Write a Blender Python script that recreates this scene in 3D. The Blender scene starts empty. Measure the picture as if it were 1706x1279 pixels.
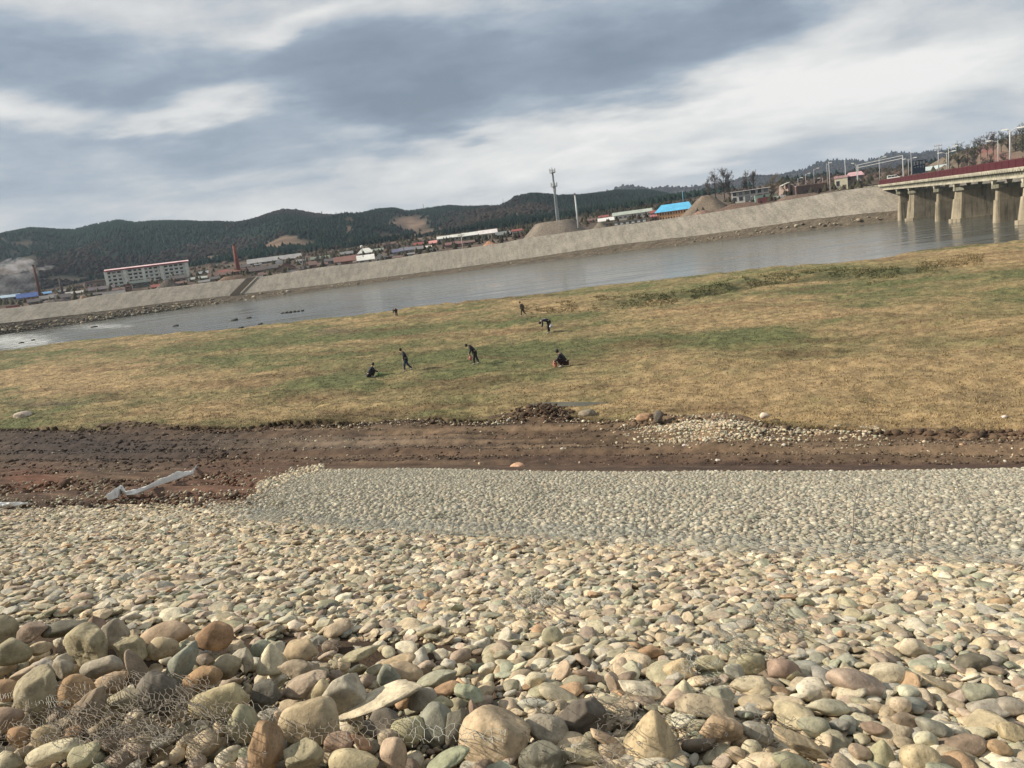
import bpy, bmesh, math, random
import numpy as np
from mathutils import Vector, Matrix
R = math.radians
random.seed(7)
rng = np.random.default_rng(7)
scene = bpy.context.scene
COL = scene.collection

# ------------------------------------------------------------------ camera
CAM_Z = 8.2
WATER_Z = -1.1
F_PX = 1290.0                      # focal length for the 1706 px wide photograph
PITCH = math.atan(234.5 * math.cos(R(7.5)) / F_PX)
ROLL = R(7.5)
_F = np.array([0, math.cos(PITCH), -math.sin(PITCH)])
_R0 = np.array([1.0, 0, 0]); _U0 = np.array([0, math.sin(PITCH), math.cos(PITCH)])
_RR = _R0 * math.cos(ROLL) - _U0 * math.sin(ROLL)
_UU = _U0 * math.cos(ROLL) + _R0 * math.sin(ROLL)
CAMP = np.array([0, 0, CAM_Z])
cd = bpy.data.cameras.new('camera'); cam = bpy.data.objects.new('camera', cd); COL.objects.link(cam)
cd.sensor_width = 36.0; cd.lens = 36.0 * F_PX / 1706.0
cd.clip_start = 0.05; cd.clip_end = 20000
m = Matrix.Identity(4)
for i in range(3):
    m[i][0] = _RR[i]; m[i][1] = _UU[i]; m[i][2] = -_F[i]; m[i][3] = CAMP[i]
cam.matrix_world = m
scene.camera = cam

# ------------------------------------------------------------------ light
SUN_EL = R(33); TO_SUN = np.array([-0.98, 0.03])
TO_SUN = TO_SUN / np.linalg.norm(TO_SUN)
sd = bpy.data.lights.new('sun', 'SUN'); sd.energy = 5.0; sd.angle = R(0.6); sd.color = (1.0, 0.90, 0.76)
sun = bpy.data.objects.new('sun', sd); COL.objects.link(sun)
_sv = Vector((TO_SUN[0] * math.cos(SUN_EL), TO_SUN[1] * math.cos(SUN_EL), math.sin(SUN_EL)))
sun.rotation_euler = _sv.to_track_quat('Z', 'Y').to_euler()
scene.view_settings.view_transform = 'Standard'
scene.view_settings.look = 'None'
scene.view_settings.exposure = 0.45
scene.view_settings.gamma = 1.0

# ------------------------------------------------------------------ picture <-> world helpers
def ray(px, py):
    px = np.asarray(px, float); py = np.asarray(py, float)
    a = ((px - 853.0) / F_PX)[..., None]; b = ((639.5 - py) / F_PX)[..., None]
    return _F + _RR * a + _UU * b
def at_depth(px, py, d):            # point whose horizontal distance along +Y is d
    r = ray(px, py)
    return CAMP + r * (np.asarray(d, float) / r[..., 1])[..., None]
def at_z(px, py, z):
    r = ray(px, py)
    return CAMP + r * ((z - CAM_Z) / r[..., 2])[..., None]
def pix(P):
    P = np.asarray(P, float) - CAMP
    w = P @ _F
    w = np.where(np.abs(w) < 1e-6, 1e-6, w)
    return 853.0 + F_PX * (P @ _RR) / w, 639.5 - F_PX * (P @ _UU) / w, w
AA = R(25.0)
UX, UY = math.cos(AA), -math.sin(AA)
VX, VY = math.sin(AA), math.cos(AA)
def uv2xy(u, v): return u * UX + v * VX, u * UY + v * VY
S0, SB, VT = 6.58, 0.256, 25.0      # near bank: height at v=0, fall per metre, v of its toe
def slope_z(v): return S0 - SB * v
def on_slope(px, py, lift=0.0):
    r = ray(px, py)
    rv = r[..., 0] * VX + r[..., 1] * VY
    t = (S0 + lift - CAM_Z) / (r[..., 2] + SB * rv)
    return CAMP + r * t[..., None]

_tab = np.random.default_rng(99).random((256, 256))
def vnoise(x, y, seed=0):
    x = np.asarray(x, float) + seed * 17.31; y = np.asarray(y, float) + seed * 7.77
    xi = np.floor(x).astype(int); yi = np.floor(y).astype(int)
    fx = x - xi; fy = y - yi
    fx = fx * fx * (3 - 2 * fx); fy = fy * fy * (3 - 2 * fy)
    t = _tab
    a = t[xi & 255, yi & 255]; b = t[(xi + 1) & 255, yi & 255]
    c = t[xi & 255, (yi + 1) & 255]; d = t[(xi + 1) & 255, (yi + 1) & 255]
    return (a * (1 - fx) + b * fx) * (1 - fy) + (c * (1 - fx) + d * fx) * fy
def fbm(x, y, seed=0, oct=4):
    s = 0; a = 0.5; n = 0
    for i in range(oct):
        s = s + a * vnoise(x * 2 ** i, y * 2 ** i, seed + i * 3); n += a; a *= 0.5
    return s / n
def interp(x, pts):
    xs = [p[0] for p in pts]; ys = [p[1] for p in pts]
    x = np.asarray(x, float)
    r = np.interp(x, xs, ys)
    sl = (ys[1] - ys[0]) / (xs[1] - xs[0]); sr = (ys[-1] - ys[-2]) / (xs[-1] - xs[-2])
    r = np.where(x < xs[0], ys[0] + (x - xs[0]) * sl, r)
    return np.where(x > xs[-1], ys[-1] + (x - xs[-1]) * sr, r)

# ------------------------------------------------------------------ object helpers
def tag(o, label=None, cat=None, group=None, kind=None):
    if label: o['label'] = label
    if cat: o['category'] = cat
    if group: o['group'] = group
    if kind: o['kind'] = kind
    return o
def empty(name, loc, rz=0.0, label=None, cat=None, group=None):
    o = bpy.data.objects.new(name, None); COL.objects.link(o)
    o.empty_display_size = 0.2
    o.location = tuple(loc); o.rotation_euler = (0, 0, rz)
    return tag(o, label, cat, group)
def mesh_np(name, V, Fc, mat, col=None, smooth=False, parent=None, link=True):
    V = np.asarray(V, np.float32).reshape(-1, 3); Fc = np.asarray(Fc, np.int32)
    me = bpy.data.meshes.new(name)
    n, k = Fc.shape
    me.vertices.add(len(V)); me.vertices.foreach_set('co', V.ravel())
    me.loops.add(n * k); me.loops.foreach_set('vertex_index', Fc.ravel())
    me.polygons.add(n)
    me.polygons.foreach_set('loop_start', np.arange(0, n * k, k, dtype=np.int32))
    me.polygons.foreach_set('loop_total', np.full(n, k, np.int32))
    if smooth: me.polygons.foreach_set('use_smooth', np.ones(n, bool))
    me.update(calc_edges=True)
    if col is not None:
        col = np.asarray(col, np.float32)
        if col.ndim == 1: col = np.tile(col, (len(V), 1))
        if col.shape[1] == 3: col = np.hstack([col, np.ones((len(col), 1), np.float32)])
        at = me.color_attributes.new('Col', 'FLOAT_COLOR', 'POINT')
        at.data.foreach_set('color', col.astype(np.float32).ravel())
    me.materials.append(mat)
    o = bpy.data.objects.new(name, me)
    if link: COL.objects.link(o)
    if parent: o.parent = parent
    return o
def grid_faces(nr, nc):
    i = np.arange(nr - 1)[:, None] * nc + np.arange(nc - 1)[None, :]
    return np.stack([i, i + 1, i + nc + 1, i + nc], -1).reshape(-1, 4)
class MB:
    def __init__(s): s.v = []; s.f = []
    def add(s, vs, fs):
        b = len(s.v); s.v += [tuple(p) for p in vs]; s.f += [tuple(i + b for i in f) for f in fs]
    def box(s, c, d, rz=0.0, taper=1.0):
        cx, cy, cz = c; x, y, z = d[0] / 2, d[1] / 2, d[2] / 2
        ca, sa = math.cos(rz), math.sin(rz); vs = []
        for sz in (-1, 1):
            t = 1.0 if sz < 0 else taper
            for sx, sy in ((-1, -1), (1, -1), (1, 1), (-1, 1)):
                a, b = sx * x * t, sy * y * t
                vs.append((cx + a * ca - b * sa, cy + a * sa + b * ca, cz + sz * z))
        s.add(vs, [(3, 2, 1, 0), (4, 5, 6, 7), (0, 1, 5, 4), (1, 2, 6, 5), (2, 3, 7, 6), (3, 0, 4, 7)])
    def prism(s, poly, vec):         # poly: list of 3-D points, extruded by vec
        n = len(poly); vec = np.array(vec, float)
        vs = [np.array(p, float) for p in poly] + [np.array(p, float) + vec for p in poly]
        s.add(vs, [tuple(range(n - 1, -1, -1)), tuple(range(n, 2 * n))] + [(i, (i + 1) % n, (i + 1) % n + n, i + n) for i in range(n)])
    def tube(s, pts, r, sides=6, cap=True):
        pts = [np.array(p, float) for p in pts]
        rs = r if hasattr(r, '__len__') else [r] * len(pts)
        vs = []; n = len(pts)
        for i, p in enumerate(pts):
            t = pts[min(i + 1, n - 1)] - pts[max(i - 1, 0)]
            t = t / (np.linalg.norm(t) + 1e-9)
            a = np.cross(t, (0, 0, 1.0))
            if np.linalg.norm(a) < 1e-3: a = np.cross(t, (1.0, 0, 0))
            a /= np.linalg.norm(a); b = np.cross(t, a)
            for k in range(sides):
                q = 2 * math.pi * k / sides
                vs.append(p + rs[i] * (math.cos(q) * a + math.sin(q) * b))
        fs = [(i * sides + k, i * sides + (k + 1) % sides, (i + 1) * sides + (k + 1) % sides, (i + 1) * sides + k)
              for i in range(n - 1) for k in range(sides)]
        if cap: fs += [tuple(range(sides - 1, -1, -1)), tuple((n - 1) * sides + k for k in range(sides))]
        s.add(vs, fs)
    def build(s, name, mat, parent=None, smooth=False):
        me = bpy.data.meshes.new(name); me.from_pydata([tuple(map(float, p)) for p in s.v], [], s.f); me.update()
        bm = bmesh.new(); bm.from_mesh(me); bmesh.ops.recalc_face_normals(bm, faces=bm.faces); bm.to_mesh(me); bm.free()
        if smooth: me.polygons.foreach_set('use_smooth', np.ones(len(me.polygons), bool))
        me.materials.append(mat)
        o = bpy.data.objects.new(name, me); COL.objects.link(o)
        if parent: o.parent = parent
        return o

# ------------------------------------------------------------------ materials
class NT:
    def __init__(s, tree): s.t = tree; s.n = tree.nodes; s.l = tree.links
    def new(s, typ, **kw):
        n = s.n.new(typ)
        for k, v in kw.items(): setattr(n, k, v)
        return n
    def link(s, a, b): s.l.new(a, b)
    def setin(s, sock, v):
        if hasattr(v, 'is_output') or isinstance(v, bpy.types.NodeSocket): s.l.new(v, sock)
        else: sock.default_value = v
    def math(s, op, a, b=0.0, c=None, clamp=False):
        n = s.new('ShaderNodeMath', operation=op); n.use_clamp = clamp
        s.setin(n.inputs[0], a); s.setin(n.inputs[1], b)
        if c is not None: s.setin(n.inputs[2], c)
        return n.outputs[0]
    def mix(s, fac, a, b, blend='MIX'):
        n = s.new('ShaderNodeMix'); n.data_type = 'RGBA'; n.blend_type = blend
        s.setin(n.inputs[0], fac)
        for sock, v in ((n.inputs[6], a), (n.inputs[7], b)):
            s.setin(sock, (*v, 1) if isinstance(v, tuple) and len(v) == 3 else v)
        return n.outputs[2]
    def noise(s, vec, scale, detail=4, rough=0.55, dist=0.0):
        n = s.new('ShaderNodeTexNoise'); n.inputs['Scale'].default_value = scale
        n.inputs['Detail'].default_value = detail; n.inputs['Roughness'].default_value = rough
        n.inputs['Distortion'].default_value = dist
        if vec is not None: s.link(vec, n.inputs['Vector'])
        return n.outputs[0]
    def mapping(s, vec, loc=(0, 0, 0), rot=(0, 0, 0), sc=(1, 1, 1)):
        n = s.new('ShaderNodeMapping'); s.link(vec, n.inputs[0])
        n.inputs[1].default_value = loc; n.inputs[2].default_value = rot; n.inputs[3].default_value = sc
        return n.outputs[0]
    def ramp(s, fac, stops):
        n = s.new('ShaderNodeValToRGB'); s.link(fac, n.inputs[0]); e = n.color_ramp.elements
        while len(e) < len(stops): e.new(0.5)
        for el, (p, c) in zip(e, stops): el.position = p; el.color = (*c, 1) if len(c) == 3 else c
        return n.outputs[0]
    def maprange(s, v, a, b, c=0.0, d=1.0, smooth=True):
        n = s.new('ShaderNodeMapRange'); n.interpolation_type = 'SMOOTHSTEP' if smooth else 'LINEAR'
        s.link(v, n.inputs[0]); n.inputs[1].default_value = a; n.inputs[2].default_value = b
        n.inputs[3].default_value = c; n.inputs[4].default_value = d
        return n.outputs[0]
def new_mat(name):
    mt = bpy.data.materials.new(name); mt.use_nodes = True
    nt = NT(mt.node_tree); b = nt.n['Principled BSDF']
    return mt, nt, b
def bump(nt, b, h, strength, dist):
    n = nt.new('ShaderNodeBump'); n.inputs['Strength'].default_value = strength; n.inputs['Distance'].default_value = dist
    nt.link(h, n.inputs['Height']); nt.link(n.outputs[0], b.inputs['Normal'])
_mc = {}
def plain(name, c, rough=0.8, var=0.25, scale=3.0, metal=0.0, bumpd=0.0):
    """painted / cast / natural surface: base colour broken up by large and small noise"""
    if name in _mc: return _mc[name]
    mt, nt, b = new_mat(name)
    tc = nt.new('ShaderNodeTexCoord').outputs['Object']
    n1 = nt.noise(tc, scale, 6, 0.65); n2 = nt.noise(tc, scale * 0.17, 3, 0.5)
    f = nt.math('ADD', nt.math('MULTIPLY', n1, 0.6), nt.math('MULTIPLY', n2, 0.4))
    f = nt.maprange(f, 0.32, 0.68, 1 - var, 1 + var)
    vm = nt.new('ShaderNodeVectorMath', operation='SCALE'); vm.inputs[0].default_value = c; nt.link(f, vm.inputs[3])
    nt.link(vm.outputs[0], b.inputs['Base Color'])
    b.inputs['Roughness'].default_value = rough; b.inputs['Metallic'].default_value = metal
    b.inputs['Specular IOR Level'].default_value = 0.3
    if bumpd: bump(nt, b, n1, 0.6, bumpd)
    _mc[name] = mt
    return mt
def streaked(name, c, dark, amt):
    """weathered concrete: plain() plus run-down stains"""
    mt = plain(name, c, .9, .28, .5); nt = NT(mt.node_tree); b = nt.n['Principled BSDF']
    src = b.inputs['Base Color'].links[0].from_socket
    tc = nt.new('ShaderNodeTexCoord').outputs['Object']
    n = nt.noise(nt.mapping(tc, sc=(1.3, 1.3, .10)), 1.0, 6, .7)
    nt.link(nt.mix(nt.maprange(n, .48, .66, 0, amt), src, dark), b.inputs['Base Color'])
    return mt
def colmat(name, scale, var, bscale, bdist, rough=0.9, speck=0.0, obj_coord=True, spec=0.25):
    """vertex colour (the thing's own colour) times fine mottling, plus relief"""
    mt, nt, b = new_mat(name)
    tc = nt.new('ShaderNodeTexCoord').outputs['Object']
    ca = nt.new('ShaderNodeVertexColor', layer_name='Col').outputs[0]
    n1 = nt.noise(tc, scale, 6, 0.7)
    f = nt.maprange(n1, 0.3, 0.7, 1 - var, 1 + var)
    vm = nt.new('ShaderNodeVectorMath', operation='SCALE'); nt.link(ca, vm.inputs[0]); nt.link(f, vm.inputs[3])
    c = vm.outputs[0]
    if speck:
        n2 = nt.noise(tc, scale * 6, 3, 0.7)
        c = nt.mix(nt.maprange(n2, 0.56, 0.70, 0, speck), c, (0.13, 0.10, 0.07))
        n3 = nt.noise(tc, scale * 1.7, 4, 0.6)
        c = nt.mix(nt.maprange(n3, 0.60, 0.74, 0, speck * 0.7), c, (0.55, 0.50, 0.40))
    nt.link(c, b.inputs['Base Color'])
    b.inputs['Roughness'].default_value = rough; b.inputs['Specular IOR Level'].default_value = spec
    if bdist: bump(nt, b, nt.noise(tc, bscale, 6, 0.7), 0.8, bdist)
    return mt

# ------------------------------------------------------------------ sky
W = bpy.data.worlds.new('World'); scene.world = W; W.use_nodes = True
wt = NT(W.node_tree); wt.n.clear()
out = wt.new('ShaderNodeOutputWorld'); bg = wt.new('ShaderNodeBackground'); bg.inputs[1].default_value = 0.1
sky = wt.new('ShaderNodeTexSky', sky_type='NISHITA'); sky.sun_disc = False
sky.sun_elevation = SUN_EL; sky.sun_rotation = math.atan2(TO_SUN[0], TO_SUN[1]); sky.air_density = 1.2; sky.dust_density = 2.0
tc = wt.new('ShaderNodeTexCoord').outputs['Generated']
sep = wt.new('ShaderNodeSeparateXYZ'); wt.link(tc, sep.inputs[0])
az = wt.math('ARCTAN2', sep.outputs[0], sep.outputs[1])
el = wt.math('ARCSINE', sep.outputs[2])
comb = wt.new('ShaderNodeCombineXYZ'); wt.link(az, comb.inputs[0]); wt.link(el, comb.inputs[1])
ae = comb.outputs[0]
# cloud deck coordinates (a flat layer seen in perspective) for the texture of the clouds
zc = wt.math('ADD', wt.math('MAXIMUM', sep.outputs[2], 0.0), 0.16)
cx = wt.math('DIVIDE', sep.outputs[0], zc); cy = wt.math('DIVIDE', sep.outputs[1], zc)
cc = wt.new('ShaderNodeCombineXYZ'); wt.link(cx, cc.inputs[0]); wt.link(cy, cc.inputs[1])
deck = wt.mapping(cc.outputs[0], rot=(0, 0, R(-14)), sc=(0.75, 1.0, 1))
nbig = wt.noise(deck, 1.1, 9, 0.60, 0.7)
nfine = wt.noise(wt.mapping(ae, rot=(0, 0, R(3)), sc=(5.5, 15.0, 1)), 1.0, 9, 0.60, 0.35)
nwisp = wt.noise(wt.mapping(ae, rot=(0, 0, R(5)), sc=(14.0, 34.0, 1)), 1.0, 8, 0.62, 0.5)
nlump = wt.noise(wt.mapping(ae, rot=(0, 0, R(3)), sc=(2.2, 5.5, 1)), 1.0, 7, 0.55, 0.3)
wcol = wt.new('ShaderNodeTexNoise'); wcol.inputs['Scale'].default_value = 2.4; wcol.inputs['Detail'].default_value = 6
wt.link(deck, wcol.inputs['Vector'])
wv = wt.new('ShaderNodeVectorMath', operation='MULTIPLY_ADD')
wt.link(wcol.outputs[1], wv.inputs[0]); wv.inputs[1].default_value = (0.30, 0.14, 0); 
sub = wt.new('ShaderNodeVectorMath', operation='SUBTRACT'); wt.link(ae, sub.inputs[0]); sub.inputs[1].default_value = (0.15, 0.07, 0)
wt.link(sub.outputs[0], wv.inputs[2])
aew = wv.outputs[0]
def sky_blob(px, py, rx, ry, ang, amp):
    """soft patch of thicker or thinner cloud around the direction seen at (px,py)"""
    d = ray(px, py); d = d / np.linalg.norm(d)
    a, e = math.atan2(d[0], d[1]), math.asin(d[2])
    sb = wt.new('ShaderNodeVectorMath', operation='SUBTRACT'); wt.link(aew, sb.inputs[0]); sb.inputs[1].default_value = (a, e, 0)
    t = R(ang) - ROLL
    rt = wt.mapping(sb.outputs[0], rot=(0, 0, -t))
    ml = wt.new('ShaderNodeVectorMath', operation='MULTIPLY'); wt.link(rt, ml.inputs[0]); ml.inputs[1].default_value = (F_PX / rx, F_PX / ry, 0)
    ln = wt.new('ShaderNodeVectorMath', operation='LENGTH'); wt.link(ml.outputs[0], ln.inputs[0])
    return wt.maprange(ln.outputs['Value'], 0.25, 1.25, amp, 0.0)
SKY_BLOBS = [
    # px, py, rx, ry, angle, amount (negative = darker cloud)
    (900, 100, 470, 105, 8, -0.50), (1120, 75, 260, 62, 10, -0.26), (520, 140, 330, 70, 4, -0.32), (660, 190, 210, 40, 5, -0.22),
    (110, 110, 330, 60, 0, -0.28), (1270, 30, 120, 60, 20, -0.12),
    (150, 260, 440, 60, 2, -0.26), (330, 240, 190, 40, 0, -0.16), (170, 350, 520, 60, 6, -0.16),
    (60, 20, 420, 45, 0, 0.12), (470, 55, 130, 38, 25, 0.32), (680, 25, 300, 36, 0, 0.16),
    (30, 190, 130, 36, 0, 0.30), (370, 183, 150, 34, 6, 0.42), (800, 175, 130, 18, 8, 0.12),
    (950, 250, 640, 80, 10, 0.30), (1380, 190, 380, 60, 8, 0.16), (1400, 40, 180, 70, 15, 0.26), (1640, 110, 240, 50, 15, 0.12),
    (1450, 100, 140, 24, 12, -0.06),
]
t = wt.math('ADD', 0.64, 0.0)
for b_ in SKY_BLOBS: t = wt.math('ADD', t, sky_blob(*b_[:5], b_[5] * (.80 if b_[5] < 0 else .9)))
t = wt.math('ADD', t, wt.math('MULTIPLY', wt.math('SUBTRACT', nbig, 0.5), 0.65))
t = wt.math('ADD', t, wt.math('MULTIPLY', wt.math('SUBTRACT', nlump, 0.5), 0.70))
t = wt.math('ADD', t, wt.math('MULTIPLY', wt.math('SUBTRACT', nwisp, 0.5), 0.28))
t = wt.math('ADD', t, wt.math('MULTIPLY', wt.math('SUBTRACT', nfine, 0.5), 0.50), clamp=True)
cl = wt.ramp(t, [(0.0, (1.50, 1.88, 2.36)), (0.25, (2.0, 2.42, 3.0)), (0.48, (2.95, 3.38, 3.9)), (0.70, (4.7, 4.8, 4.85)), (1.0, (6.9, 6.75, 6.5))])
mixc = wt.mix(0.93, sky.outputs[0], cl)
wt.link(mixc, bg.inputs[0]); wt.link(bg.outputs[0], out.inputs[0])
# ================================================================== setting: near bank, track, meadow, river
M = {}
M['stone'] = colmat('river_stone', 7.0, 0.36, 26.0, 0.012, 0.9, 0.55)
M['stone_small'] = colmat('small_river_stone', 14.0, 0.16, 30.0, 0.002, 0.9)
M['soil'] = colmat('bare_soil', 1.6, 0.40, 9.0, 0.05, 0.95)
M['meadow'] = colmat('meadow_turf', 1.4, 0.42, 2.5, 0.22, 0.95)
M['blades'] = colmat('grass_blades', 0.8, 0.20, 5.0, 0.0, 0.8)
M['land'] = colmat('far_land', 0.03, 0.30, 0.1, 1.0, 1.0, spec=0.03)
M['forest'] = colmat('forest_crowns', 0.2, 0.20, 1.0, 0.0, 1.0, spec=0.03)

# --- near embankment slope (soil under the stones)
def soil_col(x, y, base=0):
    u = x * UX + y * UY; v = x * VX + y * VY
    n = fbm(x * 0.35, y * 0.35, 5); n2 = fbm(u * 0.10, v * 2.4, 9, 4)
    dark = np.array([0.055, 0.037, 0.024]); red = np.array([0.135, 0.070, 0.043]); tan = np.array([0.165, 0.115, 0.072])
    c = dark[None] * np.ones(x.shape + (1,))
    w = np.clip((n - 0.42) * 3.2, 0, 1)[..., None]; c = c * (1 - w) + np.array([0.100, 0.064, 0.040]) * w
    w = np.clip((n2 - 0.50) * 5, 0, 1)[..., None] * 0.75; c = c * (1 - w) + tan * w  # lengthwise tan streaks, painted in place of the ruts' weak shading
    px, py, _ = pix(np.stack([x, y, np.where(v < VT, slope_z(v), 0.1)], -1))
    for bx, by, rx, ry, col, a in ((400, 805, 120, 34, red, 0.9), (60, 800, 60, 24, np.array([.17, .075, .045]), 0.7), (1500, 745, 420, 20, tan, 0.65),
                                   (250, 825, 120, 25, np.array([.13, .07, .045]), .6),
                                   (1180, 720, 140, 22, tan, 0.9), (150, 745, 300, 32, np.array([.042, .032, .027]), 0.9), (560, 735, 200, 12, np.array([.2, .16, .12]), 0.35),
                                   (950, 760, 350, 14, np.array([.06, .036, .026]), .6), (1500, 775, 600, 7, np.array([.06, .036, .026]), .7)):
        g = a * np.exp(-((px - bx) / rx) ** 2 - ((py - by) / ry) ** 2)
        g = (g * np.clip(0.5 + 1.6 * fbm(x * 0.7, y * 0.7, 31), 0, 1.2))[..., None].clip(0, 1); c = c * (1 - g) + col * g
    return c
u = np.arange(-60, 45, 0.22); v = np.concatenate([np.arange(-6, VT - 0.2, 0.22), [VT + 0.05]])
U_, V_ = np.meshgrid(u, v); X, Y = uv2xy(U_, V_)
Z = slope_z(V_) - 0.03 + 0.05 * (fbm(X * 1.2, Y * 1.2, 3) - 0.5)
pxs, pys, _ = pix(np.stack([X, Y, Z], -1)); Z -= 0.20 * np.clip((830 - pxs) / 60, 0, 1) * np.clip((pys - 1060 - 0.03 * pxs) / 30, 0, 1)
# uncovered earth on the left lies in low lumps
pxs, pys, _ = pix(np.stack([X, Y, Z], -1))
lump = np.clip((560 - pxs) / 200, 0, 1) * np.clip((v[-1] - V_) / 3, 0, 1) * np.clip((V_ - 9) / 4, 0, 1)
Z += lump * (0.55 * (fbm(X * 0.45, Y * 0.45, 12) - 0.5) + 0.12 * (fbm(X * 2.2, Y * 2.2, 13) - 0.5))
o = mesh_np('embankment_slope', np.stack([X, Y, Z], -1), grid_faces(len(v), len(u)), M['soil'], soil_col(X, Y).reshape(-1, 3), True)
tag(o, kind='structure')

# --- dirt track along the toe
EDGE = [(-400, 716), (0, 712), (60, 715), (200, 712), (260, 709), (330, 711), (400, 712), (460, 704), (560, 706), (640, 701), (800, 698), (900, 692), (1000, 701), (1100, 704), (1200, 706), (1300, 712), (1450, 716), (1706, 719), (2100, 724)]
u = np.arange(-75, 55, 0.16); v = np.arange(VT - 0.15, VT + 17, 0.14)
U_, V_ = np.meshgrid(u, v); X, Y = uv2xy(U_, V_)
w = V_ - VT
Z = 0.12 - 0.02 * w + 0.22 * (fbm(U_ * 0.25, V_ * 1.6, 4, 5) - 0.5) + 0.14 * (fbm(X * 2.0, Y * 2.0, 6) - 0.5)
wob = 0.6 * fbm(U_ * 0.08, U_ * 0, 8)
for r0, dep, wd in ((1.3, .10, .30), (3.0, .10, .30), (3.9, .06, .22), (5.0, .12, .4)):
    Z -= dep * np.exp(-((w - r0 - wob) / wd) ** 2); Z += 0.6 * dep * np.exp(-((w - r0 - wob - wd * 1.9) / (wd * .7)) ** 2)
for bx, by, rx, ry, hh in ((905, 694, 55, 12, .45), (1090, 700, 40, 9, .3), (1190, 720, 90, 22, .35), (60, 735, 90, 14, .35), (220, 712, 60, 7, .3), (690, 706, 60, 6, .2)):
    px_, py_, _ = pix(np.stack([X, Y, Z * 0], -1))
    Z += hh * np.exp(-((px_ - bx) / rx) ** 2 - ((py_ - by) / ry) ** 2) * (0.5 + fbm(X, Y, 44))
px_, py_, _ = pix(np.stack([X, Y, Z * 0], -1)); Z -= 0.9 * np.clip((interp(px_, EDGE) - 5 - py_) / 8, 0, 1)
TRK = (u, v, Z)
o = mesh_np('dirt_track', np.stack([X, Y, Z], -1), grid_faces(len(v), len(u)), M['soil'], soil_col(X, Y).reshape(-1, 3), True)
tag(o, kind='structure')
def track_z(x, y):
    uu = x * UX + y * UY; vv = x * VX + y * VY
    i = np.clip(((uu - TRK[0][0]) / 0.16).astype(int), 0, len(TRK[0]) - 1); j = np.clip(((vv - TRK[1][0]) / 0.14).astype(int), 0, len(TRK[1]) - 1)
    return TRK[2][j, i]

# --- meadow
SHORE = [(-600, 672), (-100, 604), (0, 593), (150, 573), (400, 556), (520, 541), (650, 529), (680, 523), (780, 511), (863, 504), (956, 492), (1057, 480), (1210, 464), (1300, 455), (1400, 449), (1480, 440), (1560, 425), (1640, 417), (1706, 412), (1900, 392), (2300, 350)]
BANKL = [(860, 523), (960, 514), (1010, 509), (1150, 497), (1230, 478), (1300, 468), (1400, 462), (1480, 460), (1560, 448)]   # old cut bank crossing the meadow
def meadow_col(x, y):
    px, py, _ = pix(np.stack([x, y, 0 * x], -1))
    u_ = x * UX + y * UY; v_ = x * VX + y * VY; n1 = fbm(u_ * 0.045, v_ * 0.16, 21, 5); n2 = fbm(x * 0.25, y * 0.25, 22, 4); n3 = fbm(x * 1.1, y * 1.1, 23, 3)
    g = 0.40 + 2.1 * (n1 - 0.5) + 1.3 * (n2 - 0.5) + 0.7 * (n3 - 0.5)
    for bx, by, rx, ry, a in ((250, 590, 330, 20, .42), (0, 665, 60, 22, .5), (760, 595, 260, 40, .42), (560, 640, 110, 12, .35), (1150, 580, 260, 34, .40), (430, 560, 160, 12, .3),
                              (1000, 530, 330, 14, .30), (1250, 480, 330, 14, .5), (1500, 452, 160, 12, .35), (660, 555, 200, 14, .2), (130, 665, 50, 12, .3), (1500, 570, 200, 10, .25),
                              (220, 650, 240, 26, -.40), (300, 690, 260, 20, -.40), (560, 610, 120, 10, -.15), (1450, 540, 330, 26, -.40), (1400, 650, 380, 40, -.42), (900, 665, 330, 26, -.34), (1640, 440, 90, 12, -.3), (700, 500, 150, 10, -.3), (950, 512, 120, 8, -.3)):
        g = g + a * np.exp(-((px - bx) / rx) ** 2 - ((py - by) / ry) ** 2)
    g = np.clip(g, 0, 1)[..., None]
    straw = np.array([0.275, 0.200, 0.104]); green = np.array([0.102, 0.110, 0.046])
    c = straw * (1 - g) + green * g
    br = np.clip((fbm(u_ * 0.10, v_ * 0.5, 24, 4) - 0.56) * 6, 0, 1)[..., None]
    c = c * (1 - 0.55 * br) + np.array([0.12, 0.075, 0.04]) * 0.55 * br
    for bx, by, rx, ry, a, k in ((640, 691, 45, 5, 0.8, (.07, .055, .035)), (1250, 468, 280, 6, .0, (.07, .08, .03)), (560, 553, 40, 6, .6, (.08, .065, .045)), (80, 672, 60, 4, .8, (.06, .05, .035)), (1640, 665, 70, 18, .35, (.10, .08, .05))):
        w = (a * np.exp(-((px - bx) / rx) ** 2 - ((py - by) / ry) ** 2))[..., None]; c = c * (1 - w) + np.array(k) * w
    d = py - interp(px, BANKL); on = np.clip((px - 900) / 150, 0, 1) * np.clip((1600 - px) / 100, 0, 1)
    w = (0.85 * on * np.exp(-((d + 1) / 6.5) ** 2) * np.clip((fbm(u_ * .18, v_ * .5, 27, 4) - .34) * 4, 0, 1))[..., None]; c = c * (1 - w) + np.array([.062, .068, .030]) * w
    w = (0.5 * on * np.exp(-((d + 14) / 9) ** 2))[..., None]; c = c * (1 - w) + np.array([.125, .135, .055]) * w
    return c * (0.85 + 0.3 * fbm(x * 2.3, y * 2.3, 26, 2))[..., None]
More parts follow.
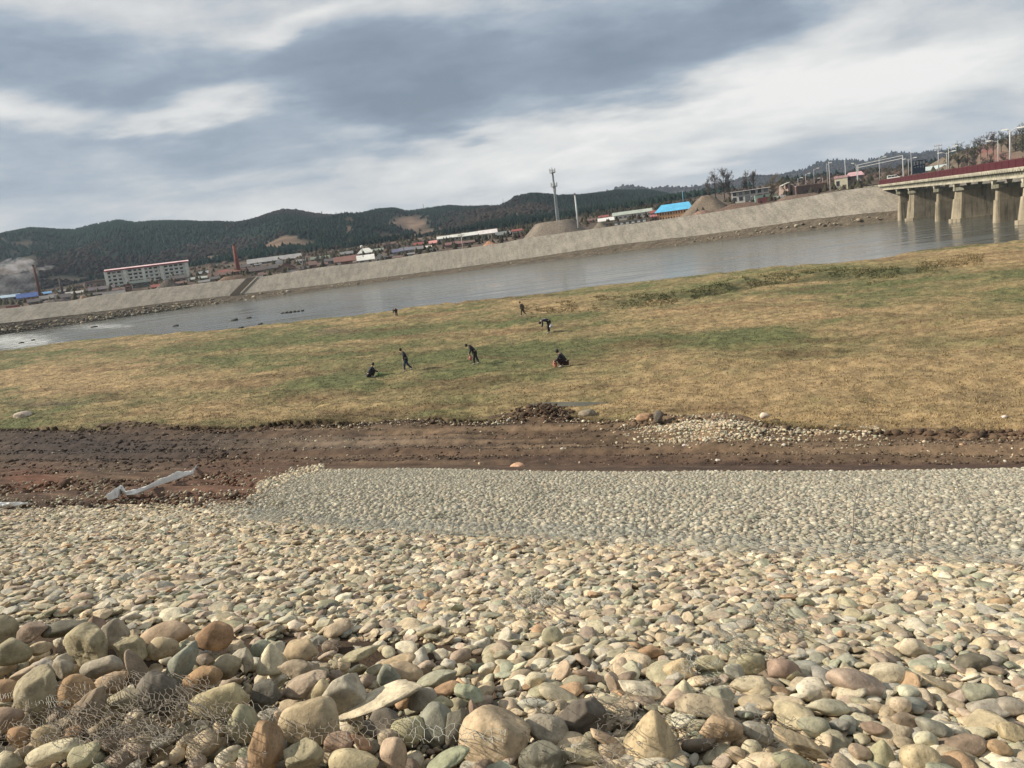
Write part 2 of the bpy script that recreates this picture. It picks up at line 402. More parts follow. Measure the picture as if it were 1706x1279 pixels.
def meadow_h(x, y, tt=None):
    px, py, _ = pix(np.stack([x, y, 0 * x], -1))
    u_ = x * UX + y * UY; v_ = x * VX + y * VY
    z = 0.10 + 0.40 * (fbm(x * 0.16, y * 0.16, 14, 3) - 0.5) + 0.55 * (fbm(u_ * 0.40, v_ * 0.75, 15, 4) - 0.5)
    d = py - interp(px, BANKL)
    on = np.clip((px - 880) / 120, 0, 1) * np.clip((1640 - px) / 120, 0, 1)
    z += on * (0.30 * np.exp(-((d + 5) / 5) ** 2) - 0.30 * np.exp(-((d - 3) / 3) ** 2)) * (0.4 + 1.2 * fbm(u_ * .12, v_ * .12, 19))
    for bx, by, rx, ry, hh in ((640, 692, 50, 5, -.35), (950, 671, 80, 5, -.30), (60, 673, 60, 4, -.2)):
        z += hh * np.exp(-((px - bx) / rx) ** 2 - ((py - by) / ry) ** 2)
    return z
cpx = np.concatenate([np.arange(-600, -60, 12), np.arange(-60, 1780, 2.2), np.arange(1780, 2300, 12)])
ey = interp(cpx, EDGE) + 9.0 * (fbm(cpx * 0.05, cpx * 0, 41) - 0.5) + 4 * (fbm(cpx * 0.22, cpx * 0, 42) - 0.5)
sy = interp(cpx, SHORE) + 2.2 * (fbm(cpx * 0.04, cpx * 0, 43) - 0.5)
E = at_z(cpx, ey, 0.1); S = at_z(cpx, sy, WATER_Z)
nt_ = 300
tt = np.linspace(0, 1, nt_)[:, None] ** 1.15
X = E[None, :, 0] * (1 - tt) + S[None, :, 0] * tt; Y = E[None, :, 1] * (1 - tt) + S[None, :, 1] * tt
Z = meadow_h(X, Y)
dist_e = np.hypot(X - E[None, :, 0], Y - E[None, :, 1]); dist_s = np.hypot(X - S[None, :, 0], Y - S[None, :, 1])
fade = np.clip(dist_s / 3.5, 0, 1); fade = fade * fade * (3 - 2 * fade)
Z = (WATER_Z - 0.03) * (1 - fade) + Z * fade
Z += 0.04 * np.exp(-dist_e / 0.4)
# skirt: first row dives below the track, last row below the water
first = np.stack([X[0], Y[0], Z[0] - 0.9], -1)[None]; last = np.stack([X[-1], Y[-1] + 0.6, Z[-1] - 0.8], -1)[None]
P3 = np.concatenate([first, np.stack([X, Y, Z], -1), last], 0)
C3 = np.concatenate([np.tile(np.array([.06, .04, .028]), (1, len(cpx), 1)), meadow_col(X, Y), np.tile(np.array([.07, .06, .045]), (1, len(cpx), 1))], 0)
ed = np.clip(1 - dist_e / 0.9, 0, 1)[..., None] * 0.6; C3[1:-1] = C3[1:-1] * (1 - ed) + np.array([.075, .05, .033]) * ed
mud = np.clip(1 - dist_s / 1.2, 0, 1)[..., None] * 0.8; C3[1:-1] = C3[1:-1] * (1 - mud) + np.array([.10, .085, .06]) * mud
o = mesh_np('meadow', P3, grid_faces(nt_ + 2, len(cpx)), M['meadow'], C3.reshape(-1, 3), True)
tag(o, kind='structure')

# grass: tufts of real blades over the meadow
def tufts(px, tq, hmin, hmax, seed, colf=None, nb=4, wide=1.0):
    g = np.random.default_rng(seed)
    e = at_z(px, interp(px, EDGE), 0.1); s = at_z(px, interp(px, SHORE), WATER_Z)
    x = e[:, 0] * (1 - tq) + s[:, 0] * tq; y = e[:, 1] * (1 - tq) + s[:, 1] * tq
    ds = np.hypot(x - s[:, 0], y - s[:, 1])
    f = np.clip(ds / 3.5, 0, 1); f = f * f * (3 - 2 * f)
    z = (WATER_Z - 0.03) * (1 - f) + meadow_h(x, y) * f
    keep = (ds > 0.5); x, y, z = x[keep], y[keep], z[keep]
    n = len(x); V = []; C = []
    base = meadow_col(x, y) if colf is None else colf(x, y)
    for k in range(nb):
        a = g.uniform(0, 6.28, n); h = g.uniform(hmin, hmax, n); w = h * 0.35 * wide; ln = g.normal(0, 0.5, (n, 2)) * h[:, None]
        ox = g.normal(0, 0.05 * wide, (n, 2))
        bx, by = x + ox[:, 0], y + ox[:, 1]
        p0 = np.stack([bx - np.cos(a) * w, by - np.sin(a) * w, z - 0.02], -1)
        p1 = np.stack([bx + np.cos(a) * w, by + np.sin(a) * w, z - 0.02], -1)
        p2 = np.stack([bx + ln[:, 0], by + ln[:, 1], z + h], -1)
        V.append(np.stack([p0, p1, p2], 1)); C.append(np.repeat((base * g.uniform(0.75, 1.4, (n, 1)))[:, None], 3, 1))
    V = np.concatenate(V).reshape(-1, 3); C = np.concatenate(C).reshape(-1, 3)
    return V, C
g = np.random.default_rng(5)
Va, Ca = tufts(g.uniform(-80, 1800, 60000), g.uniform(0.0, 1, 60000) ** 1.0, 0.03, 0.085, 6)
Vb, Cb = tufts(g.uniform(-80, 1800, 42000), g.uniform(0.0, 1, 42000) ** 2.6, 0.02, 0.065, 7)
def bank_col(x, y): return meadow_col(x, y) * 0.65 + np.array([.05, .058, .026]) * 0.35
pq = g.uniform(870, 1640, 9000); yq = interp(pq, BANKL) + g.normal(0, 5.5, 9000) - 3 + 14 * (fbm(pq * .02, pq * 0, 47) - .5)
kq = fbm(pq * .035, yq * .12, 48, 3) > .44; pq = pq[kq]; yq = yq[kq]
ge = at_z(pq, interp(pq, EDGE), .1); gs = at_z(pq, interp(pq, SHORE), WATER_Z); gp = at_z(pq, yq, 0)
tq_ = np.clip(((gp - ge) * (gs - ge)).sum(1) / ((gs - ge) ** 2).sum(1), 0, .96)
Vc, Cc = tufts(pq, tq_, 0.06, 0.20, 8, bank_col, 4, 0.9)
V = np.concatenate([Va, Vb, Vc]); C = np.concatenate([Ca, Cb, Cc])
o = mesh_np('grass', V, np.arange(len(V)).reshape(-1, 3), M['blades'], C)
tag(o, 'short dry and green tufts over the river meadow', 'grass', kind='stuff')

# --- river
mt, nt, b = new_mat('river_water')
tco = nt.new('ShaderNodeTexCoord').outputs['Object']
st = nt.mapping(tco, rot=(0, 0, R(20)), sc=(0.28, 1.0, 1))
w1 = nt.noise(st, 1.6, 5, 0.6, 0.3); w2 = nt.noise(nt.mapping(tco, rot=(0, 0, R(15)), sc=(0.04, 0.22, 1)), 1.0, 4, 0.6, 0.4)
h = nt.math('ADD', nt.math('MULTIPLY', w1, 0.5), nt.math('MULTIPLY', w2, 0.5))
fa = nt.new('ShaderNodeVertexColor', layer_name='Col').outputs[0]          # how broken the water is (rapids)
fs = nt.new('ShaderNodeSeparateXYZ'); nt.link(fa, fs.inputs[0])
fn = nt.noise(nt.mapping(tco, rot=(0, 0, R(12)), sc=(0.18, 1.3, 1)), 0.9, 6, 0.7, 0.6)
foam = nt.maprange(nt.math('ADD', fn, nt.math('MULTIPLY', fs.outputs[0], 0.33)), 0.78, 0.90)
nt.link(nt.mix(foam, nt.mix(w2, (0.060, 0.068, 0.062), (0.095, 0.098, 0.085)), (0.55, 0.56, 0.54)), b.inputs['Base Color'])
nt.link(nt.math('ADD', nt.maprange(w2, 0.35, 0.65, 0.10, 0.26), nt.math('MULTIPLY', foam, 0.6)), b.inputs['Roughness'])
b.inputs['IOR'].default_value = 1.33
bump(nt, b, h, 0.45, 0.05)
wx = np.arange(-900, 700, 6.0); wy = np.arange(50, 470, 3.0)
X, Y = np.meshgrid(wx, wy); Z = np.full_like(X, WATER_Z)
px, py, _ = pix(np.stack([X, Y, Z], -1))
fm = np.clip(1.05 * np.exp(-((px - 30) / 130) ** 2 - ((py - 568) / 22) ** 2) + 0.95 * np.exp(-((px - 175) / 80) ** 2 - ((py - 543) / 7) ** 2) + .8 * np.exp(-((px + 300) / 250) ** 2 - ((py - 600) / 30) ** 2)+ .35 * np.exp(-((px - 320) / 100) ** 2 - ((py - 548) / 10) ** 2), 0, 1)
o = mesh_np('river_water', np.stack([X, Y, Z], -1), grid_faces(len(wy), len(wx)), mt, np.stack([fm] * 3, -1).reshape(-1, 3), True)
tag(o, kind='structure')
# puddle in the meadow
pc = at_z(955, 671, 0.0)
n = 48; an = np.linspace(0, 2 * math.pi, n, endpoint=False)
pp = [at_z(955 + 72 * math.cos(a) * (1 + .15 * math.sin(3 * a)), 671.5 + 4.6 * math.sin(a) * (1 + .2 * math.cos(2 * a)), 0.0) for a in an]
pb = MB(); pb.add([(p[0], p[1], -0.05) for p in pp], [tuple(range(n))]); o = pb.build('puddle', plain('still_muddy_water', (.085, .082, .06), .6, .3, .6)); tag(o, kind='structure')

# --- far bank: foot of brown rubble, paved slope, crown
FSH = [(-900, 676), (-600, 635), (0, 555), (113, 543), (151, 535), (252, 520), (400, 503), (430, 498), (513, 488), (601, 476), (702, 464), (780, 455), (856, 446), (1007, 425), (1150, 406), (1210, 399), (1298, 386), (1400, 373), (1454, 365), (1500, 361)]
FBM = [(-900, 660), (-600, 618), (0, 539), (151, 521), (302, 501), (430, 487), (551, 473), (702, 454), (780, 444), (906, 426), (1032, 407), (1158, 393), (1265, 378), (1330, 368), (1430, 357), (1500, 350)]
FTP = [(-900, 635), (-600, 592), (0, 515), (76, 505), (121, 501), (151, 494), (214, 486), (302, 476), (378, 467), (430, 462), (526, 446), (627, 435), (702, 423), (778, 413), (828, 406), (876, 397), (987, 381), (1095, 367), (1158, 358), (1232, 347), (1330, 330), (1412, 316), (1445, 312), (1500, 305)]
cp = np.concatenate([np.arange(-900, -40, 20), np.arange(-40, 2300, 3.0)])
S = at_z(cp, interp(cp, FSH), WATER_Z)
dS = S[:, 1]
# smooth the plan line so that the bank runs evenly
pf = np.polyfit(cp[cp > -300], 1 / dS[cp > -300], 2); dSs = 1 / np.polyval(pf, np.clip(cp, -400, 1500)); dSs = dSs + (cp < -400) * (-400 - cp) * .25 + (cp > 1500) * (cp - 1500) * -.02; print('bank depth', dSs[::80])
S = at_depth(cp, interp(cp, FSH), dSs); S[:, 2] = WATER_Z
B = at_depth(cp, interp(cp, FBM), dSs + 5.0); T = at_depth(cp, interp(cp, FTP), dSs + 19.0)
DT = lambda x: np.interp(x, cp, dSs) + 19.0
TZ = lambda x: np.interp(x, cp, T[:, 2])
sm = lambda a: np.convolve(np.pad(a, 6, 'edge'), np.ones(13) / 13, 'valid')
B[:, 2] = sm(B[:, 2]); T[:, 2] = sm(T[:, 2]) + 0.35 * (fbm(cp * .035, cp * 0, 57, 4) - .5) * np.clip((1440 - cp) / 60, 0, 1)
rows = []
g = np.random.default_rng(3)
S0_ = S + np.array([0, -1.5, -0.8])
K = 14
rub = [S0_]
for i in range(K + 1):
    q = i / K; p = S * (1 - q) + B * q
    n_ = (fbm(p[:, 0] * 0.5, p[:, 1] * 0.5 + i, 51) - 0.5)
    p = p + np.stack([0 * n_, 0 * n_, n_ * 0.9 * math.sin(math.pi * q)], -1); rub.append(p)
rub = np.array(rub)
cr = np.array([0.095, 0.078, 0.056]) * (0.35 + 1.3 * fbm(rub[..., 0] * 0.5, rub[..., 1] * 2, 52))[..., None]
o = mesh_np('riverbank', rub, grid_faces(K + 2, len(cp)), M['soil'], cr.reshape(-1, 3), False); tag(o, kind='structure')
mt, nt, b = new_mat('far_bank_paving')
tco = nt.new('ShaderNodeTexCoord').outputs['Object']
ca = nt.new('ShaderNodeVertexColor', layer_name='Col').outputs[0]
n1 = nt.noise(nt.mapping(tco, sc=(0.5, 0.12, 0.12)), 1.0, 6, 0.7); n2 = nt.noise(tco, 1.5, 4, 0.7)
f = nt.math('ADD', nt.math('MULTIPLY', n1, 0.5), nt.math('MULTIPLY', n2, 0.5))
vm = nt.new('ShaderNodeVectorMath', operation='SCALE'); nt.link(ca, vm.inputs[0]); nt.link(nt.maprange(f, 0.36, 0.64, 0.62, 1.28), vm.inputs[3])
nt.link(vm.outputs[0], b.inputs['Base Color']); b.inputs['Roughness'].default_value = 0.95
bump(nt, b, n2, 0.7, 0.15)
K = 22; rows = []
for i in range(K + 1):
    q = i / K; p = (B + np.array([0, 0, 0.05])) * (1 - q) + T * q
    p = p + np.stack([0 * cp, 0 * cp, 0.25 * (fbm(p[:, 0] * 0.12, p[:, 1] * 0.3 + q * 7, 55) - 0.5)], -1)
    rows.append(p)
rows.append(T + np.array([0, 4.0, 0.05])); rows.append(T + np.array([0, 9.0, -1.0]))
rows = np.array(rows)
cc_ = np.array([0.215, 0.195, 0.158]) * (0.86 + 0.28 * fbm(rows[..., 0] * 0.05, rows[..., 1] * 0.3, 56))[..., None]
cc_[-2:] = np.array([0.14, 0.11, 0.08])
o = mesh_np('far_embankment', rows, grid_faces(len(rows), len(cp)), mt, cc_.reshape(-1, 3), True); tag(o, kind='structure')

# --- land behind the far bank and hills
FOOT = [(-900, 600), (0, 496), (100, 482), (200, 466), (300, 450), (400, 436), (500, 425), (600, 410), (700, 396), (850, 378), (1000, 352), (1130, 332), (1300, 304), (1450, 288), (1600, 268), (1706, 255), (2300, 190)]
RIDGE = [(-900, 470), (-300, 425), (0, 392), (55, 384), (93, 387), (126, 387), (151, 379), (197, 370), (225, 374), (252, 372), (302, 371), (350, 374), (393, 376), (423, 369), (450, 358), (473, 351), (501, 353), (526, 358), (561, 361), (597, 360), (632, 353), (657, 351), (680, 356), (705, 352), (748, 346), (778, 347), (830, 346), (848, 340), (858, 332), (888, 326), (931, 332), (956, 330), (1007, 324), (1027, 321), (1082, 321), (1105, 325), (1133, 331), (1150, 336), (1200, 335), (2300, 250)]
RIDGE2 = [(-900, 520), (900, 345), (1000, 322), (1019, 317), (1035, 309), (1057, 310), (1082, 315), (1105, 311), (1143, 312), (1183, 307), (1216, 305), (1232, 298), (1255, 293), (1294, 294), (1314, 289), (1339, 283), (1360, 272), (1380, 267), (1416, 266), (1441, 269), (1466, 262), (1481, 255), (1501, 254), (1537, 255), (1558, 251), (1600, 250), (1706, 240), (2300, 190)]
cpx = np.concatenate([np.arange(-900, -30, 15), np.arange(-30, 1760, 4.0), np.arange(1760, 2300, 15)])
d0 = DT(np.clip(cpx, -900, 2290)) + 6.0
z0 = TZ(np.clip(cpx, -900, 2290)) - 0.7
P0 = at_depth(cpx, interp(cpx, FTP), d0); P0[:, 2] = z0
PF = at_depth(cpx, interp(cpx, FOOT), 640.0)
PR = at_depth(cpx, interp(cpx, RIDGE), 1300.0); PR[:, 2] = np.maximum(PR[:, 2], PF[:, 2] * 1.02)
rows = [P0 + np.array([0, -2, -5.0]), P0]
for q in np.linspace(0, 1, 16)[1:]:
    rows.append(P0 * (1 - q) + PF * q)
NH = 46
for q in np.linspace(0, 1, NH)[1:]:
    p = PF * (1 - q) + PR * q
    hh = PF[:, 2] + (PR[:, 2] - PF[:, 2]) * (0.55 * q + 0.45 * q * q * (3 - 2 * q))
    amp = 40 * math.sin(math.pi * min(q * 1.0, 1)) * np.clip((PR[:, 2] - PF[:, 2]) / 60, 0.1, 1)
    p[:, 2] = hh + amp * (fbm(p[:, 0] * 0.010, p[:, 1] * 0.004, 61, 4) - 0.64)
    rows.append(p)
for q in (0.3, 0.7, 1.0):
    p = PR * 1.0; p[:, 1] += 500 * q; p[:, 2] = PR[:, 2] * (1 - 0.8 * q); rows.append(p)
LAND = np.array(rows)
def land_col(P):
    px, py, _ = pix(P)
    x, y = P[..., 0], P[..., 1]
    n = fbm(x * 0.02, y * 0.02, 62); nb = fbm(x * 0.008, y * 0.008, 63)
    fl = np.array([0.105, 0.083, 0.066]) * (0.6 + 0.8 * n)[..., None]
    fo = np.array([0.018, 0.029, 0.023]) * (0.55 + 0.5 * n + 0.5 * fbm(x * 0.004, y * 0.003, 64))[..., None]  # woodland green darkened to carry the cloud shade lying over the hills
    w = np.clip((interp(px, FOOT) - py + 5 + 22 * (nb - .5)) / 12, 0, 1)
    bare = np.zeros_like(px)
    for bx, by, rx, ry, a in BARE: bare = np.maximum(bare, a * np.exp(-((px - bx) / rx) ** 2 - ((py - by) / ry) ** 2))
    bare = np.clip(bare * 1.5 + (n - 0.52) * 2.4 * (bare > .08), 0, 1)
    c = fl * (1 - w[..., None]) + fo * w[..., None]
    bc = np.where((px < 250)[..., None], np.array([0.085, 0.068, 0.056]), np.array([0.145, 0.105, 0.078])) * (0.7 + 0.6 * n)[..., None]
    return c * (1 - bare[..., None]) + bc * bare[..., None], np.maximum(bare, 1 - w)
BARE = [(10, 455, 80, 30, 0.8), (130, 468, 90, 12, 0.6), (25, 406, 70, 9, 0.50), (690, 392, 50, 10, .5), (682, 372, 26, 16, 1.0), (705, 385, 30, 12, .6), (470, 412, 38, 14, 0.6), (582, 378, 6, 24, 0.35), (340, 430, 50, 6, .4), (170, 474, 50, 8, .4)]
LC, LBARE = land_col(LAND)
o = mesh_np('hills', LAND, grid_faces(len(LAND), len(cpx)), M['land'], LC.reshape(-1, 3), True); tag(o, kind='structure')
def land_at(px, py):
    """point of the far land seen in direction (px,py), searched between crown and ridge"""
    j = int(np.argmin(abs(cpx - px))); colm = LAND[1:17 + NH - 1, j]
    ys = pix(colm)[1]
    if py >= ys[0]: P = colm[0]; return np.array(at_depth(px, py, P[1]))
    for i in range(len(ys) - 1):
        if ys[i] >= py >= ys[i + 1]:
            q = (ys[i] - py) / (ys[i] - ys[i + 1] + 1e-9); return colm[i] * (1 - q) + colm[i + 1] * q
    return colm[-1]
# forest on the hills: one mass of small crowns
def forest(n, seed, rows, mask, col_a, col_b, hmin, hmax, thin=0.0):
    g = np.random.default_rng(seed)
    nr, nc = rows.shape[:2]
    i = g.uniform(0, nr - 1.001, n); j = g.uniform(0, nc - 1.001, n)
    i0 = i.astype(int); j0 = j.astype(int); fi = (i - i0)[:, None]; fj = (j - j0)[:, None]
    P = (rows[i0, j0] * (1 - fi) + rows[i0 + 1, j0] * fi) * (1 - fj) + (rows[i0, j0 + 1] * (1 - fi) + rows[i0 + 1, j0 + 1] * fi) * fj
    if mask is not None:
        k = mask[i0, j0] < g.uniform(0.1, 0.75, n); k &= (i > nr * thin) | (g.random(n) < .22) | (i < nr * .22); P = P[k]
    n = len(P)
    kind = fbm(P[:, 0] * 0.006, P[:, 1] * 0.004, seed) + g.normal(0, 0.07, n)
    con = kind > 0.45
    h = g.uniform(hmin, hmax, n) * np.where(con, 1.15, 0.85); r = h * np.where(con, 0.42, 0.62)
    S = 6; a = np.arange(S) * 2 * math.pi / S
    ring1 = np.stack([np.cos(a), np.sin(a)], -1)
    jit = g.uniform(0.7, 1.3, (n, S, 2))
    V = np.zeros((n, 2 * S + 1, 3))
    V[:, :S, :2] = P[:, None, :2] + ring1 * r[:, None, None] * jit; V[:, :S, 2] = (P[:, 2] + h * 0.18)[:, None]
    rr = np.where(con, 0.55, 0.95)
    V[:, S:2 * S, :2] = P[:, None, :2] + ring1 * (r * rr)[:, None, None] * jit[:, ::-1]; V[:, S:2 * S, 2] = (P[:, 2] + h * np.where(con, 0.55, 0.62))[:, None]
    V[:, 2 * S] = P; V[:, 2 * S, 2] += h
    f = []
    for k in range(S): f += [(k, (k + 1) % S, S + (k + 1) % S), (k, S + (k + 1) % S, S + k), (S + k, S + (k + 1) % S, 2 * S)]
    Fc = (np.arange(n)[:, None, None] * (2 * S + 1) + np.array(f)[None]).reshape(-1, 3)
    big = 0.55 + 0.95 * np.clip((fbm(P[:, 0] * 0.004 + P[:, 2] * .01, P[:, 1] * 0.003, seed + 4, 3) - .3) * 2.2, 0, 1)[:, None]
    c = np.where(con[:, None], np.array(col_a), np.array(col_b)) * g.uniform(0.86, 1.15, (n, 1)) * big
    return V.reshape(-1, 3), Fc, np.repeat(c[:, None], 2 * S + 1, 1).reshape(-1, 3)
# low scrub and brushwood among the houses
V, Fc, C = forest(7000, 73, LAND[1:17], (1 - fbm(LAND[1:17][..., 0] * .02, LAND[1:17][..., 1] * .02, 74)), (0.045, 0.042, 0.028), (0.075, 0.055, 0.045), 1.2, 3.6)
o = mesh_np('village_scrub', V, Fc, M['forest'], C); tag(o, 'brown scrub and brushwood between the houses behind the far bank', 'scrub', kind='stuff')
# far second range
PR2 = at_depth(cpx, interp(cpx, RIDGE2), 2600.0); PF2 = at_depth(cpx, interp(cpx, FOOT) + 4, 1500.0)
PF2[:, 2] = np.minimum(PF2[:, 2], PR2[:, 2] * 0.5)
rows = []
for q in np.linspace(0, 1, 26):
    p = PF2 * (1 - q) + PR2 * q
    p[:, 2] += 40 * math.sin(math.pi * q) * (fbm(p[:, 0] * 0.003, p[:, 1] * 0.003, 66) - 0.6); rows.append(p)
p = PR2.copy(); p[:, 1] += 900; p[:, 2] *= 0.2; rows.append(p); rows = np.array(rows)
c2 = np.array([0.028, 0.028, 0.026]) * (0.6 + 0.8 * fbm(rows[..., 0] * 0.006, rows[..., 1] * 0.006, 67))[..., None]
o = mesh_np('distant_hills', rows, grid_faces(len(rows), len(cpx)), M['land'], c2.reshape(-1, 3), True); tag(o, kind='structure')

# wider ground sheet under everything, out to the horizon
gs = MB(); gs.add([(-4400, -280, -2.6), (4400, -280, -2.6), (4400, 4100, -2.6), (-4400, 4100, -2.6)], [(0, 1, 2, 3)])
o = gs.build('ground', plain('far_ground', (0.12, 0.10, 0.06), 0.95)); tag(o, kind='structure')

V, Fc, C = forest(150000, 71, LAND[10:17 + NH - 1], LBARE[10:17 + NH - 1], (0.014, 0.027, 0.021), (0.032, 0.028, 0.024), 2.8, 5.6, .80)  # crown colours kept dark as well, cloud shade painted into them
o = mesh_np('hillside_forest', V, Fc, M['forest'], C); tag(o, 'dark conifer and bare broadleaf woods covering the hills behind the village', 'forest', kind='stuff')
V, Fc, C = forest(9000, 72, rows[4:26], None, (0.018, 0.025, 0.026), (0.034, 0.031, 0.031), 5, 9)
o = mesh_np('distant_forest', V, Fc, M['forest'], C); tag(o, 'faint bluish woods on the farthest range at the right', 'forest', kind='stuff')
# ================================================================== stones of the near bank
def ico(n):
    bm = bmesh.new(); bmesh.ops.create_icosphere(bm, subdivisions=n, radius=1.0)
    V = np.array([v.co[:] for v in bm.verts]); Fc = np.array([[v.index for v in f.verts] for f in bm.faces]); bm.free()
    return V / np.linalg.norm(V, axis=1)[:, None], Fc
ICO = {k: ico(k) for k in (1, 2, 3, 4, 5)}
def stone_shape(dirs, seed, style='round'):
    """unit convex river stone: a sphere cut by soft random planes"""
    g = np.random.default_rng(seed)
    K, lo, hi, q = {'round': (12, .66, 1.0, 15), 'flat': (11, .64, 1.0, 16), 'block': (9, .55, .90, 26), 'wedge': (8, .46, .95, 28),
                    'slab': (9, .55, 1.0, 22), 'rough': (16, .62, 1.0, 26), 'pyramid': (6, .5, .9, 7)}[style]
    p = g.normal(size=(K, 3)); p /= np.linalg.norm(p, axis=1)[:, None]; d = g.uniform(lo, hi, K)
    if style == 'pyramid':
        p = np.array([[.80, .42, .3], [-.82, .42, .25], [0, .35, .9], [0, .45, -.8], [0, -1, 0], [.6, .1, .75]]); d = np.array([.50, .52, .62, .5, .62, .8])
        p /= np.linalg.norm(p, axis=1)[:, None]
    dots = np.maximum(dirs @ p.T, 1e-4) / d
    s = (dots ** q).sum(1) + (1 / 1.04) ** q
    r = s ** (-1.0 / q)
    if style in ('rough', 'block', 'wedge'):
        r = r * (1 + 0.26 * (fbm(dirs[:, 0] * 2.5 + seed, dirs[:, 1] * 2.5 + dirs[:, 2] * 1.7, seed % 50) - 0.5))
    else:
        r = r * (1 + 0.13 * (fbm(dirs[:, 0] * 2.2 + seed, dirs[:, 1] * 2.2 + dirs[:, 2] * 2.1, seed % 50) - 0.5))
    P = dirs * r[:, None]
    ext = (P.max(0) - P.min(0)) / 2; P = (P - (P.max(0) + P.min(0)) / 2) / ext
    return P
PROTO = {k: np.array([stone_shape(ICO[k][0], 100 + i, ['flat', 'wedge', 'slab', 'block', 'slab', 'rough'][i % 6]) for i in range(36)]) for k in (1, 2, 3)}
STC = {'tan': (.45, .365, .245), 'olive': (.35, .315, .215), 'green': (.295, .30, .215), 'pink': (.38, .305, .23), 'cream': (.52, .465, .345), 'orange': (.37, .25, .15),
       'brown': (.27, .21, .155), 'grey': (.355, .33, .265), 'bluegrey': (.26, .26, .215), 'dark': (.15, .14, .112)}
STN = list(STC); STV = np.array([STC[k] for k in STN])
STW = np.array([.31, .20, .06, .07, .16, .012, .06, .11, .012, .006]); STW /= STW.sum()
CEDGE = [(-400, 846), (0, 850), (60, 848), (180, 845), (300, 845), (400, 838), (440, 815), (490, 797), (540, 783), (700, 781), (900, 786), (1000, 787), (1200, 786), (1400, 786), (1706, 781), (2200, 772)]
NETLINE = [(300, 846), (380, 858), (450, 868), (600, 882), (853, 893), (1000, 901), (1200, 915), (1400, 926), (1706, 937), (2200, 950)]
def rotmat(yaw, tx, ty):
    cy_, sy_ = np.cos(yaw), np.sin(yaw); cx_, sx_ = np.cos(tx), np.sin(tx); c2, s2 = np.cos(ty), np.sin(ty)
    z = np.zeros_like(yaw); o_ = np.ones_like(yaw)
    Rz = np.stack([cy_, -sy_, z, sy_, cy_, z, z, z, o_], -1).reshape(-1, 3, 3)
    Rx = np.stack([o_, z, z, z, cx_, -sx_, z, sx_, cx_], -1).reshape(-1, 3, 3)
    Ry = np.stack([c2, z, s2, z, o_, z, -s2, z, c2], -1).reshape(-1, 3, 3)
    return Rx @ Ry @ Rz
def stones_mesh(P, S, Rm, col, lod, seed):
    g = np.random.default_rng(seed); pr = PROTO[lod]; Fc = ICO[lod][1]
    k = g.integers(0, len(pr), len(P))
    V = np.einsum('nij,nvj->nvi', Rm, pr[k] * S[:, None, :]) + P[:, None, :]
    nv = pr.shape[1]
    F2 = (np.arange(len(P))[:, None, None] * nv + Fc[None]).reshape(-1, 3)
    return V.reshape(-1, 3), F2, np.repeat(col[:, None], nv, 1).reshape(-1, 3)

